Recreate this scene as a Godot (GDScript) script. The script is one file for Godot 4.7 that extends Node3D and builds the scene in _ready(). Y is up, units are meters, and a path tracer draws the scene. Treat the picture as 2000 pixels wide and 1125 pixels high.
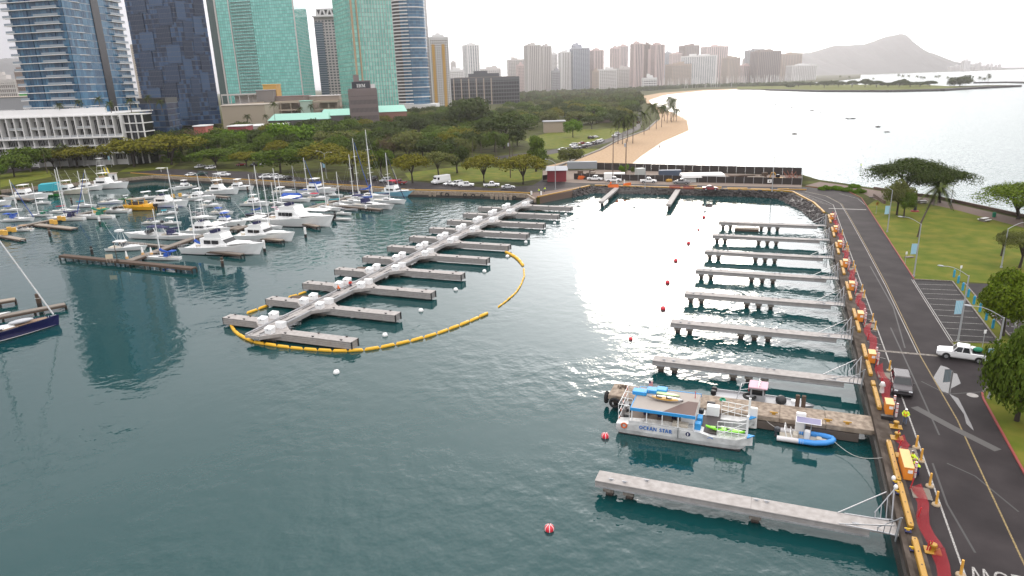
extends Node3D
# A small-boat harbour seen from the air: quay and road on the right, empty concrete slips, a marina on the left, a park, towers and a far volcanic ridge.

var M := {}
var names := {}
var rng := RandomNumberGenerator.new()
const QUAY := Vector2(27.4, -39.6)          # a point on the quay edge
const ALONG := Vector2(0.3723, -0.9281)     # along the quay, away from the camera
const INLAND := Vector2(0.9281, 0.3723)     # from the quay edge towards the road
const TURN := -0.3815                       # rotation.y that turns -z along the quay


class Mb:   # collects closed shapes into one mesh
	var st := SurfaceTool.new()
	var tint := Color.WHITE
	var group := 0

	func _init():
		st.begin(Mesh.PRIMITIVE_TRIANGLES)

	func put(side: PackedVector3Array, caps := PackedVector3Array(), smooth := false):
		var o := side[0]
		var vol := 0.0
		for t in [side, caps]:
			for i in range(0, t.size(), 3):
				vol += (t[i] - o).dot((t[i + 1] - o).cross(t[i + 2] - o))
		st.set_color(tint)
		group += 1
		var k := 0
		for t in [side, caps]:
			st.set_smooth_group(group if smooth and k == 0 else -1)
			for i in range(0, t.size(), 3):
				st.add_vertex(t[i])
				st.add_vertex(t[i + 2] if vol > 0 else t[i + 1])
				st.add_vertex(t[i + 1] if vol > 0 else t[i + 2])
			k += 1

	func loft(rings: Array, smooth := false, caps := true):
		var s := PackedVector3Array()
		var e := PackedVector3Array()
		var n: int = rings[0].size()
		for r in rings.size() - 1:
			var a = rings[r]
			var b = rings[r + 1]
			for i in n:
				var j := (i + 1) % n
				s.append_array([a[i], a[j], b[j], a[i], b[j], b[i]])
		if caps:
			for r in [0, rings.size() - 1]:
				var a = rings[r]
				var c := Vector3.ZERO
				for p in a: c += p
				c /= n
				for i in n:
					var j := (i + 1) % n
					if r == 0: e.append_array([c, a[j], a[i]])
					else: e.append_array([c, a[i], a[j]])
		put(s, e, smooth)

	func box(c: Vector3, s: Vector3, how = 0.0):   # how: a turn or the width of the chamfer
		var h := s / 2
		var b: Basis = how if how is Basis else Basis()
		var ch: float = 0.0 if how is Basis else how
		if ch <= 0.0:
			var lo := PackedVector3Array([Vector3(-h.x, -h.y, -h.z), Vector3(h.x, -h.y, -h.z), Vector3(h.x, -h.y, h.z), Vector3(-h.x, -h.y, h.z)])
			var hi := PackedVector3Array()
			for i in 4:
				hi.append(c + b * (lo[i] + Vector3(0, s.y, 0)))
				lo[i] = c + b * lo[i]
			loft([lo, hi])
			return
		var rings := []
		for k in [[-h.y, ch], [-h.y + ch, 0.0], [h.y - ch, 0.0], [h.y, ch]]:
			var x: float = h.x - k[1]
			var z: float = h.z - k[1]
			var r := PackedVector3Array()
			for p in [[x - ch, -z], [x, -z + ch], [x, z - ch], [x - ch, z], [-x + ch, z], [-x, z - ch], [-x, -z + ch], [-x + ch, -z]]:
				r.append(c + b * Vector3(p[0], k[0], p[1]))
			rings.append(r)
		loft(rings)

	func bar(a: Vector3, e: Vector3, w: float, h: float):   # a beam of rectangular section from a to e
		var d := (e - a).normalized()
		var x := d.cross(Vector3.UP).normalized() if absf(d.y) < 0.99 else Vector3.RIGHT
		var y := x.cross(d)
		var r := []
		for p in [a, e]:
			r.append(PackedVector3Array([p + x * w / 2 + y * h / 2, p - x * w / 2 + y * h / 2, p - x * w / 2 - y * h / 2, p + x * w / 2 - y * h / 2]))
		loft(r)

	func ring(c: Vector3, d: Vector3, r: float, n: int) -> PackedVector3Array:
		var x := d.cross(Vector3.UP if absf(d.normalized().y) < 0.99 else Vector3.RIGHT).normalized()
		var y := x.cross(d).normalized()
		var out := PackedVector3Array()
		for i in n: out.append(c + (x * cos(TAU * i / n) + y * sin(TAU * i / n)) * r)
		return out

	func tube(a: Vector3, b: Vector3, r0: float, r1 := -1.0, n := 6):
		loft([ring(a, b - a, r0, n), ring(b, b - a, r1 if r1 >= 0 else r0, n)], true)

	func pipe(pts: Array, r: float, n := 5, r1 := -1.0):
		var rings := []
		for i in pts.size():
			var d: Vector3 = pts[mini(i + 1, pts.size() - 1)] - pts[maxi(i - 1, 0)]
			rings.append(ring(pts[i], d, r if r1 < 0 else lerpf(r, r1, float(i) / (pts.size() - 1)), n))
		loft(rings, true)

	func ball(c: Vector3, r: Vector3, n := 10, m := 6):
		var rings := []
		for k in m + 1:
			var a := -PI / 2 + PI * clampf(float(k) / m, 0.02, 0.98)
			var q := PackedVector3Array()
			for i in n: q.append(c + Vector3(cos(TAU * i / n) * cos(a) * r.x, sin(a) * r.y, sin(TAU * i / n) * cos(a) * r.z))
			rings.append(q)
		loft(rings, true)

	func torus(c: Vector3, axis: Vector3, big: float, small: float, n := 12):
		var s := PackedVector3Array()
		var x := axis.cross(Vector3.UP if absf(axis.y) < 0.9 else Vector3.RIGHT).normalized()
		var y := x.cross(axis).normalized()
		var g := func(i, j): return c + (x * cos(TAU * i / n) + y * sin(TAU * i / n)) * (big + small * cos(TAU * j / 6)) + axis.normalized() * small * sin(TAU * j / 6)
		for i in n:
			for j in 6:
				s.append_array([g.call(i, j), g.call(i + 1, j), g.call(i + 1, j + 1), g.call(i, j), g.call(i + 1, j + 1), g.call(i, j + 1)])
		put(s, PackedVector3Array(), true)

	func prism(poly: PackedVector2Array, y0: float, y1: float):
		var s := PackedVector3Array()
		var e := PackedVector3Array()
		for i in poly.size():
			var a := poly[i]
			var b := poly[(i + 1) % poly.size()]
			s.append_array([Vector3(a.x, y0, a.y), Vector3(b.x, y0, b.y), Vector3(b.x, y1, b.y), Vector3(a.x, y0, a.y), Vector3(b.x, y1, b.y), Vector3(a.x, y1, a.y)])
		var t := Geometry2D.triangulate_polygon(poly)
		var turn := 1 if Geometry2D.is_polygon_clockwise(poly) else -1
		for i in range(0, t.size(), 3):
			var q := [poly[t[i]], poly[t[i + 1]], poly[t[i + 2]]]
			if ((q[1] - q[0]).cross(q[2] - q[0]) > 0) == (turn > 0): q.reverse()
			e.append_array([Vector3(q[0].x, y0, q[0].y), Vector3(q[2].x, y0, q[2].y), Vector3(q[1].x, y0, q[1].y)])
			e.append_array([Vector3(q[0].x, y1, q[0].y), Vector3(q[1].x, y1, q[1].y), Vector3(q[2].x, y1, q[2].y)])
		put(s, e)

	func up(a: Vector3, b: Vector3, c: Vector3):   # one triangle that faces up
		var n := (b - a).cross(c - a)
		st.set_color(tint)
		st.set_smooth_group(-1)
		st.add_vertex(a)
		st.add_vertex(c if n.y > 0 else b)
		st.add_vertex(b if n.y > 0 else c)

	func sheet(poly: PackedVector2Array, y: float):
		var t := Geometry2D.triangulate_polygon(poly)
		for i in range(0, t.size(), 3):
			up(Vector3(poly[t[i]].x, y, poly[t[i]].y), Vector3(poly[t[i + 1]].x, y, poly[t[i + 1]].y), Vector3(poly[t[i + 2]].x, y, poly[t[i + 2]].y))

	func strip(pts: Array, w: float, y: float):   # a painted line along 2-D points
		var l := []
		for i in pts.size():
			var d: Vector2 = (pts[mini(i + 1, pts.size() - 1)] - pts[maxi(i - 1, 0)]).normalized()
			var n := Vector2(-d.y, d.x) * w / 2
			l.append([Vector3(pts[i].x + n.x, y, pts[i].y + n.y), Vector3(pts[i].x - n.x, y, pts[i].y - n.y)])
		for i in l.size() - 1:
			up(l[i][0], l[i][1], l[i + 1][1])
			up(l[i][0], l[i + 1][1], l[i + 1][0])

	func mesh() -> ArrayMesh:
		st.generate_normals()
		return st.commit()


func among(a: float, b: float) -> float:
	return rng.randf_range(a, b)


func loop(a: Array) -> PackedVector3Array:
	return PackedVector3Array(a)


func V(x: float, y: float, z: float) -> Vector3:
	return Vector3(x, y, z)


func part(b: Mb, called: String, m: Material, parent: Node3D) -> MeshInstance3D:
	var o := MeshInstance3D.new()
	o.name = called
	o.mesh = b.mesh()
	o.material_override = m
	parent.add_child(o, true)
	return o


func boxed(called: String, m: Material, parent: Node3D, c: Vector3, s: Vector3, how = 0.0) -> MeshInstance3D:
	var b := Mb.new()
	b.box(c, s, how)
	return part(b, called, m, parent)


func tubed(called: String, m: Material, parent: Node3D, from: Vector3, to: Vector3, r0: float, r1 := -1.0, n := 6) -> MeshInstance3D:
	var b := Mb.new()
	b.tube(from, to, r0, r1, n)
	return part(b, called, m, parent)


func piped(called: String, m: Material, parent: Node3D, pts: Array, r: float, n := 5, r1 := -1.0) -> MeshInstance3D:
	var b := Mb.new()
	b.pipe(pts, r, n, r1)
	return part(b, called, m, parent)


func balled(called: String, m: Material, parent: Node3D, c: Vector3, r: Vector3, n := 10, k := 6) -> MeshInstance3D:
	var b := Mb.new()
	b.ball(c, r, n, k)
	return part(b, called, m, parent)


func barred(called: String, m: Material, parent: Node3D, from: Vector3, to: Vector3, w: float, h: float) -> MeshInstance3D:
	var b := Mb.new()
	b.bar(from, to, w, h)
	return part(b, called, m, parent)


func shared(mesh: Mesh, called: String, m: Material, parent: Node3D, at := Transform3D()) -> MeshInstance3D:
	var o := MeshInstance3D.new()
	o.name = called
	o.mesh = mesh
	o.material_override = m
	o.transform = at
	parent.add_child(o, true)
	return o


func numbered(called: String) -> String:
	names[called] = names.get(called, -1) + 1
	return called if names[called] == 0 else "%s_%03d" % [called, names[called]]


func tag(o: Node3D, label: String, category: String, group := ""):
	o.set_meta("label", label)
	o.set_meta("category", category)
	if group: o.set_meta("group", group)


func thing(called: String, label: String, category: String, at := Vector3.ZERO, turn := 0.0, group := "") -> Node3D:
	var o := Node3D.new()
	o.name = numbered(called)
	add_child(o, true)
	o.position = at
	o.rotation.y = turn
	tag(o, label, category, group)
	return o


func single(b: Mb, called: String, m: Material, label: String, category: String, at := Vector3.ZERO, turn := 0.0, group := "") -> MeshInstance3D:
	var o := part(b, numbered(called), m, self)
	o.position = at
	o.rotation.y = turn
	tag(o, label, category, group)
	return o


func again(root: Node3D, at: Vector3, turn: float, label := "", group := "") -> Node3D:   # a copy of a thing with its parts
	var c: Node3D = root.duplicate()
	c.name = numbered(str(root.name).rstrip("0123456789_"))
	add_child(c, true)
	c.position = at
	c.rotation.y = turn
	if label: c.set_meta("label", label)
	if group: c.set_meta("group", group)
	return c


func struct(b: Mb, called: String, m: Material) -> MeshInstance3D:
	var o := part(b, numbered(called), m, self)
	o.set_meta("kind", "structure")
	return o


func scatter(mesh: Mesh, where: Array, called: String, m: Material, parent: Node3D, tints := []) -> MultiMeshInstance3D:
	var mm := MultiMesh.new()
	mm.transform_format = MultiMesh.TRANSFORM_3D
	mm.use_colors = tints.size() > 0
	mm.mesh = mesh
	mm.instance_count = where.size()
	for i in where.size():
		mm.set_instance_transform(i, where[i])
		if tints.size(): mm.set_instance_color(i, tints[i])
	var o := MultiMeshInstance3D.new()
	o.name = called
	o.multimesh = mm
	o.material_override = m
	o.set_meta("kind", "stuff")
	parent.add_child(o, true)
	return o


func noise(freq: float, lo: Color, hi: Color, size := 512, octaves := 5, kind := FastNoiseLite.TYPE_SIMPLEX_SMOOTH, cut := 0.0) -> NoiseTexture2D:
	var n := FastNoiseLite.new()
	n.noise_type = kind
	n.frequency = freq
	n.fractal_octaves = octaves
	n.seed = names.size() + 7
	var t := NoiseTexture2D.new()
	t.width = size
	t.height = size
	t.seamless = true
	t.noise = n
	var g := Gradient.new()
	g.set_color(0, lo)
	g.set_color(1, hi)
	g.set_offset(0, cut)
	g.set_offset(1, 1.0 - cut)
	t.color_ramp = g
	return t


func lin(r: float, g: float, b: float) -> Color:
	return Color(r, g, b).linear_to_srgb()


func mat(key: String, c: Color, rough := 0.6, metal := 0.0) -> StandardMaterial3D:   # c in linear values
	if M.has(key): return M[key]
	var m := StandardMaterial3D.new()
	m.resource_name = key
	m.albedo_color = c.linear_to_srgb()
	m.roughness = rough
	m.metallic = metal
	M[key] = m
	return m


func grained(key: String, c: Color, rough: float, tex: Texture2D, size: float, bump: Texture2D = null, depth := 0.0) -> StandardMaterial3D:
	var m := mat(key, c, rough)
	m.albedo_texture = tex
	m.uv1_triplanar = true
	m.uv1_world_triplanar = true
	m.uv1_scale = Vector3.ONE / size
	if bump:
		m.heightmap_enabled = true
		m.heightmap_texture = bump
		m.heightmap_scale = depth
	return m


func q(along: float, inland: float, y := 2.0) -> Vector3:   # a place given along and across the quay
	var p := QUAY + ALONG * along + INLAND * inland
	return V(p.x,y,p.y)


func q2(along: float, inland: float) -> Vector2:
	return QUAY + ALONG * along + INLAND * inland


func _ready():
	camera_and_sky()
	materials()
	setting()
	buildings()
	trees()
	harbour()
	marina()
	cars()
	street()
	people()

func camera_and_sky():
	rng.seed = 11
	var cam := Camera3D.new()
	cam.name = "camera"
	add_child(cam)
	cam.position = V(0,36,0)
	cam.rotation_degrees = V(-16.85,0,-1.9)
	cam.fov = 45.78
	cam.near = 0.5
	cam.far = 30000
	var toward := V(sin(deg_to_rad(13.0)) * cos(deg_to_rad(15.0)), sin(deg_to_rad(15.0)), -cos(deg_to_rad(13.0)) * cos(deg_to_rad(15.0)))
	var sun := DirectionalLight3D.new()   # the sun behind thin cloud
	sun.name = "sun"
	add_child(sun)
	sun.look_at_from_position(Vector3.ZERO, -toward)
	sun.light_energy = 0.22
	sun.light_color = Color(1.0, 0.95, 0.88)
	sun.light_angular_distance = 14.0
	sun.shadow_enabled = true
	# overcast sky, brightest round the veiled sun
	var cloud := FastNoiseLite.new()
	cloud.seed = 5
	cloud.frequency = 1.1
	cloud.fractal_octaves = 4
	var im := Image.create(512, 256, false, Image.FORMAT_RGBF)
	for y in 256:
		var up := PI / 2 - PI * (y + 0.5) / 256
		for x in 512:
			var az := TAU * (x + 0.5) / 512   # the left edge of a panorama looks along -z
			var d := V(sin(az) * cos(up), sin(up), -cos(az) * cos(up))
			var a := rad_to_deg(d.angle_to(toward))
			var bank := exp(-pow((rad_to_deg(wrapf(az, -PI, PI)) + 62.0) / 38.0, 2)) * clampf(1.0 - up / 1.0, 0, 1)   # rain cloud over the hills on the left
			var l := (0.92 + 1.6 * clampf(sin(up), 0, 1)) * (1.0 - 0.76 * bank) + 1.4 * exp(-pow(a / 28.0, 2)) + 2.2 * exp(-pow(a / 14.0, 2))
			var e := V(d.x,d.y * 2.5,d.z)
			l *= 1.0 + 0.3 * cloud.get_noise_3dv(e * 1.3)
			var w := clampf((l - 0.6) / 1.2, 0, 1)
			im.set_pixel(x, y, Color(l * lerpf(0.985, 1.0, w), l * lerpf(0.98, 0.985, w), l * lerpf(1.05, 0.99, w)))
	var sky := Sky.new()
	var sm := PanoramaSkyMaterial.new()
	sm.panorama = ImageTexture.create_from_image(im)
	sky.sky_material = sm
	var env := Environment.new()
	env.background_mode = Environment.BG_SKY
	env.sky = sky
	env.tonemap_mode = Environment.TONE_MAPPER_LINEAR
	env.tonemap_exposure = 1.0
	env.volumetric_fog_enabled = true   # haze that scatters forward, brighter towards the sun
	env.volumetric_fog_density = 0.000095
	env.volumetric_fog_albedo = Color(0.98, 0.97, 0.98)
	env.volumetric_fog_anisotropy = 0.65
	env.sdfgi_enabled = true
	env.ssao_enabled = true
	env.ssil_enabled = true
	var we := WorldEnvironment.new()
	we.name = "world_environment"
	we.environment = env
	add_child(we)


func materials():
	var soft := noise(0.012, Color(0.72, 0.72, 0.72), Color(1, 1, 1), 512, 5)
	var fine := noise(0.09, Color(0.62, 0.62, 0.62), Color(1, 1, 1), 512, 4)
	var bumpy := noise(0.12, Color(0, 0, 0), Color(1, 1, 1), 512, 4)
	M["soft"] = soft
	M["fine"] = fine
	grained("asphalt", Color(0.045, 0.038, 0.039), 0.7, noise(0.006, Color(0.74, 0.74, 0.75), Color(1, 1, 1), 1024, 7), 37.0)
	grained("asphalt_new", Color(0.03, 0.026, 0.027), 0.6, soft, 11.0, bumpy, 0.4)
	grained("concrete", Color(0.30, 0.275, 0.245), 0.85, noise(0.03, Color(0.55, 0.52, 0.5), Color(1, 1, 1), 512, 6), 6.0, bumpy, 0.5)
	grained("old_concrete", Color(0.40, 0.33, 0.26), 0.9, noise(0.02, Color(0.65, 0.62, 0.6), Color(1, 1, 1), 512, 6), 8.0, bumpy, 0.8)
	grained("wet_wall", Color(0.05, 0.042, 0.036), 0.5, fine, 3.0, bumpy, 3.0)
	grained("apron", Color(0.12, 0.098, 0.083), 0.85, noise(0.012, Color(0.6, 0.58, 0.56), Color(1, 1, 1), 512, 6), 13.0)
	var turf := noise(0.008, Color(0.70, 0.80, 0.62), Color(1.0, 0.93, 0.92), 1024, 8, FastNoiseLite.TYPE_SIMPLEX_SMOOTH, 0.05)
	grained("grass", Color(0.155, 0.168, 0.03), 0.95, turf, 43.0)
	grained("park_ground", Color(0.085, 0.10, 0.026), 0.95, noise(0.02, Color(0.55, 0.5, 0.45), Color(1, 1, 0.9), 1024, 6), 190.0)
	grained("sand", Color(0.50, 0.36, 0.235), 0.95, noise(0.02, Color(0.8, 0.78, 0.76), Color(1, 1, 1), 1024, 6), 31.0, bumpy, 3.0)
	grained("wet_sand", Color(0.50, 0.39, 0.28), 0.5, soft, 31.0)
	grained("rock", Color(0.075, 0.066, 0.066), 0.8, fine, 2.0, bumpy, 3.0).vertex_color_use_as_albedo = true
	grained("paving", Color(0.20, 0.13, 0.10), 0.85, fine, 5.0)
	mat("white_line", Color(0.55, 0.54, 0.52), 0.7).albedo_texture = noise(0.05, Color(0.45, 0.43, 0.42), Color(1, 1, 1), 256, 5)
	M["white_line"].uv1_triplanar = true
	M["white_line"].uv1_world_triplanar = true
	M["white_line"].uv1_scale = Vector3.ONE / 2.3
	grained("yellow_line", Color(0.40, 0.29, 0.11), 0.7, M["white_line"].albedo_texture, 2.3)
	grained("yellow_paint", Color(0.62, 0.33, 0.035), 0.5, fine, 3.0)
	grained("red_curb", Color(0.36, 0.055, 0.05), 0.7, fine, 2.0)
	for k in ["asphalt", "asphalt_new", "grass", "park_ground", "sand", "apron"]: M[k].metallic_specular = 0.2
	mat("puddle", Color(0.05, 0.046, 0.045), 0.02)
	# water: green depth under rippled gloss
	var w := mat("water", Color(0.005, 0.043, 0.045), 0.045)
	w.metallic_specular = 0.42
	w.uv1_triplanar = true
	w.uv1_world_triplanar = true
	w.uv1_scale = Vector3.ONE / 160.0
	# ripples that are stronger in wind lanes and nearly still between them
	var rip := FastNoiseLite.new()
	rip.noise_type = FastNoiseLite.TYPE_SIMPLEX_SMOOTH
	rip.frequency = 0.022
	rip.fractal_octaves = 4
	var lane := FastNoiseLite.new()
	lane.seed = 9
	lane.frequency = 0.0022
	lane.fractal_octaves = 3
	lane.domain_warp_enabled = true
	var ra := rip.get_seamless_image(2048, 2048).get_data()
	var la := lane.get_seamless_image(1024, 1024).get_data()
	var hs := PackedFloat32Array()
	hs.resize(2048 * 2048)
	for y in 2048:
		for x in 2048: hs[y * 2048 + x] = ra[y * 2048 + x] * (0.25 + 1.5 * smoothstep(85.0, 175.0, la[(y >> 1) * 1024 + (x >> 1)])) / 255.0
	var waves := Image.create_from_data(2048, 2048, false, Image.FORMAT_RF, hs.to_byte_array())
	waves.bump_map_to_normal_map(24.0)
	w.normal_enabled = true
	w.normal_texture = ImageTexture.create_from_image(waves)
	w.normal_scale = 0.042
	var bay := mat("bay_water", Color(0.05, 0.11, 0.11), 0.2)
	var chop := noise(0.03, Color(0, 0, 0), Color(1, 1, 1), 1024, 4)
	chop.color_ramp = null
	chop.as_normal_map = true
	chop.bump_strength = 24.0
	bay.metallic_specular = 0.7
	bay.uv1_triplanar = true
	bay.uv1_world_triplanar = true
	bay.uv1_scale = Vector3.ONE / 90.0
	bay.normal_enabled = true
	bay.normal_texture = chop
	bay.normal_scale = 0.16
	grained("white_paint", Color(0.78, 0.78, 0.77), 0.35, soft, 9.0)
	mat("white_gel", Color(0.8, 0.8, 0.79), 0.25)
	mat("white_plain", Color(0.78, 0.77, 0.75), 0.55)
	mat("cream", Color(0.55, 0.5, 0.42), 0.5)
	mat("dark_glass", Color(0.012, 0.014, 0.017), 0.06)
	mat("black", Color(0.018, 0.018, 0.02), 0.5)
	mat("rubber", Color(0.02, 0.02, 0.02), 0.85)
	mat("steel", Color(0.42, 0.42, 0.43), 0.35, 0.9)
	mat("galvanised", Color(0.40, 0.41, 0.43), 0.5, 0.3)
	mat("alloy", Color(0.55, 0.56, 0.58), 0.35, 0.8)
	mat("pole_grey", Color(0.33, 0.34, 0.35), 0.55)
	grained("timber", Color(0.13, 0.085, 0.06), 0.9, fine, 2.0, bumpy, 1.0)
	grained("grey_timber", Color(0.30, 0.255, 0.215), 0.9, fine, 2.0, bumpy, 1.0)
	grained("pale_timber", Color(0.44, 0.37, 0.30), 0.9, fine, 2.0, bumpy, 1.0)
	mat("blue_canvas", Color(0.015, 0.075, 0.36), 0.85)
	mat("navy_canvas", Color(0.02, 0.022, 0.08), 0.85)
	mat("green_canvas", Color(0.01, 0.16, 0.09), 0.85)
	mat("tan_canvas", Color(0.36, 0.24, 0.15), 0.9)
	mat("grey_canvas", Color(0.2, 0.19, 0.2), 0.9)
	mat("red_canvas", Color(0.42, 0.02, 0.05), 0.85)
	mat("pink_canvas", Color(0.6, 0.4, 0.46), 0.85)
	mat("white_canvas", Color(0.75, 0.74, 0.73), 0.85)
	mat("teal_canvas", Color(0.03, 0.3, 0.36), 0.85)
	mat("dock_white", Color(0.8, 0.8, 0.8), 0.45)
	mat("red_float", Color(0.62, 0.03, 0.05), 0.4)
	mat("orange_box", Color(0.72, 0.24, 0.03), 0.45)
	mat("orange", Color(0.8, 0.16, 0.02), 0.6)
	mat("lime_vest", Color(0.62, 0.85, 0.03), 0.7)

func setting():
	var b := Mb.new()
	b.sheet(PackedVector2Array([Vector2(-7000, 1500), Vector2(9000, 1500), Vector2(9000, -9500), Vector2(-7000, -9500)]), 0.0)
	struct(b, "water", M["water"])
	b = Mb.new()   # the bay, ruffled by wind
	b.sheet(PackedVector2Array([Vector2(200, 1400), Vector2(110, -130), Vector2(95, -225), Vector2(20, -265), Vector2(20, -1700), Vector2(800, -2400), Vector2(2700, -5600), Vector2(3500, -9400), Vector2(8900, -9400), Vector2(8900, 1400)]), 0.012)
	struct(b, "bay_water", M["bay_water"])
	# the land, from the quay round the harbour, inland, along the far shore and back along the beach
	b = Mb.new()
	var land := PackedVector2Array([q2(-190, 0.3), q2(-60, 0.3), q2(60, 0.3), q2(136.9, 0.3), Vector2(81.67,-180.8), Vector2(83.55,-199.8), Vector2(81.05,-202.3), Vector2(75.32,-205.5), Vector2(26.7,-227.2), Vector2(7.85,-205), Vector2(6.62,-214.1),
		Vector2(-2.26,-218.1), Vector2(-33.27,-229.1), Vector2(-53.32,-242.9), Vector2(-103.4,-270.7), Vector2(-153.6,-298.7), Vector2(-198,-267.4), Vector2(-260, -225), Vector2(-600, -40), Vector2(-6900, 0), Vector2(-6900, -9400), Vector2(5200, -9400)])
	land.append(Vector2(5300, -7400))
	land.append_array([Vector2(4150, -5650), Vector2(3550, -5500), Vector2(2700, -5400), Vector2(1500, -3000), Vector2(1090, -2400), Vector2(800, -2250), Vector2(690, -1800), Vector2(720, -1420), Vector2(810, -1310), Vector2(885, -1270), Vector2(887, -1230)])
	land.append_array([Vector2(681.7,-1112.8), Vector2(622,-1141.1), Vector2(570.6,-1272.8), Vector2(563.7,-1724.1), Vector2(475.6,-1707.4), Vector2(335.3,-1533.5), Vector2(258.9,-1328.7), Vector2(194.2,-977.1), Vector2(159.8,-740.9), Vector2(128.7,-585.7), Vector2(91.97,-460.6), Vector2(61.33,-388.2), Vector2(34,-313.2), Vector2(15.36,-283.3), Vector2(34.88,-271.1), Vector2(57.11,-263.5), Vector2(101.5,-235.6)])
	land.append_array([Vector2(101.6,-222.8), Vector2(105.3,-214.9), Vector2(109.3,-203.2), Vector2(114.4,-189.6), Vector2(117.1,-186.3), Vector2(120.7,-157.2), Vector2(128, -110), Vector2(140, 0), Vector2(150, 160)])
	b.prism(land, -2.5, 2.0)
	struct(b, "ground", M["park_ground"])
	# beach: sand that slopes into the bay
	var inl := [V(15.35,2.02,-283.2), V(33.98,2.02,-313), V(61.29,2.02,-387.9), V(91.92,2.02,-460.3), V(128.6,2.02,-585.3), V(159.8,2.02,-740.5), V(194,2.02,-976.5), V(258.7,2.02,-1327.9), V(335.1,2.02,-1532.6), V(475.3,2.02,-1706.4), V(563.4,2.02,-1723.1)]
	var sho := [V(60.63,-0.3,-279.7), V(70.94,-0.3,-321.4), V(96.65,-0.3,-391.8), V(132.6,-0.3,-470.1), V(155.6,-0.3,-573.8), V(171,-0.3,-701.7), V(191.7,-0.3,-904.5), V(209.3,-0.3,-1015.9), V(310.1,-0.3,-1363.1), V(452.6,-0.3,-1624.3), V(544.5,-0.3,-1664.6)]
	b = Mb.new()
	var wet := Mb.new()
	for i in inl.size() - 1:
		for k in 6:
			var f := [0.0, 0.3, 0.55, 0.74, 0.9, 1.0, 1.0]
			var t := [Vector3.ZERO, Vector3.ZERO, Vector3.ZERO, Vector3.ZERO]
			for c in 4:
				var s: float = f[k + (c & 1)]
				t[c] = inl[i + (c >> 1)].lerp(sho[i + (c >> 1)], s)
				t[c].y = lerpf(2.02, -0.3, pow(s, 2.0))
			var into := wet if k >= 3 else b
			if k < 5:
				into.up(t[0], t[1], t[3])
				into.up(t[0], t[3], t[2])
	struct(b, "beach", M["sand"])
	struct(wet, "wet_sand", M["wet_sand"])
	# asphalt: harbour road along the back, the quay road, the drive and the car parks
	b = Mb.new()
	b.sheet(PackedVector2Array([q2(-190, 1.1), q2(60, 1.1), q2(136.9, 0.9), Vector2(82.24,-181.5), Vector2(84.56,-201.5), Vector2(81.76,-204.1), Vector2(75.99,-207.4), Vector2(26.97,-229.5), Vector2(14.19,-218.8), Vector2(6.69,-216.2), Vector2(-2.27,-220.2), Vector2(-33.58,-231.4), Vector2(-53.86,-245.6), Vector2(-104.6,-273.9), Vector2(-155.5,-302.6), Vector2(-173.3,-310.7),
		Vector2(-157.7,-321.5), Vector2(-114.4,-300.7), Vector2(-69.09,-262.5), Vector2(-40.65,-255.7), Vector2(-5.75,-228.7), Vector2(8.09,-231.5), Vector2(12.31,-245.6), Vector2(22.26,-234.3), Vector2(66.97,-219.2), Vector2(91.32,-209.3), Vector2(99.04,-198.4), Vector2(96.93,-186.1), Vector2(92.99,-175.5), Vector2(67.66,-109.7), Vector2(73.12,-107.8), Vector2(61.99,-80.7), Vector2(56.43,-81.74), Vector2(55.87,-80.01), Vector2(59.98,-77.62), Vector2(65.6,-76.31), Vector2(60.37,-67.35), Vector2(54.44,-70.49), Vector2(50.59,-67.07), Vector2(49.74,-65.64), Vector2(43.89,-51.61), q2(-30, 12.6), q2(-190, 12.6)]), 2.004)
	struct(b, "road", M["asphalt"])
	b = Mb.new()
	b.sheet(PackedVector2Array([Vector2(67.16,-109.2), Vector2(72.62,-107.6), Vector2(61.86,-80.89), Vector2(56.48,-81.91)]), 2.008)
	struct(b, "car_park", M["asphalt_new"])
	b = Mb.new()
	b.sheet(PackedVector2Array([Vector2(74.13,-106.5), Vector2(80.99,-104.8), Vector2(74,-85.41), Vector2(66.19,-77.08), Vector2(64.67,-82.45)]), 2.005)
	struct(b, "car_park", M["asphalt"])
	# lawn on the point
	b = Mb.new()
	b.sheet(PackedVector2Array([Vector2(93.23,-175.5), Vector2(67.82,-109.7), Vector2(74.75,-107.3), Vector2(88.22,-101.5), Vector2(126, -120), Vector2(117.9,-153.3), Vector2(114.6,-180.9), Vector2(101.1,-185.3)]), 2.003)
	b.sheet(PackedVector2Array([Vector2(73.27,-107.8), Vector2(74.13,-106.5), Vector2(64.61,-82.08), Vector2(60.43,-76.92), Vector2(55.98,-80.18), Vector2(56.45,-81.56), Vector2(62.05,-80.69)]), 2.003)
	b.sheet(PackedVector2Array([Vector2(50.64,-67.06), Vector2(54.32,-70.22), Vector2(60.17,-67.1), q2(-30, 40), q2(-30, 12.7), Vector2(43.94,-51.61)]), 2.003)
	# lawns of the park
	b.sheet(PackedVector2Array([Vector2(9.84,-423.3), Vector2(40.49,-501.3), Vector2(89.47,-487.7), Vector2(59.22,-403.1), Vector2(37.52,-365.4), Vector2(18.09,-355.2)]), 2.006)
	b.sheet(PackedVector2Array([Vector2(18.45,-329.6), Vector2(36.11,-351.7), Vector2(46.89,-350.7), Vector2(34.24,-315.3), Vector2(21.21,-306.5)]), 2.006)
	b.sheet(PackedVector2Array([Vector2(-36.7,-254.7), Vector2(-10.63,-244.5), Vector2(4.85,-240.9), Vector2(12.09,-248.4), Vector2(13.87,-275.1), Vector2(-20.06,-293.2), Vector2(-41.72,-276.7)]), 2.006)
	b.sheet(PackedVector2Array([Vector2(-177.8,-315.5), Vector2(-158.7,-323.7), Vector2(-165.4,-348.7), Vector2(-180.4,-353.1), Vector2(-184.9,-337)]), 2.009)
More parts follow.
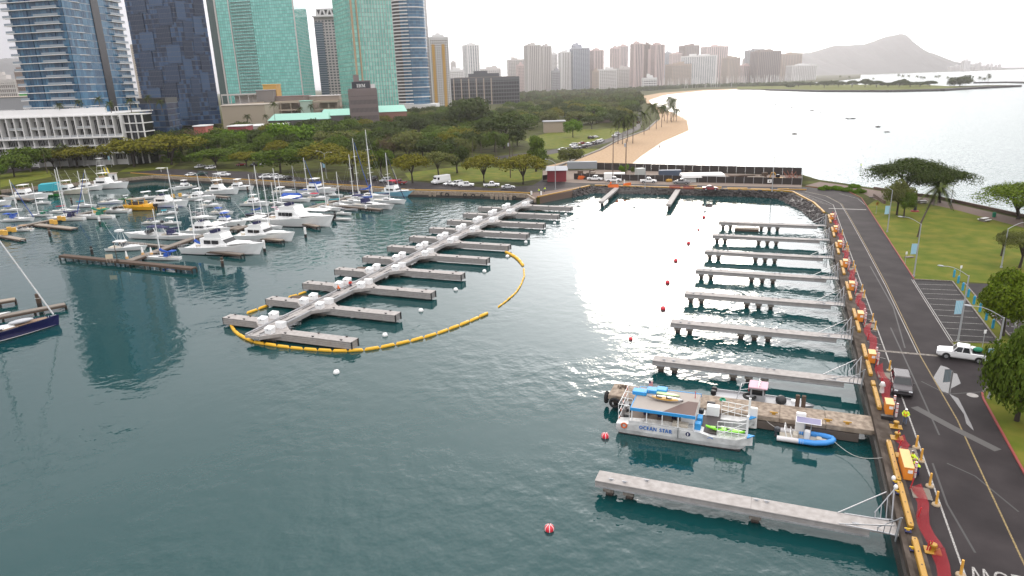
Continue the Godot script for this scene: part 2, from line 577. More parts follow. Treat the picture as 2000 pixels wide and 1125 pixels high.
	b.sheet(PackedVector2Array([Vector2(-202.5,-273.8), Vector2(-202.5,-305.9), Vector2(-225.4,-339.8), Vector2(-234.7,-319.1)]), 2.006)
	struct(b, "lawn", M["grass"])
	# park roads
	b = Mb.new()
	b.sheet(PackedVector2Array([Vector2(-7.66,-328.5), Vector2(18.18,-347.1), Vector2(38.12,-371.2), Vector2(60.25,-410.1), Vector2(94.29,-508), Vector2(141.6,-756), Vector2(144.5,-753.6), Vector2(104.6,-540.5), Vector2(90.89,-476.3), Vector2(62.35,-394.7), Vector2(38.9,-353.5), Vector2(19.17,-329.3), Vector2(-7.4,-315.1)]), 2.01)
	b.sheet(PackedVector2Array([Vector2(-251.3,-342.6), Vector2(-243.4,-378.7), Vector2(-193.8,-398.1), Vector2(-184.7,-378.8), Vector2(-230.7,-358.5), Vector2(-237.8,-323.6)]), 2.01)
	b.sheet(PackedVector2Array([Vector2(-107.9,-508.1), Vector2(-95.06,-654.4), Vector2(-86.47,-625.9), Vector2(-95.85,-484)]), 2.01)
	struct(b, "park_road", M["asphalt"])
	# promenade wall behind the beach
	b = Mb.new()
	var wl := [V(19.25,2,-278.8), V(34.12,2,-314.3), V(45.86,2,-342.9), V(61.58,2,-389.8), V(92.42,2,-462.8), V(122,2,-566.2)]
	for i in wl.size() - 1: b.bar(wl[i] + V(0,0.2,0), wl[i + 1] + V(0,0.2,0), 1.4, 0.5)
	struct(b, "beach_path", M["concrete"])
	# the paved walk by the bay
	b = Mb.new()
	b.sheet(PackedVector2Array([Vector2(92.57,-212.2), Vector2(99.95,-218.5), Vector2(103.4,-210.9), Vector2(107.4,-199.6), Vector2(112.6,-186.4), Vector2(114.8,-182.5), Vector2(117.5,-152.8), Vector2(111.6,-144.6), Vector2(110.6,-167.8), Vector2(109.2,-176.3), Vector2(104.3,-187.2), Vector2(99.57,-183), Vector2(102,-196.8), Vector2(98.69,-202.5)]), 2.012)
	struct(b, "bay_walk", M["paving"])
	quay()
	ridge()


func quay():
	# concrete apron and harbour wall on the right
	var b := Mb.new()
	b.prism(PackedVector2Array([q2(-190, -0.1), q2(136.9, -0.1), q2(136.9, 1.15), q2(-190, 1.35)]), -2.0, 2.02)
	struct(b, "quay_apron", M["apron"])
	b = Mb.new()
	b.prism(PackedVector2Array([q2(-190, -0.35), q2(136.9, -0.35), q2(136.9, 0.0), q2(-190, 0.0)]), -1.0, 1.25)
	struct(b, "quay_wall", M["wet_wall"])
	b = Mb.new()
	b.prism(PackedVector2Array([q2(-190, -0.22), q2(136.9, -0.22), q2(136.9, 0.12), q2(-190, 0.12)]), 1.6, 2.14)
	struct(b, "quay_coping", M["apron"])
	# bulkhead below the promenade
	b = Mb.new()
	var w := [Vector2(7.81,-204.1), Vector2(5.79,-213.3), Vector2(-2.26,-217.4), Vector2(-33.18,-228.4), Vector2(-53.16,-242.2), Vector2(-103.1,-269.7), Vector2(-153,-297.5), Vector2(-196.9,-265.9)]
	for i in w.size() - 1:
		b.bar(V(w[i].x,1.45,w[i].y), V(w[i + 1].x,1.45,w[i + 1].y), 0.7, 1.2)
	struct(b, "promenade_wall", M["old_concrete"])
	b = Mb.new()
	for i in w.size() - 1:
		b.bar(V(w[i].x,0.1,w[i].y), V(w[i + 1].x,0.1,w[i + 1].y), 0.9, 1.5)
	struct(b, "tidal_wall", M["wet_wall"])
	b = Mb.new()
	b.prism(PackedVector2Array([Vector2(7.55,-205.1), Vector2(6.82,-215.1), Vector2(14.19,-218.8), Vector2(26.84,-228.4), Vector2(26.11,-225), Vector2(20.84,-219.5), Vector2(20.27,-216.9)]), -1.5, 2.03)
	struct(b, "pier_landing", M["paving"])
	# kerb painted yellow along the edge
	b = Mb.new()
	var e := [Vector2(6.64,-214.7), Vector2(-2.27,-219.1), Vector2(-33.43,-230.2), Vector2(-53.59,-244.2), Vector2(-104,-272.3), Vector2(-154.5,-300.6), Vector2(-169.3,-309.6)]
	for i in e.size() - 1: b.bar(V(e[i].x,2.12,e[i].y), V(e[i + 1].x,2.12,e[i + 1].y), 0.55, 0.28)
	e = [Vector2(8.68,-206.3), Vector2(20.42,-218.5), Vector2(26.9,-226)]
	for i in e.size() - 1: b.bar(V(e[i].x,2.17,e[i].y), V(e[i + 1].x,2.17,e[i + 1].y), 0.45, 0.3)
	e = [Vector2(28.62,-226.2), Vector2(49.97,-216.9), Vector2(75.49,-206), Vector2(81.68,-203.2), Vector2(83.87,-200.2), Vector2(81.99,-181.6), Vector2(78.66,-168)]
	for i in e.size() - 1: b.bar(V(e[i].x,2.17,e[i].y), V(e[i + 1].x,2.17,e[i + 1].y), 0.5, 0.34)
	struct(b, "yellow_kerb", M["yellow_paint"])
	# kerbs of the quay road
	b = Mb.new()
	var k := [Vector2(91.73,-210.3), Vector2(99.47,-199.3), Vector2(97.45,-186.9), Vector2(93.11,-175.5), Vector2(67.7,-109.7)]
	for i in k.size() - 1: b.bar(V(k[i].x,2.06,k[i].y), V(k[i + 1].x,2.06,k[i + 1].y), 0.18, 0.13)
	k = [Vector2(50.61,-67.07), Vector2(49.79,-65.63), Vector2(43.94,-51.61), q2(-30, 12.7), q2(-150, 12.7)]
	for i in k.size() - 1: b.bar(V(k[i].x,2.06,k[i].y), V(k[i + 1].x,2.06,k[i + 1].y), 0.2, 0.14)
	struct(b, "red_kerb", M["red_curb"])
	b = Mb.new()
	for k2 in [[Vector2(67.57,-109.4), Vector2(72.86,-107.6), Vector2(61.99,-80.7), Vector2(56.37,-81.74), Vector2(55.87,-80.01), Vector2(59.93,-77.45)], [Vector2(74.13,-106.5), Vector2(64.61,-82.27)], [Vector2(50.77,-67.18), Vector2(54.41,-70.35), Vector2(59.07,-67.84)]]:
		for i in k2.size() - 1: b.bar(V(k2[i].x,2.065,k2[i].y), V(k2[i + 1].x,2.065,k2[i + 1].y), 0.18, 0.14)
	struct(b, "concrete_kerb", M["concrete"])
	# rubble slope round the back of the basin
	b = Mb.new()
	var top := [V(78.33,2,-166.7), V(81.67,2,-180.8), V(83.55,2,-199.8), V(75.32,2,-205.5), V(49.85,2,-216.4), V(26.7,2,-227.2), V(20.32,2,-217.5)]
	var foot := [V(75.37,-0.4,-163.8), V(78.73,-0.4,-183.9), V(79.69,-0.4,-202.2), V(72.7,-0.4,-206.5), V(49.64,-0.4,-215.1), V(27.85,-0.4,-222.7), V(20.49,-0.4,-216)]
	for i in top.size() - 1:
		b.up(top[i], foot[i], foot[i + 1])
		b.up(top[i], foot[i + 1], top[i + 1])
	struct(b, "rubble_bed", M["wet_wall"])
	var rk := Mb.new()
	var rr := []
	for k3 in 4:
		var g := PackedVector3Array()
		for i in 7: g.append(V(cos(TAU * i / 7) * [0.55, 1.0, 0.85, 0.4][k3] * among(0.75, 1.1), [-0.7, -0.2, 0.4, 0.75][k3], sin(TAU * i / 7) * [0.55, 1.0, 0.85, 0.4][k3] * among(0.75, 1.1)))
		rr.append(g)
	rk.loft(rr)
	var spots := []
	var tones := []
	for i in top.size() - 1:
		for j in int(top[i].distance_to(top[i + 1]) * 9):
			var u := rng.randf()
			var f := among(0.02, 1.05)
			var p: Vector3 = top[i].lerp(top[i + 1], u).lerp(foot[i].lerp(foot[i + 1], u), f)
			var s := among(0.28, 0.62)
			spots.append(Transform3D(Basis.from_euler(V(rng.randf() * 6, rng.randf() * 6, rng.randf() * 6)).scaled(V(s, s * among(0.6, 1), s)), p))
			var t := among(0.6, 1.9)
			tones.append(Color(t, t * 0.97, t * 0.95))
	var o := scatter(rk.mesh(), spots, "rubble_rocks", M["rock"], self, tones)
	tag(o, "dark loose rocks of the rubble slope behind the empty basin", "rocks")


func ridge():
	# the far crater: a rim drawn through heights, with gullied flanks
	var n := FastNoiseLite.new()
	n.seed = 3
	n.frequency = 0.004
	n.fractal_octaves = 5
	var hs := [[-1650, 50], [-1390, 130], [-1091, 212], [-840, 211], [-588, 272], [-337, 267], [-186, 318], [-60, 348], [0, 352], [55, 323], [116, 252], [216, 195], [317, 147], [417, 102], [543, 62], [670, 28], [900, 3]]
	var b := Mb.new()
	var rows := []
	var mid: Vector3 = V(3712,5.77,-6700)
	for i in 90:
		var x := lerpf(-1640, 890, i / 89.0)
		var h := 0.0
		for k in hs.size() - 1:
			if x >= hs[k][0] and x <= hs[k + 1][0]: h = lerpf(hs[k][1], hs[k + 1][1], (x - hs[k][0]) / (hs[k + 1][0] - hs[k][0]))
		var row := []
		for j in 26:
			var t := j / 25.0
			var up := pow(1.0 - absf(t - 0.55) / 0.55, 1.35) if t <= 0.55 else pow(maxf(0, 1.0 - (t - 0.55) / 0.45), 1.2)
			var g := n.get_noise_2d(x * 1.6, t * 300)
			row.append(V(mid.x + x + g * 25, maxf(2, h * up * (1.0 + 0.35 * g * (1.0 - up)) + g * 10 * up), mid.z + 900 - t * 1700))
		rows.append(row)
	for i in 89:
		for j in 25:
			b.up(rows[i][j], rows[i + 1][j], rows[i + 1][j + 1])
			b.up(rows[i][j], rows[i + 1][j + 1], rows[i][j + 1])
	grained("far_slope", Color(0.075, 0.08, 0.075), 0.95, M["soft"], 500.0)
	struct(b, "crater_ridge", M["far_slope"])
	# hills behind the city on the left
	b = Mb.new()
	rows = []
	for i in 60:
		var row := []
		for j in 16:
			var x := lerpf(-5200, -1800, i / 59.0)
			var t := j / 15.0
			var g := n.get_noise_2d(x * 0.3, t * 200 + 900)
			row.append(V(x, maxf(2, 330 * pow(t, 0.8) * (1.0 + g) * clampf((-3300 - x) / 900.0, 0, 1)), -4200 - t * 2600))
		rows.append(row)
	for i in 59:
		for j in 15:
			b.up(rows[i][j], rows[i + 1][j], rows[i + 1][j + 1])
			b.up(rows[i][j], rows[i + 1][j + 1], rows[i][j + 1])
	struct(b, "city_hills", M["far_slope"])
	# rock edge of the far park and the outer breakwater
	b = Mb.new()
	var e := [V(560,2,-1511.4), V(570.6,2,-1272.8), V(622,2,-1141.1), V(681.7,2,-1112.8), V(766.7,2,-1160), V(862.2,2,-1193.5)]
	for i in e.size() - 1: b.bar(e[i] + V(0,-0.6,4), e[i + 1] + V(0,-0.6,4), 14.0, 3.2)
	var e2 := [V(1018.6,1,-1535.1), V(1054,1,-1475.5), V(1013.5,1,-1356.2)]
	for i in 2: b.bar(e2[i], e2[i + 1], 16.0, 3.4)
	struct(b, "rock_shore", M["rock"])

func block(called: String, label: String, x: float, z: float, w: float, top: float, turn: float, deep: float, floors: int, bays: int, wall: Material, glass: Material, slab := 0.35, fin := 0.3, group := "") -> Node3D:
	# a distant slab or tower: glass core, floor spandrels, upright piers, roof plant. w is the width that shows; deep is depth over face width
	var f := w / (cos(turn) + deep * absf(sin(turn)))
	var d := f * deep
	var t := thing(called, label, "building", V(x, 2, z - (f * absf(sin(turn)) + d * cos(turn)) / 2), turn, group)
	var h := top - 2.0
	var b := Mb.new()
	b.box(V(0,h / 2,0), V(f - 0.8,h - 0.4,d - 0.8))
	part(b, "window_glass", glass, t)
	var fh := h / floors
	b = Mb.new()
	if slab > 0:
		for i in floors + 1:
			b.box(V(0,i * fh,0), V(f,fh * slab,d))
	b.box(V(0,h - fh * 0.35,0), V(f + 0.06,fh * 0.7,d + 0.06))
	part(b, "floor_bands", wall, t)
	if fin > 0:
		b = Mb.new()
		var bw := f / bays
		for i in bays + 1:
			for s in [-1, 1]:
				b.box(V(clampf(-f / 2 + i * bw, -f / 2 + bw * fin / 2, f / 2 - bw * fin / 2), h / 2, s * (d / 2 + 0.02)), V(bw * fin,h + 0.2,0.5))
		var n := maxi(2, int(bays * deep))
		bw = d / n
		for i in n + 1:
			for s in [-1, 1]:
				b.box(V(s * (f / 2 + 0.02), h / 2, clampf(-d / 2 + i * bw, -d / 2 + bw * fin / 2, d / 2 - bw * fin / 2)), V(0.5,h + 0.2,bw * fin))
		part(b, "piers", wall, t)
	b = Mb.new()
	b.box(V(among(-0.15, 0.15) * f, h + fh * 0.55, 0), V(f * among(0.3, 0.6), fh * 1.3, d * 0.6))
	b.box(V(among(-0.2, 0.2) * f, h + fh * 1.1, 0), V(f * 0.2,fh * 1.6,d * 0.3))
	part(b, "roof_plant", wall, t)
	return t


func glass_tower(t: Node3D, foot: Array, y0: float, y1: float, fh: float, bay: float, panes: Array, edges: Array, slab: Material, proj: float, thick: float, frame: Material, limit := 300, gap := 0.12):
	# storeys of panes between slabs on the chosen edges of a footprint that runs counter-clockwise seen from above
	var poly := PackedVector2Array(foot)
	var b := Mb.new()
	b.prism(poly, y0, y1)
	part(b, "core", M["black"], t)
	var n := int((y1 - y0) / fh)
	var centre := Vector2.ZERO
	for p in foot: centre += p / foot.size()
	for i in n + 1:
		var ring := Geometry2D.offset_polygon(poly, proj, Geometry2D.JOIN_MITER)[0]
		b = Mb.new()
		b.prism(ring, y0 + i * fh - thick / 2, y0 + i * fh + thick / 2)
		part(b, "floor_slab", slab, t)
	var spots := []
	for e in edges:
		var a: Vector2 = foot[e]
		var c: Vector2 = foot[(e + 1) % foot.size()]
		var dir := (c - a).normalized()
		var out := Vector2(dir.y, -dir.x)
		if out.dot((a + c) / 2 - centre) < 0: out = -out
		var k := int(maxf(1, round(a.distance_to(c) / bay)))
		var w := a.distance_to(c) / k
		for i in n:
			for j in k:
				var p := a + dir * (j + 0.5) * w + out * 0.12
				spots.append([Transform3D(Basis(V(dir.x,0,dir.y) * (w - gap), V(0,fh - thick - gap,0), V(out.x,0,out.y)).rotated(V(dir.x,0,dir.y), among(-0.006, 0.006)).rotated(Vector3.UP, among(-0.008, 0.008)), V(p.x, y0 + (i + 0.5) * fh, p.y)), rng.randi() % panes.size(), i])
	var q := BoxMesh.new()
	q.size = V(1,1,0.1)
	var rest := []
	for p in panes: rest.append([])
	var low := spots.filter(func(s): return true)
	low.sort_custom(func(s, u): return s[2] < u[2])
	for i in low.size():
		if i < limit: shared(q, "window_pane", panes[low[i][1]], t, low[i][0])
		else: rest[low[i][1]].append(low[i][0])
	for i in panes.size():
		if rest[i].size(): scatter(q, rest[i], "window_panes", panes[i], t)


func buildings():
	var pale := mat("pale_wall", Color(0.52, 0.49, 0.47), 0.8)
	var tan := mat("tan_wall", Color(0.40, 0.32, 0.26), 0.8)
	var pink := mat("pink_wall", Color(0.58, 0.46, 0.44), 0.8)
	var white := mat("white_wall", Color(0.66, 0.65, 0.64), 0.7)
	var grey := mat("grey_wall", Color(0.30, 0.30, 0.32), 0.8)
	var brown := mat("brown_wall", Color(0.24, 0.185, 0.16), 0.8)
	var shade := mat("hotel_glass", Color(0.11, 0.10, 0.10), 0.2)
	var shade2 := mat("blue_hotel_glass", Color(0.075, 0.10, 0.13), 0.15)
	var room := mat("room_shade", Color(0.20, 0.175, 0.165), 0.5)
	# the hotels across the bay: place and size, turn, depth, storeys, bays
	var g := ""
	block("hotel_tower", "white tower with a stepped roof standing alone left of the twin towers", -128.9, -2755, 66.16, 174.4, 0.5, 0.9, 36, 5, white, shade2, 0.25, 0.45)
	block("distant_tower", "hazy small tower far behind the yellow tower", -270.5, -3770, 29.48, 142.2, 0.2, 0.9, 30, 4, pale, room)
	block("distant_block", "hazy low block left of the white stepped tower", -227, -3335, 68.98, 95.65, 0.1, 0.6, 12, 8, white, room)
	block("distant_block", "hazy low pale block right of the white stepped tower", -68.51, -3335, 99.95, 95.18, 0.1, 0.6, 12, 10, pale, room)
	block("hotel_block", "flat pale block just left of the twin towers", 40.5, -2610, 63.13, 111.2, 0.15, 0.6, 22, 9, pale, room)
	block("hotel_block", "pinkish low block at the foot of the twin towers", 53.68, -2392, 30.7, 88.2, 0.2, 0.7, 18, 6, pink, room)
	block("apartment_tower", "left and taller of the ribbed beige twin towers", 85.8, -2175, 52.32, 139.4, 0.35, 0.8, 34, 7, pale, room, 0.0, 0.45)
	block("apartment_tower", "right and lower of the ribbed beige twin towers", 132.4, -2262, 35.24, 139.2, 0.3, 0.8, 34, 5, pale, room, 0.0, 0.45)
	block("hotel_block", "slim pale block behind the right edge of the twin towers", 181, -2610, 24.11, 126.1, 0.2, 0.8, 28, 4, white, room)
	block("hotel_block", "low grey block between the twin towers and the ribbed white block", 154.9, -2175, 26.45, 62.37, 0.2, 0.7, 12, 5, grey, shade)
	block("hotel_tower", "ribbed white block left of the blue grey glass tower", 201.7, -2392, 42.47, 123.9, 0.3, 0.8, 30, 6, white, room, 0.0, 0.5)
	block("hotel_tower", "blue grey glass tower with a stepped top", 252.7, -2392, 66.17, 135.2, 0.25, 0.7, 34, 9, mat("bluegrey_wall", Color(0.36, 0.38, 0.43), 0.6), shade2, 0.3, 0.2)
	block("hotel_tower", "narrow top storeys of the blue grey glass tower", 247.5, -2450, 34.71, 147.7, 0.25, 0.7, 37, 5, mat("bluegrey_wall", Color(0.36, 0.38, 0.43), 0.6), shade2, 0.3, 0.2)
	block("hotel_tower", "brownish ribbed tower right of the blue grey glass tower", 318.1, -2465, 50.77, 129.8, 0.45, 0.9, 32, 6, pink, shade, 0.15, 0.4)
	block("hotel_block", "white low block under the brownish tower", 323.2, -2247, 61.14, 62.68, 0.15, 0.5, 14, 9, white, room)
	block("hotel_block", "tan low block at the left foot of the brownish tower", 276.3, -2175, 20.25, 58.53, 0.15, 0.5, 13, 4, tan, room)
	var pt := block("hotel_tower", "slim brown tower with a pointed roof", 424.9, -2755, 35.21, 146, 0.3, 0.9, 36, 4, pink, shade)
	var b := Mb.new()
	b.loft([b.ring(V(0,0,0), Vector3.UP, 9, 4), b.ring(V(0,11,0), Vector3.UP, 0.3, 4)])
	part(b, "pointed_roof", brown, pt).position.y = pt.get_child(0).mesh.get_aabb().end.y
	block("hotel_tower", "grey pink tower right of the pointed roof", 468, -2827, 40.12, 155.4, 0.3, 0.9, 38, 5, pink, shade2)
	block("hotel_block", "pale low blocks between the brownish and the pink white tower", 389.3, -2320, 51.5, 64.95, 0.2, 0.6, 14, 8, pale, room)
	block("hotel_tower", "pink white ribbed tower, tallest beside the beach trees", 390.4, -2102, 37.26, 130.5, 0.3, 0.9, 36, 6, pink, shade, 0.0, 0.5)
	block("hotel_tower", "dark slim tower between the two pink ribbed towers", 460.5, -2320, 24.69, 136.3, 0.2, 0.9, 36, 4, brown, shade, 0.3, 0.3)
	block("hotel_tower", "pink ribbed tower with the slanting left shoulder", 461, -2146, 41.13, 127.7, 0.4, 0.9, 36, 6, pink, shade, 0.0, 0.5)
	block("hotel_tower", "pink shoulder block at the left of the slanting tower", 450.7, -2175, 23.2, 114.9, 0.1, 0.9, 34, 2, pink, shade, 0.5, 0.6)
	block("hotel_block", "white low terrace at the foot of the pink towers", 413.4, -2030, 40.89, 32.65, 0.1, 0.5, 5, 8, white, shade)
	block("hotel_tower", "pale blue hazy tower behind the tan hotel", 761.5, -3335, 33.26, 141.3, 0.2, 0.8, 36, 4, mat("bluegrey_wall", Color(0.36, 0.38, 0.43), 0.6), shade2)
	block("hotel_tower", "hazy pinkish block behind the tan hotel", 766.1, -3190, 52.29, 131.2, 0.2, 0.8, 32, 6, pink, room)
	block("hotel_tower", "brown tower with a dark mansard roof behind the white hotel", 828.2, -3190, 83.88, 163.5, 0.25, 0.8, 38, 9, brown, shade, 0.3, 0.35)
	block("hotel_block", "tan hotel with a white right wing left of the great white hotel", 606.5, -2465, 88.24, 74.09, 0.35, 0.6, 16, 12, tan, room, 0.4, 0.25)
	block("hotel_block", "great white hotel slab by the yacht masts", 721.1, -2610, 137.9, 103.9, -0.35, 0.45, 26, 16, white, shade2, 0.45, 0.3)
	block("hotel_tower", "pinkish twin stepped tower behind the white hotel", 985.8, -3335, 118.6, 161.1, 0.2, 0.6, 36, 10, pink, shade, 0.3, 0.4)
	block("hotel_block", "tan ribbed hotel right of the great white hotel", 879.7, -2755, 66.97, 96.5, 0.35, 0.8, 24, 8, tan, room, 0.2, 0.45)
	block("hotel_block", "low brown hotel left of the dark ribbed slab", 964.3, -2827, 54.77, 67.36, 0.2, 0.7, 17, 6, pink, shade)
	block("hotel_tower", "grey tower behind the dark ribbed slab", 1182.9, -3335, 97.53, 139.3, 0.3, 0.7, 34, 8, grey, shade2, 0.35, 0.35)
	var rt := block("hotel_tower", "dark ribbed slab tower with an orange stripe down its right edge", 1017.7, -2755, 114.1, 116.3, 0.3, 0.5, 30, 12, brown, shade, 0.1, 0.35)
	var bx: AABB = rt.get_child(0).mesh.get_aabb()
	boxed("orange_stripe", mat("stripe_orange", Color(0.6, 0.2, 0.1), 0.7), rt, V(bx.end.x + 0.6,bx.size.y / 2,bx.end.z * 0.3), V(0.5,bx.size.y,bx.size.z * 0.5))
	block("hotel_block", "tan hotel right of the dark ribbed slab", 1230.3, -3045, 87.1, 109.2, -0.2, 0.6, 26, 7, tan, room, 0.45, 0.2)
	block("hotel_block", "white beach hotel farthest right before the ridge", 1218.3, -2900, 118.8, 60.95, 0.2, 0.4, 16, 14, white, room, 0.45, 0.25)
	block("hotel_block", "low pale hotel before the grey tower", 1177.4, -3480, 32.37, 105.6, 0.2, 0.7, 26, 4, pale, room)
	var far := [3517.6, -5600, 40.43, 35.96, 3560.2, -5600, 32.33, 46.09, 3625.2, -5650, 32.63, 41.27, 3568.5, -5500, 59.43, 77.37, 3680.7, -5600, 20.22, 34.64, 3707.9, -5600, 32.32, 52.9, 3801.5, -5700, 24.67, 60.1, 3769, -5600, 20.22, 35.68, 3833.4, -5650, 20.39, 46.28, 3897.5, -5700, 16.46, 49.31, 3932.4, -5700, 16.47, 36.53, 4032.1, -5800, 20.95, 39.54]
	var words := ["leftmost and squat", "second from the left", "third from the left", "widest and tallest pale block", "thin one right of the tallest", "middle one", "slim one right of the middle", "low one right of the middle", "fourth from the right", "third from the right", "second from the right", "last one on the point"]
	for i in 12:
		block("shore_apartments", "hazy white apartment block on the far point, " + words[i], far[i * 4], far[i * 4 + 1], far[i * 4 + 2], far[i * 4 + 3], 0.2, 0.7, 12, 4, white, room, 0.3, 0.3, "apartment blocks on the far point")
	near_towers(white, pale, tan, grey, brown, shade, room)
	shopping(white, pale, tan, grey, brown, shade, room)


func near_towers(white, pale, tan, grey, brown, shade, room):
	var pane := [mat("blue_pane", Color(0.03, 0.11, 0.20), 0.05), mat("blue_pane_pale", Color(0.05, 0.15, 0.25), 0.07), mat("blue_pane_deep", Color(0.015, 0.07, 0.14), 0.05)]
	for p in pane: p.metallic_specular = 0.5
	# left tower with balconies
	var t := thing("glass_tower", "blue glass tower with white balcony slabs and a black upright stripe", "building")
	var a: Vector3 = V(-250.6,33.39,-374)
	var c: Vector3 = V(-218.8,31.81,-367)
	var e: Vector3 = V(-216.4,25.58,-416)
	var back: Vector3 = a + e - c
	glass_tower(t, [Vector2(a.x, a.z), Vector2(c.x, c.z), Vector2(e.x, e.z), Vector2(back.x, back.z)], 27, 129, 3.65, 1.95, pane, [0, 1], mat("slab_grey", Color(0.25, 0.30, 0.35), 0.5), 0.2, 0.35, white)
	var dir := (c - a).normalized()
	dir.y = 0
	var side := (e - c).normalized()
	side.y = 0
	var nrm := V(-dir.z,0,dir.x)
	var snr := V(-side.z,0,side.x)
	var la := Vector2(c.x - a.x, c.z - a.z).length()
	var ls := Vector2(e.x - c.x, e.z - c.z).length()
	for i in 28:
		var y := 27 + i * 3.65
		# balcony slabs wrap the left face and run on round both ends
		barred("balcony", white, t, V(a.x,y,a.z) - dir * 2.6 + nrm * 0.9, V(a.x,y,a.z) + dir * (la - 1.5) + nrm * 0.9, 2.2, 0.32)
		barred("balcony", white, t, V(c.x,y,c.z) + side * 0.2 + snr * 0.5 - dir * 1.7, V(c.x,y,c.z) + side * (ls * 0.26) + snr * 0.5, 1.2, 0.3)
		barred("balcony", white, t, V(c.x,y,c.z) + side * (ls * 0.76) + snr * 0.8, V(c.x,y,c.z) + side * (ls + 1.0) + snr * 0.8, 1.8, 0.32)
		if i < 27:
			var rg := mat("rail_glass", Color(0.24, 0.28, 0.32), 0.1)
			y += 0.75
			barred("balcony_rail", rg, t, V(a.x,y,a.z) - dir * 2.4 + nrm * 1.95, V(a.x,y,a.z) + dir * 3.0 + nrm * 1.95, 0.06, 1.0)
			barred("balcony_rail", rg, t, V(a.x,y,a.z) + dir * (la * 0.5) + nrm * 1.95, V(a.x,y,a.z) + dir * (la - 1.6) + nrm * 1.95, 0.06, 1.0)
			barred("balcony_rail", rg, t, V(c.x,y,c.z) + side * (ls * 0.77) + snr * 1.65, V(c.x,y,c.z) + side * (ls + 0.9) + snr * 1.65, 0.06, 1.0)
	var b := Mb.new()
	b.bar(V(c.x,78,c.z) + side * (ls * 0.47) + snr * 0.25, V(c.x,78,c.z) + side * (ls * 0.60) + snr * 0.25, 0.7, 102)
	part(b, "black_stripe", mat("stripe_black", Color(0.008, 0.009, 0.014), 0.15), t)
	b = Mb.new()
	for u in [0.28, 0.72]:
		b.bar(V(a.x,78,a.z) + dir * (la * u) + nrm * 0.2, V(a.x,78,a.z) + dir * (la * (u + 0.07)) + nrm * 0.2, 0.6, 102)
	part(b, "deep_glass_column", pane[2], t)  # upright columns of deep blue glass on the face, not set back
	# white terrace building in front of it
	t = thing("terrace_building", "white terrace building with deep framed bays below the blue tower", "building")
	var p0: Vector3 = V(-265.6,26.72,-350)
	var p1: Vector3 = V(-190.7,26.28,-350)
	var w := p1.x - p0.x
	boxed("wall", white, t, V(p0.x + w / 2,13.2,p0.z - 10), V(w,24.4,16))
	b = Mb.new()
	b.box(V(p0.x + w / 2,26.4,p0.z - 2), V(w + 0.4,0.5,7.5))
	b.box(V(p0.x + w / 2,15.9,p0.z + 0.4), V(w + 0.4,0.45,4.6))
	b.box(V(p0.x + w / 2,11.9,p0.z + 0.4), V(w + 0.4,0.4,4.4))
	b.box(V(p0.x + w / 2,8.2,p0.z + 0.4), V(w + 0.4,0.4,4.4))
	b.box(V(p0.x + w * 0.42,28.3,p0.z - 8), V(w * 0.86,3.2,1.0))
	b.box(V(p0.x + w * 0.45,26.9,p0.z - 25), V(w * 0.9,0.5,45))
	part(b, "terrace_slab", white, t)
	var glass: Material = M["dark_glass"]
	var n := 20
	for i in n + 1:
		b = Mb.new()
		b.box(V(p0.x + w * i / n,21.0,p0.z - 0.4), V(0.42,10.6,4.6))
		if i % 2 == 0: b.box(V(p0.x + w * i / n,9.0,p0.z - 0.2), V(0.4,14,4.0))
		part(b, "fin", white, t)
		if i == n: break
		var x := p0.x + w * (i + 0.5) / n
		var bw := w / n
		for y in [[18.2, 3.4], [22.4, 3.6]]:
			if i % 3 == 1 and y[0] > 20: continue
			var win := boxed("window", glass, t, V(x - bw * 0.12,y[0] if i % 3 != 1 else 20.4,p0.z - 1.5), V(bw * 0.62,y[1] if i % 3 != 1 else 7.6,0.2))
			b = Mb.new()
			for k in [-0.16, 0.16]: b.box(V(x - bw * 0.12 + bw * k,y[0] if i % 3 != 1 else 20.4,p0.z - 1.38), V(0.1,y[1] if i % 3 != 1 else 7.6,0.1))
			part(b, "mullion", white, win)
			var bal := boxed("balcony", white, t, V(x,y[0] - 1.95,p0.z + 0.1), V(bw * 0.9,0.2,3.0))
			boxed("rail", mat("rail_grey", Color(0.35, 0.36, 0.37), 0.3), bal, V(x,y[0] - 1.3,p0.z + 1.5), V(bw * 0.9,0.9,0.06))
		for y in [13.8, 10.0, 6.0]:
			var win := boxed("window", glass, t, V(x,y,p0.z - 1.4), V(bw * 0.78,2.6,0.2))
			b = Mb.new()
			for k in [-0.2, 0.0, 0.2]: b.box(V(x + bw * k,y,p0.z - 1.28), V(0.1,2.6,0.1))
			part(b, "mullion", white, win)
	# its glass end block
	b = Mb.new()
	var e0: Vector3 = V(-191.2,26.25,-351)
	var e1: Vector3 = V(-181,26.42,-351)
	var ew := e1.x - e0.x
	b.box(V(e0.x + ew / 2,14.2,e0.z - 5), V(ew - 0.4,24.2,9))
	part(b, "glass_end", glass, t)
	for y in [26.3, 22.0, 17.8, 13.6, 9.4]:
		boxed("terrace_slab", white, t, V(e0.x + ew / 2,y,e0.z - 4.6), V(ew + 0.5,0.45,10.4))
	for i in 4:
		boxed("fin", white, t, V(e0.x + 0.2 + (ew - 0.4) * i / 3.0, 14.2, e0.z - 0.1), V(0.4,24,0.8))
	for i in 6:   # garden pergolas on the roof terrace
		t = thing("pergola", ["leftmost", "second", "third", "fourth", "fifth", "rightmost"][i] + " white pergola frame on the roof terrace below the blue tower", "pergola", V(p0.x + 12 + i * 11.5, 27.2, p0.z - 10 - (i % 2) * 3), 0.1, "roof terrace pergolas")
		b = Mb.new()
		for s in [-1, 1]:
			for v in [-1, 1]: b.box(V(s * 3.2,1.4,v * 1.6), V(0.22,2.8,0.22))
		part(b, "posts", white, t)
		b = Mb.new()
		for s in 7: b.box(V(-3.0 + s,2.9,0), V(0.18,0.2,3.8))
		part(b, "slats", white, t)
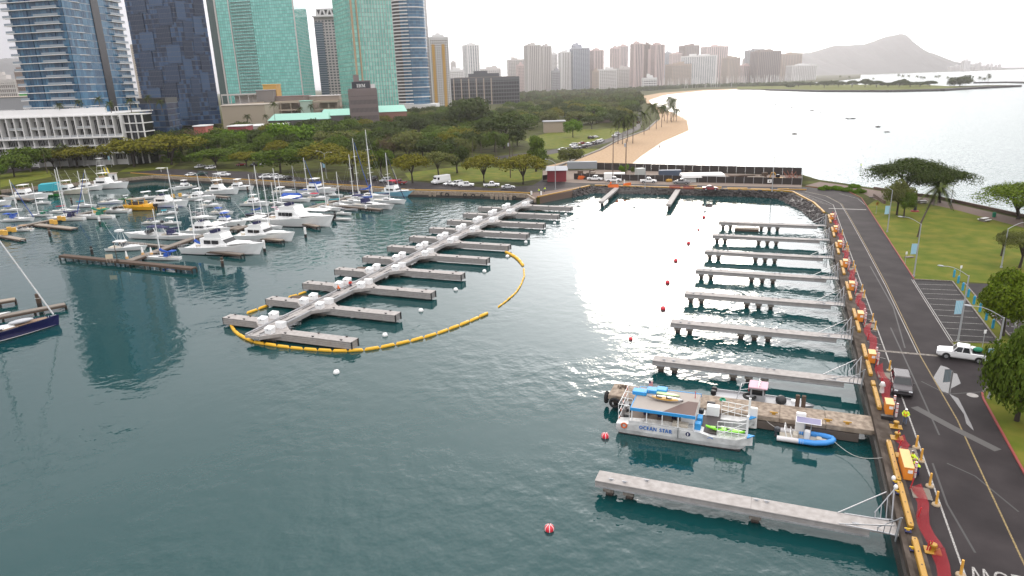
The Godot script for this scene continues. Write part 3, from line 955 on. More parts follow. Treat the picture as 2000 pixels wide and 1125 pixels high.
	# dark faceted tower
	t = thing("dark_tower", "dark blue glass tower with shifted facets right of the balcony tower", "building")
	var dk := [mat("navy_pane", Color(0.02, 0.045, 0.10), 0.06), mat("navy_pane_pale", Color(0.04, 0.085, 0.17), 0.08), mat("navy_pane_deep", Color(0.012, 0.026, 0.06), 0.06)]
	for p in dk: p.metallic_specular = 0.42
	a = V(-278.4,18.35,-545)
	c = V(-236.3,17.73,-530)
	e = V(-221.1,15.69,-546)
	back = a + e - c + V(0,0,-20)
	glass_tower(t, [Vector2(a.x, a.z), Vector2(c.x, c.z), Vector2(e.x, e.z), Vector2(back.x, back.z)], 12, 122, 3.3, 2.2, dk, [0, 1], mat("navy_slab", Color(0.07, 0.085, 0.11), 0.4), 0.16, 0.3, grey)
	for i in 8:   # proud facets that shift from band to band
		for f in 4:
			var k := (i * 2 + f * 3) % 5 * 0.05
			var s0: float = [0.06, 0.52, 0.0, 0.45][f] + k
			var from := a if f < 2 else c
			var to := c if f < 2 else e
			var d2 := V(to.x - from.x,0,to.z - from.z)
			var no := V(-d2.z,0,d2.x).normalized()
			b = Mb.new()
			var y := 20 + i * 13.2 + f * 3.3
			b.bar(V(from.x,y,from.z) + d2 * s0 + no * 0.35, V(from.x,y,from.z) + d2 * (s0 + 0.28) + no * 0.35, 0.75, 12.6)
			var fc := part(b, "facet", dk[(i + f) % 3], t)
			b = Mb.new()
			for m in 4: b.bar(V(from.x,y - 4.95 + m * 3.3,from.z) + d2 * s0 + no * 0.62, V(from.x,y - 4.95 + m * 3.3,from.z) + d2 * (s0 + 0.28) + no * 0.62, 0.3, 0.22)
			for m in 9: b.box(V(from.x,y,from.z) + d2 * (s0 + 0.28 * m / 8.0) + no * 0.7, V(0.12,12.6,0.12))
			part(b, "facet_grid", M["navy_slab"], fc)
	t = thing("glass_annex", "low dark glass annex at the left foot of the dark tower", "building")
	a = V(-243.4,31.74,-470)
	c = V(-221.3,31.88,-462)
	e = V(-226.4,32.72,-490)
	back = a + e - c
	glass_tower(t, [Vector2(a.x, a.z), Vector2(c.x, c.z), Vector2(e.x, e.z), Vector2(back.x, back.z)], 3, 33, 3.8, 2.6, dk, [0, 1], M["navy_slab"], 0.15, 0.4, grey, 200)
	block("beige_tower", "slim beige apartment tower seen between the two near glass towers", -448.4, -880, 20.95, 92.94, 0.5, 0.9, 32, 5, mat("beige_wall", Color(0.50, 0.44, 0.38), 0.8), room, 0.4, 0.4)
	block("office_block", "brown gridded office block at the far left edge", -604.9, -900, 22.22, 66.84, 0.2, 0.8, 14, 9, brown, shade, 0.5, 0.4)
	block("office_block", "pale hazy block left of the brown office block", -703, -1000, 34.67, 60.37, 0.1, 0.6, 10, 12, pale, room)
	# teal tower: broad mirror face and a dark side
	var teal := [mat("teal_pane", Color(0.15, 0.50, 0.44), 0.05), mat("teal_pane_pale", Color(0.18, 0.55, 0.49), 0.05), mat("teal_pane_deep", Color(0.12, 0.45, 0.39), 0.06)]
	for p in teal: p.metallic_specular = 0.8
	t = thing("teal_tower", "broad teal mirror glass tower with a dark right side", "building")
	a = V(-342.2,32.93,-880)
	c = V(-241.2,29.01,-850)
	e = V(-248.5,27.86,-930)
	back = a + e - c
	glass_tower(t, [Vector2(a.x, a.z), Vector2(c.x, c.z), Vector2(e.x, e.z), Vector2(back.x, back.z)], 8, 165, 3.6, 3.2, teal, [0, 1], mat("teal_slab", Color(0.14, 0.30, 0.27), 0.4), 0.1, 0.3, grey, 300, 0.2)
	b = Mb.new()
	var d3 := V(c.x - a.x,0,c.z - a.z)
	var n3 := V(-d3.z,0,d3.x).normalized()
	for u in [0.17, 0.995]:
		b.box(V(a.x,86,a.z) + d3 * u + n3 * 0.5, V(1.2,158,1.2))
	for u in [-0.03, -0.07, -0.11]:
		b.box(V(a.x,86,a.z) + d3 * u - n3 * 3, V(2.0,158,4))
	part(b, "upright_rib", pale, t)
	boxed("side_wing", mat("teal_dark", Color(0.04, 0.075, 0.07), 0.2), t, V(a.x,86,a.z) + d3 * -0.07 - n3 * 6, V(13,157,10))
	for i in 32:   # added ledges that stand in for a dark reflection in the glass
		barred("reflection_ledge", mat("ledge_grey", Color(0.20, 0.23, 0.22), 0.5), t, V(a.x,24 + i * 3.6,a.z) + d3 * 0.19 + n3 * 0.35, V(a.x,24 + i * 3.6,a.z) + d3 * 0.46 + n3 * 0.35, 2.4, 0.5)
	# tower with a white truss crown
	t = block("crown_tower", "beige gridded tower with a white truss crown between the teal towers", -237.4, -1000, 41.75, 128.4, 0.0, 0.7, 34, 9, pale, mat("grid_glass", Color(0.06, 0.09, 0.10), 0.15), 0.5, 0.35)
	var bb: AABB = t.get_child(0).mesh.get_aabb()
	b = Mb.new()
	for s in [-1, 1]: b.box(V(s * bb.size.x * 0.36,bb.size.y * 0.47,bb.end.z + 1.5), V(bb.size.x * 0.26,bb.size.y * 0.94,3))
	part(b, "glass_wing", mat("blue_wing", Color(0.07, 0.13, 0.17), 0.1), t)
	b = Mb.new()
	for i in 40:
		for s in [-1, 1]: b.box(V(s * bb.size.x * 0.36,4 + i * bb.size.y * 0.94 / 40,bb.end.z + 1.6), V(bb.size.x * 0.265,0.7,3.2))
	part(b, "wing_bands", mat("bluegrey_wall", Color(0.36, 0.38, 0.43), 0.6), t)
	b = Mb.new()
	var cy := bb.size.y
	b.box(V(0,cy + 0.8,2), V(bb.size.x * 1.08,1.6,bb.size.z + 6))
	b.box(V(0,cy + 6,2), V(bb.size.x * 0.8,9,bb.size.z + 4))
	var crown := part(b, "white_crown", white, t)
	for i in 6:
		var x0 := lerpf(-0.36, 0.24, i / 5.0) * bb.size.x
		var f := bb.end.z + 4.1
		b = Mb.new()
		var up := 2.6 if i % 2 == 0 else 8.8
		b.loft([loop([V(x0,11.4 - up + cy,f), V(x0 + bb.size.x * 0.11,11.4 - up + cy,f), V(x0 + bb.size.x * 0.055,up + cy,f)]), loop([V(x0,11.4 - up + cy,f - 1), V(x0 + bb.size.x * 0.11,11.4 - up + cy,f - 1), V(x0 + bb.size.x * 0.055,up + cy,f - 1)])])
		part(b, "truss_opening", M["dark_glass"], crown)
	# green tower with gold ribs
	t = thing("green_tower", "green mirror glass tower with tan upright ribs right of the crown tower", "building")
	var green := [mat("green_pane", Color(0.20, 0.50, 0.42), 0.05), mat("green_pane_pale", Color(0.25, 0.57, 0.48), 0.05), mat("green_pane_deep", Color(0.15, 0.43, 0.36), 0.06)]
	for p in green: p.metallic_specular = 0.8
	a = V(-161.7,26.15,-700)
	c = V(-136.1,27.31,-650)
	e = V(-100.9,26.28,-668)
	back = a + e - c
	glass_tower(t, [Vector2(a.x, a.z), Vector2(c.x, c.z), Vector2(e.x, e.z), Vector2(back.x, back.z)], 8, 130, 3.5, 2.9, green, [0, 1], mat("green_slab", Color(0.26, 0.40, 0.34), 0.5), 0.14, 0.32, grey, 300, 0.2)
	b = Mb.new()
	d3 = V(e.x - c.x,0,e.z - c.z)
	n3 = V(-d3.z,0,d3.x).normalized()
	for u in [0.05, 0.17]: b.box(V(c.x,69,c.z) + d3 * u + n3 * 0.5, V(1.6 if u < 0.1 else 1.2,122,1.2))
	part(b, "upright_rib", mat("rib_tan", Color(0.42, 0.28, 0.17), 0.6), t)
	b = Mb.new()
	for i in 12: b.box(V(c.x,69,c.z) + d3 * (0.27 + i * 0.066) + n3 * 0.25, V(0.3,122,0.4))
	part(b, "mullion", pale, t)
	# rounded tower with white bands
	t = thing("round_tower", "rounded blue glass tower with white bands and a balcony side", "building")
	var cc: Vector3 = V(-106,29.99,-800)
	var r := 19.0
	var foot := []
	for i in 14: foot.append(Vector2(cc.x + cos(PI * (1.0 - i / 13.0)) * r, cc.z - 16 + sin(PI * (1.0 - i / 13.0)) * r * 0.9))
	foot.append(Vector2(cc.x + r, cc.z - 40))
	foot.append(Vector2(cc.x - r, cc.z - 40))
	glass_tower(t, foot, 12, 140, 3.5, 3.0, [M["blue_pane"], M["blue_pane_pale"]], [5, 6, 7, 8, 9, 10, 11, 12], mat("slab_grey", Color(0.25, 0.30, 0.35), 0.5), 0.1, 0.35, white, 200)
	for i in 36:
		b = Mb.new()
		for k in 7: b.bar(V(foot[k].x,12 + i * 3.5,foot[k].y) + V(-0.3,0,0.6), V(foot[k + 1].x,12 + i * 3.5,foot[k + 1].y) + V(-0.3,0,0.6), 1.6, 1.15)
		if i % 3 == 0:
			for k in range(7, 13): b.bar(V(foot[k].x,12 + i * 3.5,foot[k].y) + V(0.2,0,0.4), V(foot[k + 1].x,12 + i * 3.5,foot[k + 1].y) + V(0.2,0,0.4), 1.0, 1.0)
		part(b, "white_band", white, t)
	boxed("podium", white, t, V(cc.x + 2,8,cc.z - 10), V(52,13,40))
	# yellow ribbed tower
	t = block("yellow_tower", "cream apartment tower with two yellow upright panels", -83.48, -900, 27.86, 91.48, 0.25, 0.9, 32, 9, white, mat("cream_glass", Color(0.16, 0.13, 0.10), 0.3), 0.4, 0.35)
	bb = t.get_child(0).mesh.get_aabb()
	b = Mb.new()
	for u in [-0.34, 0.22]: b.box(V(u * bb.size.x,bb.size.y * 0.46,bb.end.z + 0.5), V(bb.size.x * 0.16,bb.size.y * 0.9,0.6))
	part(b, "yellow_panel", mat("panel_yellow", Color(0.52, 0.30, 0.06), 0.7), t)
	# long dark low building
	t = block("dark_low_block", "long low dark glass building left of the twin towers", -32.77, -1120, 109.9, 42.42, 0.08, 0.25, 7, 26, mat("dark_frame", Color(0.07, 0.075, 0.085), 0.5), M["dark_glass"], 0.3, 0.15)
	bb = t.get_child(0).mesh.get_aabb()
	boxed("brown_roof", brown, t, V(0,bb.end.y + 0.9,0), V(bb.size.x * 0.9,1.8,bb.size.z * 0.7))
	b = Mb.new()
	for i in 6: b.box(V(bb.size.x * (-0.46 + i * 0.11), bb.size.y * 0.5, bb.end.z + 0.7), V(1.6,bb.size.y,0.6))
	part(b, "pale_upright", tan, t)


func deck(called: String, label: String, x: float, z: float, w: float, top: float, deep: float, levels: int, wall: Material, turn := 0.0):
	# open parking deck: bands of parapet with dark gaps
	var t := thing(called, label, "building", V(x,2,z - deep / 2), turn)
	var h := top - 2.0
	var b := Mb.new()
	b.box(V(0,h / 2 - 0.6,0), V(w * 0.5,h - 1.2,deep * 0.4))
	part(b, "ramp_core", wall, t)
	for i in levels + 1:
		b = Mb.new()
		var y := h * i / levels
		for s in [-1, 1]: b.box(V(0, y - 0.3, s * (deep / 2 - 0.2)), V(w,1.5,0.4))
		for s in [-1, 1]: b.box(V(s * (w / 2 - 0.2), y - 0.3, 0), V(0.4,1.5,deep - 0.8))
		b.box(V(0,y - 0.8,0), V(w - 0.8,0.3,deep - 0.8))
		part(b, "parapet", wall, t)
	b = Mb.new()
	for i in int(w / 9) + 1: b.box(V(-w / 2 + 0.5 + i * (w - 1) / int(w / 9), h / 2 - 0.5, deep / 2 - 0.5), V(0.8,h - 1,0.5))
	part(b, "columns", wall, t)


func hall(called: String, label: String, x: float, z: float, w: float, top: float, deep: float, wall: Material, roof: Material, turn := 0.0, rise := 0.6) -> Node3D:
	var t := thing(called, label, "building", V(x,2,z - deep / 2), turn)
	var h := top - 2.0
	var b := Mb.new()
	b.box(V(0, (h - rise) / 2, 0), V(w,h - rise,deep))
	part(b, "wall", wall, t)
	b = Mb.new()
	var k := loop([V(-w / 2 - 0.6,h - rise,-deep / 2 - 0.6), V(w / 2 + 0.6,h - rise,-deep / 2 - 0.6), V(w / 2 + 0.6,h - rise,deep / 2 + 0.6), V(-w / 2 - 0.6,h - rise,deep / 2 + 0.6)])
	var l := PackedVector3Array()
	for p in k: l.append(V(p.x * (0.97 if rise < 1 else 0.9), h, p.z * (0.94 if rise < 1 else 0.1)))
	b.loft([k, l])
	part(b, "roof", roof, t)
	return t


func shopping(white, pale, tan, grey, brown, shade, room):
	var mint := mat("mint_roof", Color(0.30, 0.56, 0.46), 0.7)
	var beige := mat("mall_beige", Color(0.42, 0.35, 0.27), 0.85)
	deck("parking_deck", "white banded parking deck at the foot of the teal tower", -284.6, -760, 38.64, 31.95, 40, 3, pale)
	hall("tan_store", "tan windowless store right of the dark tower", -237.9, -640, 39.58, 23.64, 40, beige, mat("store_roof", Color(0.36, 0.31, 0.26), 0.9))
	hall("yellow_cube", "bright yellow stair block on the parking deck", -246.3, -745, 13.83, 41.26, 16, mat("panel_yellow", Color(0.52, 0.30, 0.06), 0.7), mat("panel_yellow", Color(0.52, 0.30, 0.06), 0.7))
	hall("grey_ramp_block", "grey block left of the yellow stair block", -248.8, -735, 17.35, 35.81, 14, mat("ramp_grey", Color(0.20, 0.18, 0.17), 0.9), grey)
	hall("brown_roof_hall", "long brown roofed hall right of the yellow stair block", -225.6, -740, 29.74, 28.87, 30, brown, mat("maroon_roof", Color(0.16, 0.09, 0.085), 0.8))
	hall("long_store", "long pale store with a flat tan roof behind the parking deck", -197.8, -760, 39.29, 28.12, 30, tan, pale)
	deck("parking_deck", "beige open parking deck in the middle of the mall", -225, -690, 51.61, 23.59, 46, 3, beige)
	deck("parking_deck", "beige open parking deck right of the pale mint stair tower", -177.7, -690, 28.81, 23.03, 46, 3, beige)
	hall("mint_stair_tower", "pale mint stair tower between the two beige parking decks", -192.9, -680, 9.29, 24.74, 10, mat("mint_wall", Color(0.42, 0.52, 0.44), 0.8), mint)
	hall("mint_roof_hall", "left long hall with a pale mint roof behind the park trees", -177.4, -600, 51.19, 15.37, 26, shade, mint, 0.0, 5.0)
	hall("mint_roof_hall", "middle hall with a pale mint roof", -141.1, -610, 41.43, 17.62, 26, shade, mint, 0.12, 5.0)
	hall("mint_roof_hall", "right hall with a pale mint roof and brick ends", -105.6, -600, 35.54, 19.38, 30, mat("brick_end", Color(0.25, 0.12, 0.09), 0.8), mint, 0.2, 5.0)
	# cube with a pierced screen
	var t := block("screen_cube", "dark office cube with a pierced screen and a sign box on its roof", -117, -570, 25.76, 33.04, 0.25, 0.8, 5, 22, mat("screen_brown", Color(0.19, 0.15, 0.145), 0.7), shade, 0.45, 0.4)
	var bb: AABB = t.get_child(0).mesh.get_aabb()
	var b := Mb.new()
	b.box(V(-1,bb.end.y + 3.4,2), V(bb.size.x * 0.66,6.8,bb.size.z * 0.6))
	var sb := part(b, "sign_box", mat("sign_navy", Color(0.015, 0.018, 0.03), 0.4), t)
	var tm := TextMesh.new()
	tm.text = "IBM"
	tm.font_size = 64
	tm.pixel_size = 0.055
	tm.depth = 0.3
	var fnt := SystemFont.new()
	fnt.font_names = PackedStringArray(["Droid Serif"])
	fnt.font_weight = 700
	tm.font = fnt
	shared(tm, "sign_letters", white, sb, Transform3D(Basis(), V(-1,bb.end.y + 3.6,2 + bb.size.z * 0.3 + 0.2)))
	boxed("white_plant_room", white, t, V(bb.size.x * 0.38,bb.end.y + 2.4,1), V(bb.size.x * 0.2,4.8,bb.size.z * 0.5))
	hall("red_store", "red roofed low store behind the brown leafless tree", -184.5, -480, 12.18, 13.06, 14, mat("red_store", Color(0.30, 0.05, 0.06), 0.7), white)
	hall("coral_store", "small coral coloured store left of the red store", -196.8, -450, 7.5, 15.27, 12, mat("coral", Color(0.50, 0.15, 0.12), 0.8), white)
	hall("white_store", "low white roofed store right of the red store", -173.4, -500, 25.4, 11.86, 20, pale, white)
	# low hazy city beyond the park at the left edge
	hall("green_roof_store", "low store with a bright green awning at the far left", -471.4, -700, 10.96, 40.4, 20, mat("green_wall", Color(0.05, 0.36, 0.06), 0.7), white)
	hall("grey_store", "long grey roofed store at the far left", -364.5, -520, 37.04, 37.21, 60, grey, mat("store_roof", Color(0.36, 0.31, 0.26), 0.9))
	# park pavilions
	hall("park_pavilion", "pale flat roofed park building on the lawn", 32.18, -470, 14.41, 9.67, 9, mat("pavilion", Color(0.32, 0.26, 0.20), 0.9), grey)
	t = hall("beach_pavilion", "open roofed pavilion where the lawn meets the beach path", 79.04, -560, 10.22, 6.5, 10, brown, grey)
	hall("court_store", "white roofed hall among the park trees", 23, -820, 17.86, 5.62, 20, white, white)

var crowns := {}
var trunks := {}


func leaf_mesh(spots: Array, size: float) -> ArrayMesh:   # spots: [place, outward]; one small leaf spray each
	var v := PackedVector3Array()
	var n := PackedVector3Array()
	var c := PackedColorArray()
	var ix := PackedInt32Array()
	for s in spots:
		var o: Vector3 = (s[1] + V(rng.randfn(), rng.randfn(), rng.randfn()) * 0.45).normalized()
		var a := o.cross(V(rng.randfn(), rng.randfn(), rng.randfn())).normalized()
		var b := o.cross(a)
		var k := size * among(0.6, 1.3)
		var w := k * among(0.45, 0.8)
		var t := among(0.65, 1.35)
		var col := Color(t * among(0.9, 1.15), t, t * among(0.75, 1.1))
		var at := v.size()
		for p in [a * k, b * w, -a * k, -b * w]:
			v.append(s[0] + p)
			n.append(o)
			c.append(col)
		ix.append_array([at, at + 2, at + 1, at, at + 3, at + 2])
	var arr := []
	arr.resize(Mesh.ARRAY_MAX)
	arr[Mesh.ARRAY_VERTEX] = v
	arr[Mesh.ARRAY_NORMAL] = n
	arr[Mesh.ARRAY_COLOR] = c
	arr[Mesh.ARRAY_INDEX] = ix
	var m := ArrayMesh.new()
	m.add_surface_from_arrays(Mesh.PRIMITIVE_TRIANGLES, arr)
	return m


func crown_mesh(kind: String, count: int, leaf: float, lobes := 12) -> ArrayMesh:   # a crown of radius 1 that spans 0 to 1 in height
	var spots := []
	var ls := []
	for i in lobes:
		var a := rng.randf() * TAU
		var r := sqrt(rng.randf()) * 0.80
		match kind:
			"umbrella": ls.append([V(cos(a) * r, 0.62 - r * r * 0.55 + among(-0.08, 0.06), sin(a) * r), V(0.36,0.26,0.36) * among(0.75, 1.15)])
			"round": ls.append([V(cos(a) * r * 0.85, among(0.22, 0.74) * (1.0 - 0.35 * r), sin(a) * r * 0.85), V(0.40,0.30,0.40) * among(0.7, 1.15)])
			"cone": ls.append([V(cos(a) * r * 0.8 * (1.0 - i / float(lobes) * 0.75), 0.12 + 0.76 * i / lobes, sin(a) * r * 0.8 * (1.0 - i / float(lobes) * 0.75)), V(0.34,0.2,0.34)])
			_: ls.append([V(cos(a) * r, among(0.3, 0.75), sin(a) * r), V(0.4,0.28,0.4)])
	for i in count:
		var l = ls[rng.randi() % lobes]
		var d := V(rng.randfn(), rng.randfn() * 0.9 + (0.35 if kind != "bare" else 0.0), rng.randfn()).normalized()
		var f := pow(rng.randf(), 0.28) if kind != "bare" else pow(rng.randf(), 0.5)
		spots.append([l[0] + d * l[1] * f * among(0.9, 1.1), d])
	return leaf_mesh(spots, leaf)


func trunk_mesh(limbs: int, spread: float, fork: float) -> ArrayMesh:   # unit height to the crown middle
	var b := Mb.new()
	var lean := V(among(-0.06, 0.06), 0, among(-0.06, 0.06))
	b.pipe([V(0,-0.05,0), V(0,0.06,0), lean * 0.6 + V(0,fork * 0.6,0), lean + V(0,fork,0)], 0.062, 7, 0.042)
	for i in limbs:
		var a := TAU * (i + among(-0.3, 0.3)) / limbs
		var o := V(cos(a), 0, sin(a)) * spread * among(0.55, 1.0)
		var tip := lean + o + V(0, 1.0 + among(-0.1, 0.12), 0)
		var mid := lean + o * 0.45 + V(0, lerpf(fork, 1.0, 0.55), 0)
		b.pipe([lean + V(0,fork - 0.04,0), mid, tip], 0.034, 5, 0.012)
		for k in 2:
			var t := tip + V(among(-0.3, 0.3), among(-0.05, 0.15), among(-0.3, 0.3)) * (0.5 + spread)
			b.pipe([mid, (mid + t) / 2 + V(0,0.05,0), t], 0.018, 4, 0.006)
	return b.mesh()


func leaf_mat(key: String, c: Color) -> StandardMaterial3D:
	var m := mat(key, c, 0.75)
	m.vertex_color_use_as_albedo = true
	m.backlight_enabled = true
	m.backlight = Color(0.5, 0.6, 0.16)
	m.metallic_specular = 0.15
	return m


func tree(called: String, label: String, at: Vector3, wide: float, top: float, shape: String, leaf: String, group := "", bole := 0.35, turn := -1.0) -> Node3D:
	# wide: crown width, top: height; the crown fills what is above the bole
	var t := thing(called, label, "tree", at, rng.randf() * TAU if turn < 0 else turn, group)
	var base := top * bole
	var cm: Array = crowns[shape]
	var sp: Array = trunks["umbrella" if shape.begins_with("umbrella") else "round"]
	var k := base + (top - base) * 0.5
	shared(sp[rng.randi() % sp.size()], "trunk", M["bark"], t, Transform3D(Basis().scaled(V(maxf(k * 0.8, wide * 0.4), k, maxf(k * 0.8, wide * 0.4))), Vector3.ZERO))
	shared(cm[rng.randi() % cm.size()], "crown", M[leaf], t, Transform3D(Basis(Vector3.UP, rng.randf() * TAU).scaled(V(wide * 0.54, (top - base) * 1.08, wide * 0.54)), V(0,base,0)))
	return t


func standing_tree(called: String, label: String, at: Vector3, top: float, wide: float, shape: String, leaf: String, group := "", bole := 0.35, turn := -1.0):
	tree(called, label, at, wide, top, shape, leaf, group, bole, turn)


func palm_crown(fronds: int, leaflets: int) -> ArrayMesh:   # fronds about 1 long
	var v := PackedVector3Array()
	var n := PackedVector3Array()
	var c := PackedColorArray()
	var ix := PackedInt32Array()
	for f in fronds:
		var a := TAU * f * 0.618
		var rise := lerpf(0.95, -0.55, f / float(fronds)) + among(-0.12, 0.12)
		var out := V(cos(a), 0, sin(a))
		var across := V(-out.z,0,out.x)
		var t := among(0.7, 1.3)
		var col := Color(t, t, t)
		var pts := []
		for i in leaflets + 1:
			var u := i / float(leaflets)
			pts.append(out * u * (0.95 - 0.15 * absf(rise)) + V(0,rise * u - 0.75 * u * u,0))
		for i in leaflets:
			var u := (i + 0.5) / leaflets
			var w := 0.30 * sin(PI * minf(1.0, u * 0.8 + 0.14)) * among(0.8, 1.1)
			for s in [-1, 1]:
				var p0: Vector3 = pts[i]
				var p1: Vector3 = pts[i].lerp(pts[i + 1], 0.72)
				var tip: Vector3 = p1 + across * s * w + out * 0.10 + V(0,-0.42 * w,0)
				var nn := (p1 - p0).cross(tip - p0).normalized()
				if nn.y < 0: nn = -nn
				var at := v.size()
				for p in [p0, p1, tip]:
					v.append(p)
					n.append(nn)
					c.append(col)
				ix.append_array([at, at + 1, at + 2])
	var arr := []
	arr.resize(Mesh.ARRAY_MAX)
	arr[Mesh.ARRAY_VERTEX] = v
	arr[Mesh.ARRAY_NORMAL] = n
	arr[Mesh.ARRAY_COLOR] = c
	arr[Mesh.ARRAY_INDEX] = ix
	var m := ArrayMesh.new()
	m.add_surface_from_arrays(Mesh.PRIMITIVE_TRIANGLES, arr)
	return m


func palm(label: String, at: Vector3, top: float, lean := Vector3.ZERO, group := "", frond := 3.0, near := false, tone := "leaf_palm"):
	var t := thing("coconut_palm", label, "palm tree", at, 0.0, group)
	var b := Mb.new()
	b.pipe([V(0,-0.3,0), lean * 0.12 + V(0,top * 0.3,0), lean * 0.5 + V(0,top * 0.65,0), lean + V(0,top,0)], 0.22, 6, 0.12)
	part(b, "trunk", M["bark_pale"], t)
	var cm: Array = crowns["palm_near" if near else "palm"]
	shared(cm[rng.randi() % cm.size()], "crown", M[tone], t, Transform3D(Basis(Vector3.UP, rng.randf() * TAU).scaled(V(frond,frond,frond)), lean + V(0,top - 0.1,0)))


func trees():
	rng.seed = 77
	grained("bark", Color(0.075, 0.058, 0.045), 0.95, M["fine"], 2.0)
	grained("bark_pale", Color(0.17, 0.135, 0.11), 0.95, M["fine"], 2.0)
	leaf_mat("leaf_dark", Color(0.055, 0.076, 0.02))
	leaf_mat("leaf_green", Color(0.088, 0.13, 0.02))
	leaf_mat("leaf_olive", Color(0.165, 0.155, 0.02))
	leaf_mat("leaf_bright", Color(0.11, 0.19, 0.014))
	leaf_mat("leaf_grey", Color(0.135, 0.145, 0.048))
	leaf_mat("leaf_brown", Color(0.13, 0.095, 0.062))
	leaf_mat("leaf_palm", Color(0.10, 0.125, 0.032))
	leaf_mat("leaf_almond", Color(0.11, 0.155, 0.014))
	for k in [["umbrella", 3, 3400, 0.052, 26], ["round", 4, 3200, 0.058, 13], ["cone", 2, 2600, 0.055, 12], ["bare", 2, 1700, 0.035, 16], ["umbrella_near", 2, 15000, 0.024, 34], ["round_near", 3, 9000, 0.040, 18], ["far", 3, 900, 0.10, 10]]:
		crowns[k[0]] = []
		for i in k[1]: crowns[k[0]].append(crown_mesh(k[0].trim_suffix("_near") if k[0] != "far" else "round", k[2], k[3], k[4]))
	crowns["palm"] = [palm_crown(18, 9), palm_crown(20, 9)]
	crowns["palm_near"] = [palm_crown(24, 22)]
	trunks["umbrella"] = [trunk_mesh(6, 0.5, 0.42), trunk_mesh(7, 0.55, 0.36), trunk_mesh(5, 0.5, 0.45)]
	trunks["round"] = [trunk_mesh(4, 0.3, 0.5), trunk_mesh(5, 0.28, 0.45)]
	park_front()
	point_trees()
	park_fill()
	far_park()
	yacht_basin()


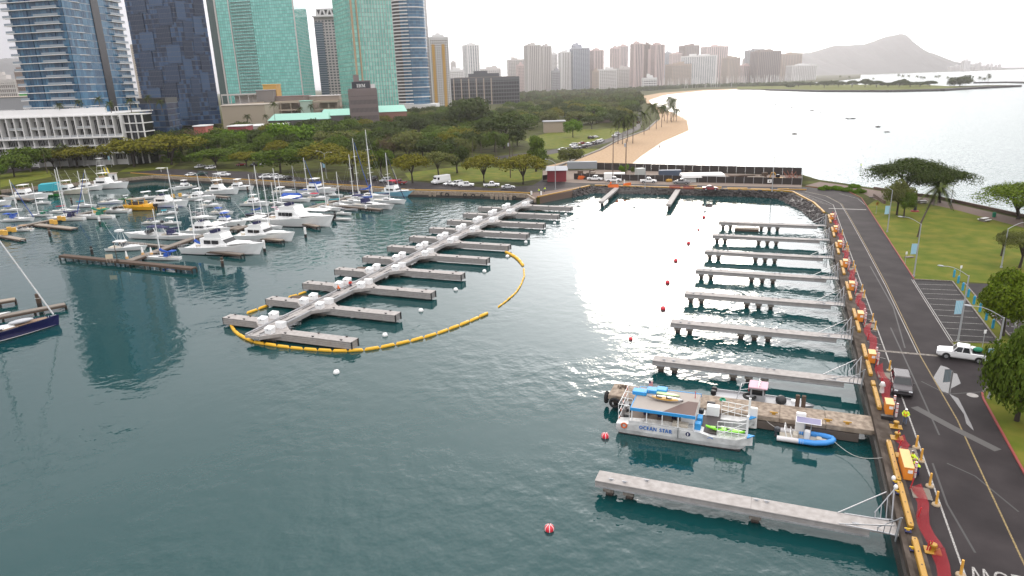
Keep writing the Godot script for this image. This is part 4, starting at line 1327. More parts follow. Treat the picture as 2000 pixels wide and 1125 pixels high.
func park_front():
	# single trees that can be made out along the harbour side of the park: words, base, crown width in pixels, top row
	var rows := [
		["broad olive umbrella tree behind the harbour road, left of the white sportfishers", V(-181.4,2,-336), 14.61, 26.11, "umbrella", "leaf_olive"],
		["widest olive umbrella tree behind the harbour road, above the two tall masts", V(-165.1,2,-339.9), 15.97, 31.42, "umbrella", "leaf_olive"],
		["leafless brown tree in front of the white terrace building", V(-218.9,2,-379), 9.33, 26.55, "bare", "leaf_brown"],
		["leafless brown tree below the red store", V(-179.7,2,-399.3), 14.07, 24.99, "bare", "leaf_brown"],
		["bright fresh green tree below the red store", V(-154.4,2,-391), 13.5, 16.71, "round", "leaf_bright"],
		["low green tree over the parked white pickups", V(-136.6,2,-323.6), 8.96, 22.05, "umbrella", "leaf_green"],
		["small olive tree over the road junction", V(-120.6,2,-319.2), 7.46, 14.67, "umbrella", "leaf_olive"],
		["dense dark green tree behind the row of white cars", V(-96.03,2,-290.7), 11.9, 21.18, "round", "leaf_green"],
		["tall round green tree below the mint roofs", V(-118.3,2,-379.2), 17.42, 31.32, "round", "leaf_bright"],
		["dark round tree left of the tall round green tree", V(-139.4,2,-397.6), 12.58, 19.33, "round", "leaf_dark"],
		["olive umbrella tree behind the double lamp", V(-78.44,2,-293), 12.61, 20.03, "umbrella", "leaf_olive"],
		["low olive umbrella tree behind the tall white masts", V(-60.06,2,-266), 11.13, 21.82, "umbrella", "leaf_olive"],
		["rounded green tree right of the tall white masts", V(-49.19,2,-266.3), 11.72, 10.33, "round", "leaf_green"],
		["olive umbrella tree left of the white step van", V(-34.63,2,-247.5), 10.95, 13.33, "umbrella", "leaf_olive"],
		["green umbrella tree behind the white step van", V(-26.55,2,-262.2), 9.83, 14.08, "umbrella", "leaf_grey"],
		["thin dark tree behind the white pickups on the verge", V(-20.11,2,-271.2), 13.08, 10.1, "round", "leaf_dark"],
		["open olive umbrella tree on the verge above the white utility truck", V(-8.74,2,-242.8), 10.04, 14.17, "umbrella", "leaf_olive"],
		["dense olive umbrella tree at the right end of the verge", V(5.05,2,-234.6), 10.75, 16.17, "umbrella", "leaf_olive"],
		["green pointed tree behind the right olive umbrella tree", V(10.89,2,-267.8), 13.11, 13.18, "cone", "leaf_green"],
		["huge dark umbrella tree left of the lawn", V(-1.62,2,-367.8), 19.47, 30.4, "umbrella", "leaf_dark"],
		["big dark round tree behind the huge umbrella tree", V(-23.32,2,-490), 26.28, 42.38, "round", "leaf_dark"],
		["grey green tree at the container by the beach", V(25.39,2,-282.3), 8.06, 11.34, "round", "leaf_grey"],
		["light green lawn tree in front of the flat roofed park building", V(40.34,2,-426.3), 10.97, 13.17, "round", "leaf_bright"],
		["small dark umbrella tree beside the beach pavilion", V(59.9,2,-491.7), 9.8, 16.58, "umbrella", "leaf_dark"],
		["grey green tree with a forked trunk left of the park palms", V(-19.53,2,-323.2), 11.25, 11.01, "round", "leaf_grey"],
		["pale green tree behind the verge, left of the grey green one", V(-47.01,2,-331.6), 14.37, 22.09, "round", "leaf_grey"],
		["dark green tree at the bend of the park road", V(-90.27,2,-448), 12.17, 20.4, "round", "leaf_dark"],
		["green tree behind the tall masts, with a greyish crown", V(-91.9,2,-370.5), 12.82, 21.87, "round", "leaf_grey"],
		["dark tree at the far left above the bow of the blue tarped sailboat", V(-222.3,2,-310.7), 10.23, 16.6, "round", "leaf_green"],
		["yellow green tree at the very left edge", V(-225,2,-303), 7.57, 10.35, "round", "leaf_bright"],
		["brown bare tree left of the pale green tree", V(-54.01,2,-329.2), 11.93, 14.63, "bare", "leaf_brown"],
		["dark tree at the left road, in front of the lower terrace windows", V(-229.6,2,-332.9), 12.11, 21.68, "round", "leaf_green"],
		["olive tree in front of the terrace building, left of the leafless one", V(-214.8,2,-345.2), 11.04, 21.44, "umbrella", "leaf_olive"],
		["green tree before the glass end of the terrace building", V(-184.7,2,-354.4), 15.36, 22.52, "round", "leaf_green"],
		["dark leafy tree right of the glass end of the terrace building", V(-181.9,2,-372.8), 14.52, 22.01, "round", "leaf_dark"],
		["tall hazel brown tree behind the leafless one", V(-200.2,2,-358.9), 12.99, 18.55, "bare", "leaf_brown"],
		["low tree with yellowish leaves before the white terrace building", V(-222.1,2,-338.9), 10.36, 15.54, "umbrella", "leaf_olive"],
		["small round bush tree at the beach container yard", V(42.9,2,-254.9), 3.77, 3.81, "round", "leaf_bright"],
		["tiny bush in the container yard beside the dark pole", V(46.43,2,-255.5), 2.46, 1.72, "round", "leaf_green"],
	]
	for i in range(0, rows.size()):
		var r = rows[i]
		var low := 0.30 if str(r[4]).begins_with("round") or r[4] == "cone" or r[4] == "bare" else 0.42
		if r[2] < 6.0: low = 0.1
		tree("park_tree", r[0], r[1], r[3], r[2], r[4], r[5], "", low)
	var ps := [
		["palm beside the dark round tree at the left road, tallest of three", V(-214.2,2,-321.2), 10.78], ["palm with a bent trunk in front of the white terrace building", V(-218.4,2,-337.9), 11.06],
		["palm right of the bent one, before the white terrace building", V(-219.2,2,-346.4), 10.58], ["short palm at the left road by the hedge", V(-226.5,2,-328.2), 8.63], ["palm under the white fins of the terrace building", V(-217.3,2,-350.2), 8.66],
		["palm left of the leafless tree on the park lawn, first of four", V(-15.6,2,-305.2), 11.1], ["second of four palms left of the lawn", V(-11.91,2,-310.2), 11.27], ["third of four palms left of the lawn, with a clear trunk", V(-4.75,2,-288.9), 13.24], ["fourth of four palms, right beside the utility pole", V(2.01,2,-278.3), 12.59],
		["fan of palm fronds behind the tall masts", V(-62.9,2,-295.9), 10.37], ["palm below the dark glass tower, left", V(-259.8,2,-553.4), 16.51], ["tall palm below the dark glass tower", V(-259.5,2,-574.8), 16.31], ["palm at the right foot of the dark glass tower", V(-249.8,2,-581.8), 12.4], ["palm in front of the red store", V(-206.8,2,-562.5), 14.77], ["palm before the left mint roof", V(-181.3,2,-551.1), 24.14], ["palm at the left end of the mint roof", V(-197.8,2,-581.5), 13.61], ["palm in front of the middle mint roof", V(-193.3,2,-660.7), 16.79],
		["palm at the right of the middle mint roof", V(-184.7,2,-671.8), 18.47], ["palm left of the screen cube", V(-191.2,2,-727.4), 16.9], ["palm leaning before the screen cube", V(-185.3,2,-784.3), 23.09], ["tall palm before the screen cube, left", V(-179.5,2,-826.5), 24.87], ["tall palm before the screen cube, right", V(-169.2,2,-844.3), 23.05],
		["first palm right of the screen cube", V(-165.6,2,-868.1), 17.65], ["second palm right of the screen cube", V(-159.7,2,-891.6), 19.97], ["third palm right of the screen cube", V(-152.1,2,-900.5), 18.29], ["fourth palm right of the screen cube", V(-144.3,2,-909.6), 19.1], ["fifth palm right of the screen cube", V(-132.5,2,-900.6), 17.66]]
	for p in ps:
		palm(p[0], p[1], p[2], V(among(-0.8, 0.8), 0, among(-0.5, 0.5)), "", 4.2 if p[2] > 14 else 3.2)
	for i in 7:
		palm("small roof garden palm below the blue tower, number %s from the left" % ["one", "two", "three", "four", "five", "six", "seven"][i], V(-226 + i * 8.6, 27.1, -359 - (i % 3) * 3), 5.2 + (i % 3) * 1.2, V(among(-0.6, 0.6), 0, 0), "roof garden palms", 2.8)
	# palms at the beach
	var bs := [[V(59.43,2,-372.5), 12.3, "beach palm left of the small group on the path"], [V(61.76,2,-371.7), 14.12, "beach palm, second in the near group"], [V(67.96,2,-375.6), 14.79, "beach palm, third in the near group, leaning"], [V(66.96,2,-385.9), 12.17, "beach palm at the back of the near group"],
		[V(94.73,2,-464.2), 16.14, "beach palm with a thin straight trunk in the middle of the sand edge"], [V(101,2,-471.3), 16.37, "leaning beach palm over the sand, left of the far group"], [V(108.4,2,-489.1), 13.19, "beach palm right of the leaning one"], [V(121.8,2,-530.8), 18.72, "tallest palm of the far beach group"],
		[V(129.9,2,-554), 14.86, "palm in the middle of the far beach group"], [V(133.6,2,-559.2), 16.56, "palm at the right of the far beach group"], [V(133.8,2,-551.7), 8.6, "palm leaning out to the water, rightmost of the far beach group"], [V(125.6,2,-556.6), 12.2, "short palm at the left of the far beach group"], [V(84.99,2,-431.7), 12.93, "beach palm over the promenade wall"], [V(127.7,2,-541), 12.63, "lower palm within the far beach group"]]
	for p in bs: palm(p[2], p[0], p[1], V(among(-1.2, 1.6), 0, among(-1, 1)), "", 5.6)


func point_trees():
	# trees on the grassy point at the right
	standing_tree("monkeypod_tree", "great spreading umbrella tree by the bay wall on the point", V(105.3,2,-179.4), 12.11, 20.43, "umbrella_near", "leaf_dark", "", 0.38, 0.4)
	standing_tree("monkeypod_tree", "smaller umbrella tree right of the great one by the bay wall", V(112.7,2,-176.4), 9.83, 15, "umbrella_near", "leaf_dark", "", 0.42, 2.0)
	standing_tree("heliotrope_tree", "small grey green tree with several stems under the great umbrella tree", V(93.87,2,-162.6), 8.42, 6.95, "round_near", "leaf_grey", "", 0.35)
	standing_tree("heliotrope_tree", "lowest small tree in front of the several-stemmed one", V(93.68,2,-159.3), 6.23, 4.87, "round_near", "leaf_green", "", 0.4)
	palm("curved coconut palm on the lawn of the point", V(85.43,2,-139.4), 10.43, V(88.29,2,-139) - V(85.43,2,-139.4), "", 3.6, true)
	standing_tree("almond_tree", "broad leaved tree at the right edge beside the bay wall", V(116.8,2,-153.5), 8.92, 20.7, "umbrella_near", "leaf_almond", "", 0.34, 1.0)
	standing_tree("pandanus_tree", "slim tree with a tufted leaning crown on the lawn, left of the pair", V(91.21,2,-122.4), 4.85, 2.48, "round_near", "leaf_grey", "", 0.6)
	standing_tree("pandanus_tree", "wider open tree on the lawn at the right edge, right of the tufted one", V(88.81,2,-114.3), 6.84, 7.16, "umbrella_near", "leaf_grey", "", 0.55)
	standing_tree("shade_tree", "full green tree between the two car parks", V(64.22,2,-83.42), 9.27, 8.31, "round_near", "leaf_almond", "", 0.3, 0.8)
	standing_tree("shade_tree", "large green tree behind the red kerb at the lower right", V(49.88,2,-60.82), 9.89, 7.01, "round_near", "leaf_green", "", 0.12, 2.2)
	standing_tree("shade_tree", "bushy green tree beside the driveway, above the large one", V(55.98,2,-69), 7.37, 5.51, "round_near", "leaf_green", "", 0.14, 4.0)
	# clipped hedge of the turning bay
	for i in 5:
		var p: Vector3 = [V(94.79,2,-203.3), V(97.86,2,-202.7), V(99.61,2,-199.3), V(101.3,2,-196), V(104.4,2,-205.3)][i]
		var t := thing("hedge_bush", ["leftmost", "second", "third", "rightmost", "back"][i] + " bright green bush of the low hedge at the turning bay", "bush", p, 0.0, "bushes of the turning bay hedge")
		shared(crowns["round_near"][i % 3], "foliage", M["leaf_bright"], t, Transform3D(Basis().scaled(V(2.3,1.7,2.0)), V(0,-0.35,0)))


func park_fill():
	# the rest of the canopy: single trees near enough to be told apart, one mass beyond
	var near := PackedVector2Array([Vector2(-265.3,-334.4), Vector2(-262.2,-381.8), Vector2(-221.6,-379.8), Vector2(-197.7,-388.2), Vector2(-69.36,-320.9), Vector2(-45.86,-306.1), Vector2(-26.55,-320.9), Vector2(-7.93,-343), Vector2(7.61,-379.4), Vector2(9.55,-465.5), Vector2(34.12,-515.8), Vector2(96.34,-525.4), Vector2(140.6,-756.7), Vector2(13.16,-1075), Vector2(-80.73,-939.3), Vector2(-100.5,-730.7), Vector2(-126.3,-597.2), Vector2(-171.9,-546.9), Vector2(-235.3,-575.3), Vector2(-305.6,-606.8), Vector2(-283.7,-433.3), Vector2(-306.8,-384.8)])
	var lawn := [PackedVector2Array([Vector2(9.05,-416.1), Vector2(21.57,-489.2), Vector2(57.86,-492.7), Vector2(88.16,-488.4), Vector2(58.23,-396.3), Vector2(17.81,-349.9)]), PackedVector2Array([Vector2(-261.5,-587), Vector2(-171.9,-546.9), Vector2(-203.9,-651.1), Vector2(-312,-691.4)]), PackedVector2Array([Vector2(-109.7,-499.2), Vector2(-97.65,-672.7), Vector2(-82.47,-616.3), Vector2(-92.21,-465)])]
	var kinds := [["round", "leaf_dark", "dense dark park tree"], ["round", "leaf_green", "rounded green park tree"], ["umbrella", "leaf_olive", "spreading olive park tree"], ["round", "leaf_grey", "grey green park tree"], ["umbrella", "leaf_green", "flat topped green park tree"], ["round", "leaf_dark", "dense dark park tree"]]
	var made := []
	var tries := 0
	while made.size() < 235 and tries < 9000:
		tries += 1
		var z := -pow(among(pow(250.0, 0.7), pow(860.0, 0.7)), 1.0 / 0.7)
		var p := Vector2(among(-0.75, 0.25) * -z, z)
		if not Geometry2D.is_point_in_polygon(p, near): continue
		var ok := true
		for l in lawn: ok = ok and not Geometry2D.is_point_in_polygon(p, l)
		for o in made: ok = ok and o.distance_to(p) > 8.5 - z * 0.006
		if not ok: continue
		made.append(p)
		var k = kinds[rng.randi() % 6]
		var az := rad_to_deg(atan2(p.x, -z))
		var where := ""
		for s in [[-33, "far left, below the blue tower"], [-28, "left, below the dark tower"], [-23, "below the tan store"], [-18.5, "below the left mint roof"], [-14, "below the screen cube"], [-10, "below the round tower"], [-6.5, "below the yellow tower"], [-3, "below the long dark block"], [90, "left of the lawn"]]:
			if az < s[0]:
				where = s[1]
				break
		var row: String = "front" if z > -310 else "second" if z > -365 else "third" if z > -430 else "fourth" if z > -510 else "back"
		tree("canopy_tree", "%s, %s, %s row" % [k[2], where, row], V(p.x,2,p.y), among(14, 23), among(8.5, 13.5), k[0], k[1], "park trees: " + k[2], among(0.2, 0.32))
	var spots := []
	var tones := []
	var far := PackedVector2Array([Vector2(-116.8,-808.2), Vector2(-77.83,-990.5), Vector2(14.53,-1179.4), Vector2(142.9,-768.8), Vector2(187.1,-985), Vector2(305.2,-1596.7), Vector2(353,-2539), Vector2(-269.1,-2935.8), Vector2(-371.9,-1790.2)])
	for i in 1500:
		var z := -among(600, 1900)
		var p := Vector2(among(-0.3, 0.25) * -z, z)
		if not Geometry2D.is_point_in_polygon(p, far): continue
		var w := among(7, 12)
		spots.append(Transform3D(Basis(Vector3.UP, rng.randf() * TAU).scaled(V(w, among(9, 15), w)), V(p.x,1.0,p.y)))
		var t := among(0.8, 1.7)
		tones.append(Color(t * among(0.9, 1.35), t, t * 0.9))
	var o := scatter(crowns["far"][0], spots, "far_canopy", M["leaf_dark"], self, tones)
	tag(o, "distant mass of park trees before the hotel towers", "trees")
	# low dark planting that closes the gaps along the left road and under the towers
	spots = []
	tones = []
	for i in 500:
		var p := Vector2(among(-330, -110), among(-470, -318))
		if not Geometry2D.is_point_in_polygon(p, PackedVector2Array([Vector2(-330, -330), Vector2(-195, -352), Vector2(-120, -345), Vector2(-110, -470), Vector2(-300, -470)])): continue
		if p.y < -322 and p.y > -350 and p.x < -150: continue
		var w := among(1.5, 3.5)
		spots.append(Transform3D(Basis(Vector3.UP, rng.randf() * TAU).scaled(V(w, among(2, 4.5), w)), V(p.x,1.5,p.y)))
		var t := among(0.8, 1.8)
		tones.append(Color(t, t, t * 0.9))
	o = scatter(crowns["far"][1], spots, "street_shrubs", M["leaf_green"], self, tones)
	tag(o, "low shrubs and undergrowth between the left road and the towers", "shrubs")


func far_park():
	# the flat park across the bay: lawn, single trees, palms; then the strip before the hotels
	var b := Mb.new()
	b.sheet(PackedVector2Array([Vector2(544.6,-1665.4), Vector2(577.8,-1559.6), Vector2(593.8,-1324.7), Vector2(652.4,-1197.3), Vector2(722.7,-1180.3), Vector2(790.4,-1223), Vector2(875.8,-1490.5), Vector2(826.6,-1868.4), Vector2(642.7,-1966.5)]), 2.05)
	struct(b, "far_lawn", M["grass"])
	var places := [V(654,2,-1739), V(691,2,-1743.4), V(678,2,-1638.5), V(710.8,2,-1651.7), V(677.1,2,-1504.4), V(709.2,2,-1507.7), V(707.9,2,-1446.8), V(727.3,2,-1431.5), V(724.1,2,-1381.6), V(741.6,2,-1371.4), V(737.8,2,-1326.7), V(754.3,2,-1318.5), V(780.1,2,-1331.8), V(795.6,2,-1327.1), V(776.5,2,-1688.1), V(799.9,2,-1552.9), V(830.2,2,-1470.8), V(628.7,2,-1560)]
	for i in 18:
		tree("island_tree", "dark spreading tree on the park across the bay, %s" % (ORDER[i] + " in the front row" if i < 14 else ["behind the fifth", "behind the eighth", "behind the eleventh", "low before the second"][i - 14]), places[i], among(22, 38), among(9, 15) * (1.3 if i in [4, 7] else 1.0), "far" if i > 13 else "umbrella", "leaf_dark", "trees on the park across the bay", 0.22)
	tree("island_tree", "lone dense tree near the tip of the park across the bay", V(830.8,2,-1293.4), 47.42, 19, "round", "leaf_dark", "", 0.08)
	var ps := [[V(894.8,2,-1615), 21.17, "palm"], [V(867.6,2,-1553.4), 19.3, "palm"], [V(898.5,2,-1580.3), 18.54, "palm"], [V(901.4,2,-1553.6), 17.16, "palm"], [V(902.5,2,-1543.9), 15.99, "palm"], [V(903.7,2,-1532.6), 14.82, "palm"], [V(907.7,2,-1495.3), 16.52, "palm"], [V(908.6,2,-1487.7), 17.47, "palm"], [V(884.9,2,-1420), 14.72, "palm"], [V(849.4,2,-1267.8), 14.91, "palm"], [V(851.1,2,-1258), 13.06, "palm"], [V(852.2,2,-1251.6), 19.03, "palm"], [V(852.5,2,-1249.4), 15.56, "palm"], [V(1023.4,2,-2172.6), 17.97, "palm"], [V(1024.6,2,-2119.7), 16.08, "palm"], [V(950.9,2,-1834.5), 12.67, "palm"]]
	for i in ps.size():
		palm("tall palm on the park across the bay, the %s palm there" % ["one", "two", "three", "four", "five", "six", "seven", "eight", "nine", "ten", "eleven", "twelve", "thirteen", "fourteen", "fifteen", "sixteen"][i], ps[i][0], ps[i][1], V(among(-2, 2), 0, 0), "palms across the bay", 5.0)
	var spots := []
	var tones := []
	for i in 420:
		var u := rng.randf()
		var p: Vector3 = [V(343.4,2,-1757.4), V(499.4,2,-2019), V(631,2,-2020.2), V(700.1,2,-1891.3), V(796.4,2,-1799.7)][int(u * 4)].lerp([V(499.4,2,-2019), V(631,2,-2020.2), V(700.1,2,-1891.3), V(796.4,2,-1799.7), V(796.4,2,-1799.7)][int(u * 4)], u * 4 - int(u * 4))
		var w := among(9, 15)
		spots.append(Transform3D(Basis(Vector3.UP, rng.randf() * TAU).scaled(V(w, among(7, 13), w)), p + V(among(-20, 20), -1, -among(0, 170))))
		var t := among(0.8, 1.5)
		tones.append(Color(t, t, t * 0.9))
	var o := scatter(crowns["far"][2], spots, "far_shore_trees", M["leaf_dark"], self, tones)
	tag(o, "hazy belt of trees along the far beach below the hotels", "trees")


func yacht_basin():
	# the forest of bare masts before the hotels
	var b := Mb.new()
	b.tube(V(0,0,0), V(0,1,0), 0.012, 0.008, 4)
	var spots := []
	for i in 230:
		var u := rng.randf()
		var p: Vector3 = V(442,20.54,-2060).lerp(V(858,13.02,-2060), u)
		p += V(among(-10, 10), 0, among(-60, 60))
		spots.append(Transform3D(Basis().scaled(Vector3.ONE * among(16, 30)), V(p.x,2,p.z)))
	var o := scatter(b.mesh(), spots, "yacht_masts", M["white_plain"], self)
	tag(o, "forest of far yacht masts before the hotels", "masts")

const ORDER := ["first", "second", "third", "fourth", "fifth", "sixth", "seventh", "eighth", "ninth", "tenth", "eleventh", "twelfth", "thirteenth", "fourteenth"]


func cleat(b: Mb, p: Vector3, s := 1.0):
	b.box(p + V(0,0.05,0) * s, V(0.22,0.1,0.12) * s)
	b.tube(p + V(-0.24,0.14,0) * s, p + V(0.24,0.14,0) * s, 0.05 * s)


func harbour():
	rng.seed = 5
	var even := noise(0.02, Color(0.84, 0.83, 0.82), Color(1, 1, 1), 512, 5)
	grained("pier_top", Color(0.40, 0.375, 0.36), 0.8, even, 9.0)
	grained("pier_side", Color(0.36, 0.345, 0.335), 0.75, M["soft"], 3.0)
	grained("beam_light", Color(0.42, 0.42, 0.43), 0.6, M["soft"], 7.0)
	grained("slip_side", Color(0.38, 0.36, 0.35), 0.75, even, 9.0)
	grained("pile", Color(0.17, 0.135, 0.115), 0.85, M["fine"], 1.5)
	grained("pile_wet", Color(0.035, 0.028, 0.024), 0.6, M["fine"], 1.5)
	long_pier()
	slips()
	old_pier()
	excursion_boat()
	rib()
	work_boat()
	floats()


func long_pier():
	var t := thing("long_pier", "long grey pier of walkway and side fingers in the middle of the basin", "pier", q(26.4, -81.5, 0), TURN)
	var b := Mb.new()
	b.box(V(0,1.15,-63.5), V(2.9,0.4,127))
	part(b, "walkway", M["pier_top"], t)
	for s in [-1, 1]:
		for i in 21:
			boxed("edge_beam", M["beam_light"], t, V(s * 1.3,1.2,-3.05 - i * 6.05), V(0.3,0.72,5.98), 0.03)
			boxed("duct_cover", M["slip_side"], t, V(s * 0.62,1.39,-3.05 - i * 6.05), V(0.34,0.08,5.6))
	for i in 22:
		b = Mb.new()
		for s in [-1, 1]:
			b.box(V(s * 0.62,1.40,-2.0 - i * 5.8), V(0.2,0.12,2.4))
		part(b, "pipe_run", M["black"], t).set_meta("kind", "stuff")
	for side in [1, -1]:
		for i in (10 if side > 0 else 11):
			var z := -(2.7 + i * 12.03) if side > 0 else -(6.0 + i * 9.98)
			var l := 14.4 if side > 0 else 9.0
			var f := boxed("finger", M["pier_side"], t, V(side * (1.45 + l / 2), 0.85, z), V(l,1.05,1.75))
			boxed("finger_deck", M["pier_top"], f, V(side * (1.45 + l / 2), 1.41, z), V(l + 0.1,0.12,1.86), 0.03)
			b = Mb.new()
			for k in 3:
				b.box(V(side * (1.45 + l / 2), 0.5 + k * 0.3, z + 0.9), V(l,0.2,0.06))
				b.box(V(side * (1.45 + l / 2), 0.5 + k * 0.3, z - 0.9), V(l,0.2,0.06))
			part(b, "rub_rail", M["slip_side"], f)
			for s in [-1, 1]:
				boxed("end_fender", M["black"], f, V(side * (1.5 + l), 0.85, z + s * 0.82), V(0.16,1.2,0.2))
			for k in 3:
				for s in [-1, 1]:
					b = Mb.new()
					cleat(b, V(side * (1.45 + l * (0.2 + k * 0.34)), 1.47, z + s * 0.7))
					part(b, "cleat", M["black"], f)
			b = Mb.new()   # gusset at the walkway
			b.prism(PackedVector2Array([Vector2(side * 1.4, z - 3.0), Vector2(side * 3.8, z - 0.9), Vector2(side * 3.8, z + 0.9), Vector2(side * 1.4, z + 3.0)]), 0.98, 1.49)
			part(b, "gusset", M["pier_top"], t)
			b = Mb.new()
			b.box(V(side * 1.2,0.1,z), V(2.6,1.5,1.5))
			b.tube(V(side * 1.2,-2,z), V(side * 1.2,0.4,z), 0.5, 0.5, 10)
			part(b, "support", M["concrete"], t)
	b = Mb.new()
	for s in [-1, 1]: b.tube(V(s * 1.6,0,-126), V(s * 1.6,3.1,-126), 0.3, 0.26, 10)
	part(b, "white_post", M["white_plain"], t)
	# pairs of white dock boxes at every finger
	var dock := thing("dock_box", "", "dock box")
	b = Mb.new()
	b.loft([loop([V(-0.55,0,-0.45), V(0.55,0,-0.45), V(0.55,0,0.45), V(-0.55,0,0.45)]), loop([V(-0.62,0.78,-0.52), V(0.62,0.78,-0.52), V(0.62,0.78,0.52), V(-0.62,0.78,0.52)])])
	part(b, "body", M["dock_white"], dock)
	b = Mb.new()
	b.loft([loop([V(-0.66,0.78,-0.56), V(0.66,0.78,-0.56), V(0.66,0.78,0.56), V(-0.66,0.78,0.56)]), loop([V(-0.62,1.05,-0.5), V(0.62,1.05,-0.5), V(0.62,0.86,0.52), V(-0.62,0.86,0.52)])])
	part(b, "lid", M["dock_white"], dock)
	boxed("latch", M["black"], dock, V(0,0.7,0.53), V(0.2,0.1,0.06))
	var first := true
	for side in [1, -1]:
		for i in (10 if side > 0 else 11):
			for k in [0, 1]:
				var along := 26.4 + (2.7 + i * 12.03 if side > 0 else 6.0 + i * 9.98) + (-1.25 if k == 0 else 1.25)
				var label := "white dock box on the %s side of the %s %s finger of the long pier" % ["near" if k == 0 else "far", ORDER[i], "right" if side > 0 else "left"]
				var p := q(along, -81.5 + side * 2.05, 1.49)
				if first:
					dock.position = p
					dock.rotation.y = TURN
					tag(dock, label, "dock box", "white dock boxes along the long pier")
					first = false
				else: again(dock, p, TURN + (0.0 if k == 0 else PI if side > 0 else 0.0), label)
	# wooden work floats between the left fingers
	for r in [[q(46.2, -87.6, 0), 0.32, "brown wooden work float between the second and third left fingers"], [q(66.5, -87.2, 0), 0.32, "brown wooden work float between the fourth and fifth left fingers"]]:
		var w := thing("work_float", r[2], "raft", r[0], TURN + r[1], "wooden work floats")
		for i in 9:
			boxed("plank", M["timber"], w, V(-2.4 + i * 0.6,0.62,0), V(0.56,0.12,2.3))
		b = Mb.new()
		for s in [-1, 0, 1]: b.box(V(0,0.3,s * 0.9), V(5.4,0.5,0.3))
		part(b, "bearer", M["black"], w)


func slips():
	var rows := [5.9, 34.4, 49.0, 63.6, 78.5, 93.4, 108.8, 123.9]
	for i in rows.size():
		var t := thing("concrete_slip", "narrow concrete slip on piles at the quay, %s counted from the camera" % ORDER[i], "slip", q(rows[i], 0, 0), TURN, "empty slips along the quay")
		var b := Mb.new()
		b.box(V(-13.2,1.32,0), V(22,0.5,1.55))
		part(b, "beam", M["slip_side"], t)
		boxed("deck", M["pier_top"], t, V(-17.6,1.62,0), V(13.2,0.12,1.75), 0.03)
		boxed("deck", M["pier_top"], t, V(-5.5,1.625,0), V(11,0.12,1.75), 0.03)
		b = Mb.new()
		for s in [-1, 1]: b.box(V(-13.2,1.05,s * 0.7), V(22,0.16,0.24))
		part(b, "lower_rail", M["beam_light"], t)
		var at := [-23.0, -21.2, -10.6] if i == 0 else [-23.2, -21.5, -14.4, -12.6, -10.8]
		for x in at:
			boxed("pile_cap", M["concrete"], t, V(x,0.82,0), V(0.95,0.5,1.5), 0.04)
			var p := boxed("pile", M["pile"], t, V(x,0.35,0), V(0.62,0.7,0.62), 0.05)
			boxed("wet_band", M["pile_wet"], p, V(x,-0.9,0), V(0.66,2.1,0.66), 0.05)
		for x in [-22.8, -21.6, -19.8, -10.6, -9.8, -3.2]:
			b = Mb.new()
			cleat(b, V(x, 1.69, 0.45 if int(x * 5) % 2 == 0 else -0.4))
			part(b, "cleat", M["galvanised"], t)
		# metal gate brackets where the slip meets the quay
		for s in [-1, 1]:
			b = Mb.new()
			for k in 4: b.tube(V(-1.7 + k * 0.4, 1.7, s * (0.85 + k * 0.06)), V(-1.7 + k * 0.4, 1.7 + 0.55 * (k + 1), s * (1.0 + k * 0.3)), 0.035)
			b.tube(V(-1.75,1.75,s * 0.85), V(-0.4,1.75,s * 1.05), 0.045)
			b.tube(V(-1.75,2.15,s * 1.0), V(-0.4,4.0,s * 2.0), 0.045)
			b.loft([loop([V(-0.5,1.3,s * 1.0), V(-0.42,1.3,s * 1.0), V(-0.42,3.6,s * 1.8), V(-0.5,3.6,s * 1.8)]), loop([V(-0.5,1.3,s * 1.25), V(-0.42,1.3,s * 1.25), V(-0.42,3.9,s * 2.05), V(-0.5,3.9,s * 2.05)])])
			part(b, "gate_panel", M["galvanised"], t)
			tubed("strut", M["steel"], t, V(-4.4,1.7,s * 0.75), V(-0.9,3.4,s * 2.3), 0.05)
			tubed("gate_rail", M["steel"], t, V(-3.9,1.72,s * 0.8), V(-0.7,1.72,s * 0.9), 0.05)
	# two short slips on the rubble wall
	for r in [[V(37.94,0,-230.1), V(27.1,0,-198.6), "left short slip running out from the rubble wall", "left"], [V(57.32,0,-225.8), V(44.9,0,-190.2), "right short slip running out from the rubble wall", "right"]]:
		var d: Vector3 = r[1] - r[0]
		var t := thing("rubble_slip", r[2], "slip", r[0], atan2(-d.x, -d.z))
		var l := d.length()
		var b := Mb.new()
		b.box(V(0,1.3,-l / 2 - 0.6), V(1.3,0.55,l + 1.2))
		part(b, "beam", M["slip_side"], t)
		boxed("deck", M["pier_top"], t, V(0,1.64,-l / 2 - 0.6), V(1.6,0.12,l + 1.3), 0.03)
		for u in [0.35, 0.62, 0.97]:
			boxed("pile", M["pile_wet"], t, V(0,0.2,-l * u), V(0.75,2.0,0.9), 0.05)
		for s in [-1, 1]:
			tubed("white_post", M["white_plain"], t, V(s * 1.3,0.8,-1.2), V(s * 1.3,3.3,-1.2), 0.26, 0.22, 8)
	var f := thing("moored_raft", "pinkish wooden raft moored beside the farthest slip", "raft", q(122.2, -17.6, 0), TURN)
	var b := Mb.new()
	b.box(V(0,0.3,0), V(5.4,0.5,1.9))
	part(b, "hull", M["timber"], f)
	for i in 9:
		boxed("plank", M["pale_timber"], f, V(-2.4 + i * 0.6,0.58,0), V(0.55,0.08,1.9))


func tyre(label: String, p: Vector3, axis: Vector3, r: float, group := ""):
	var b := Mb.new()
	b.torus(Vector3.ZERO, axis, r, r * 0.36, 14)
	single(b, "tyre", M["rubber"], label, "tyre", p, TURN, group)


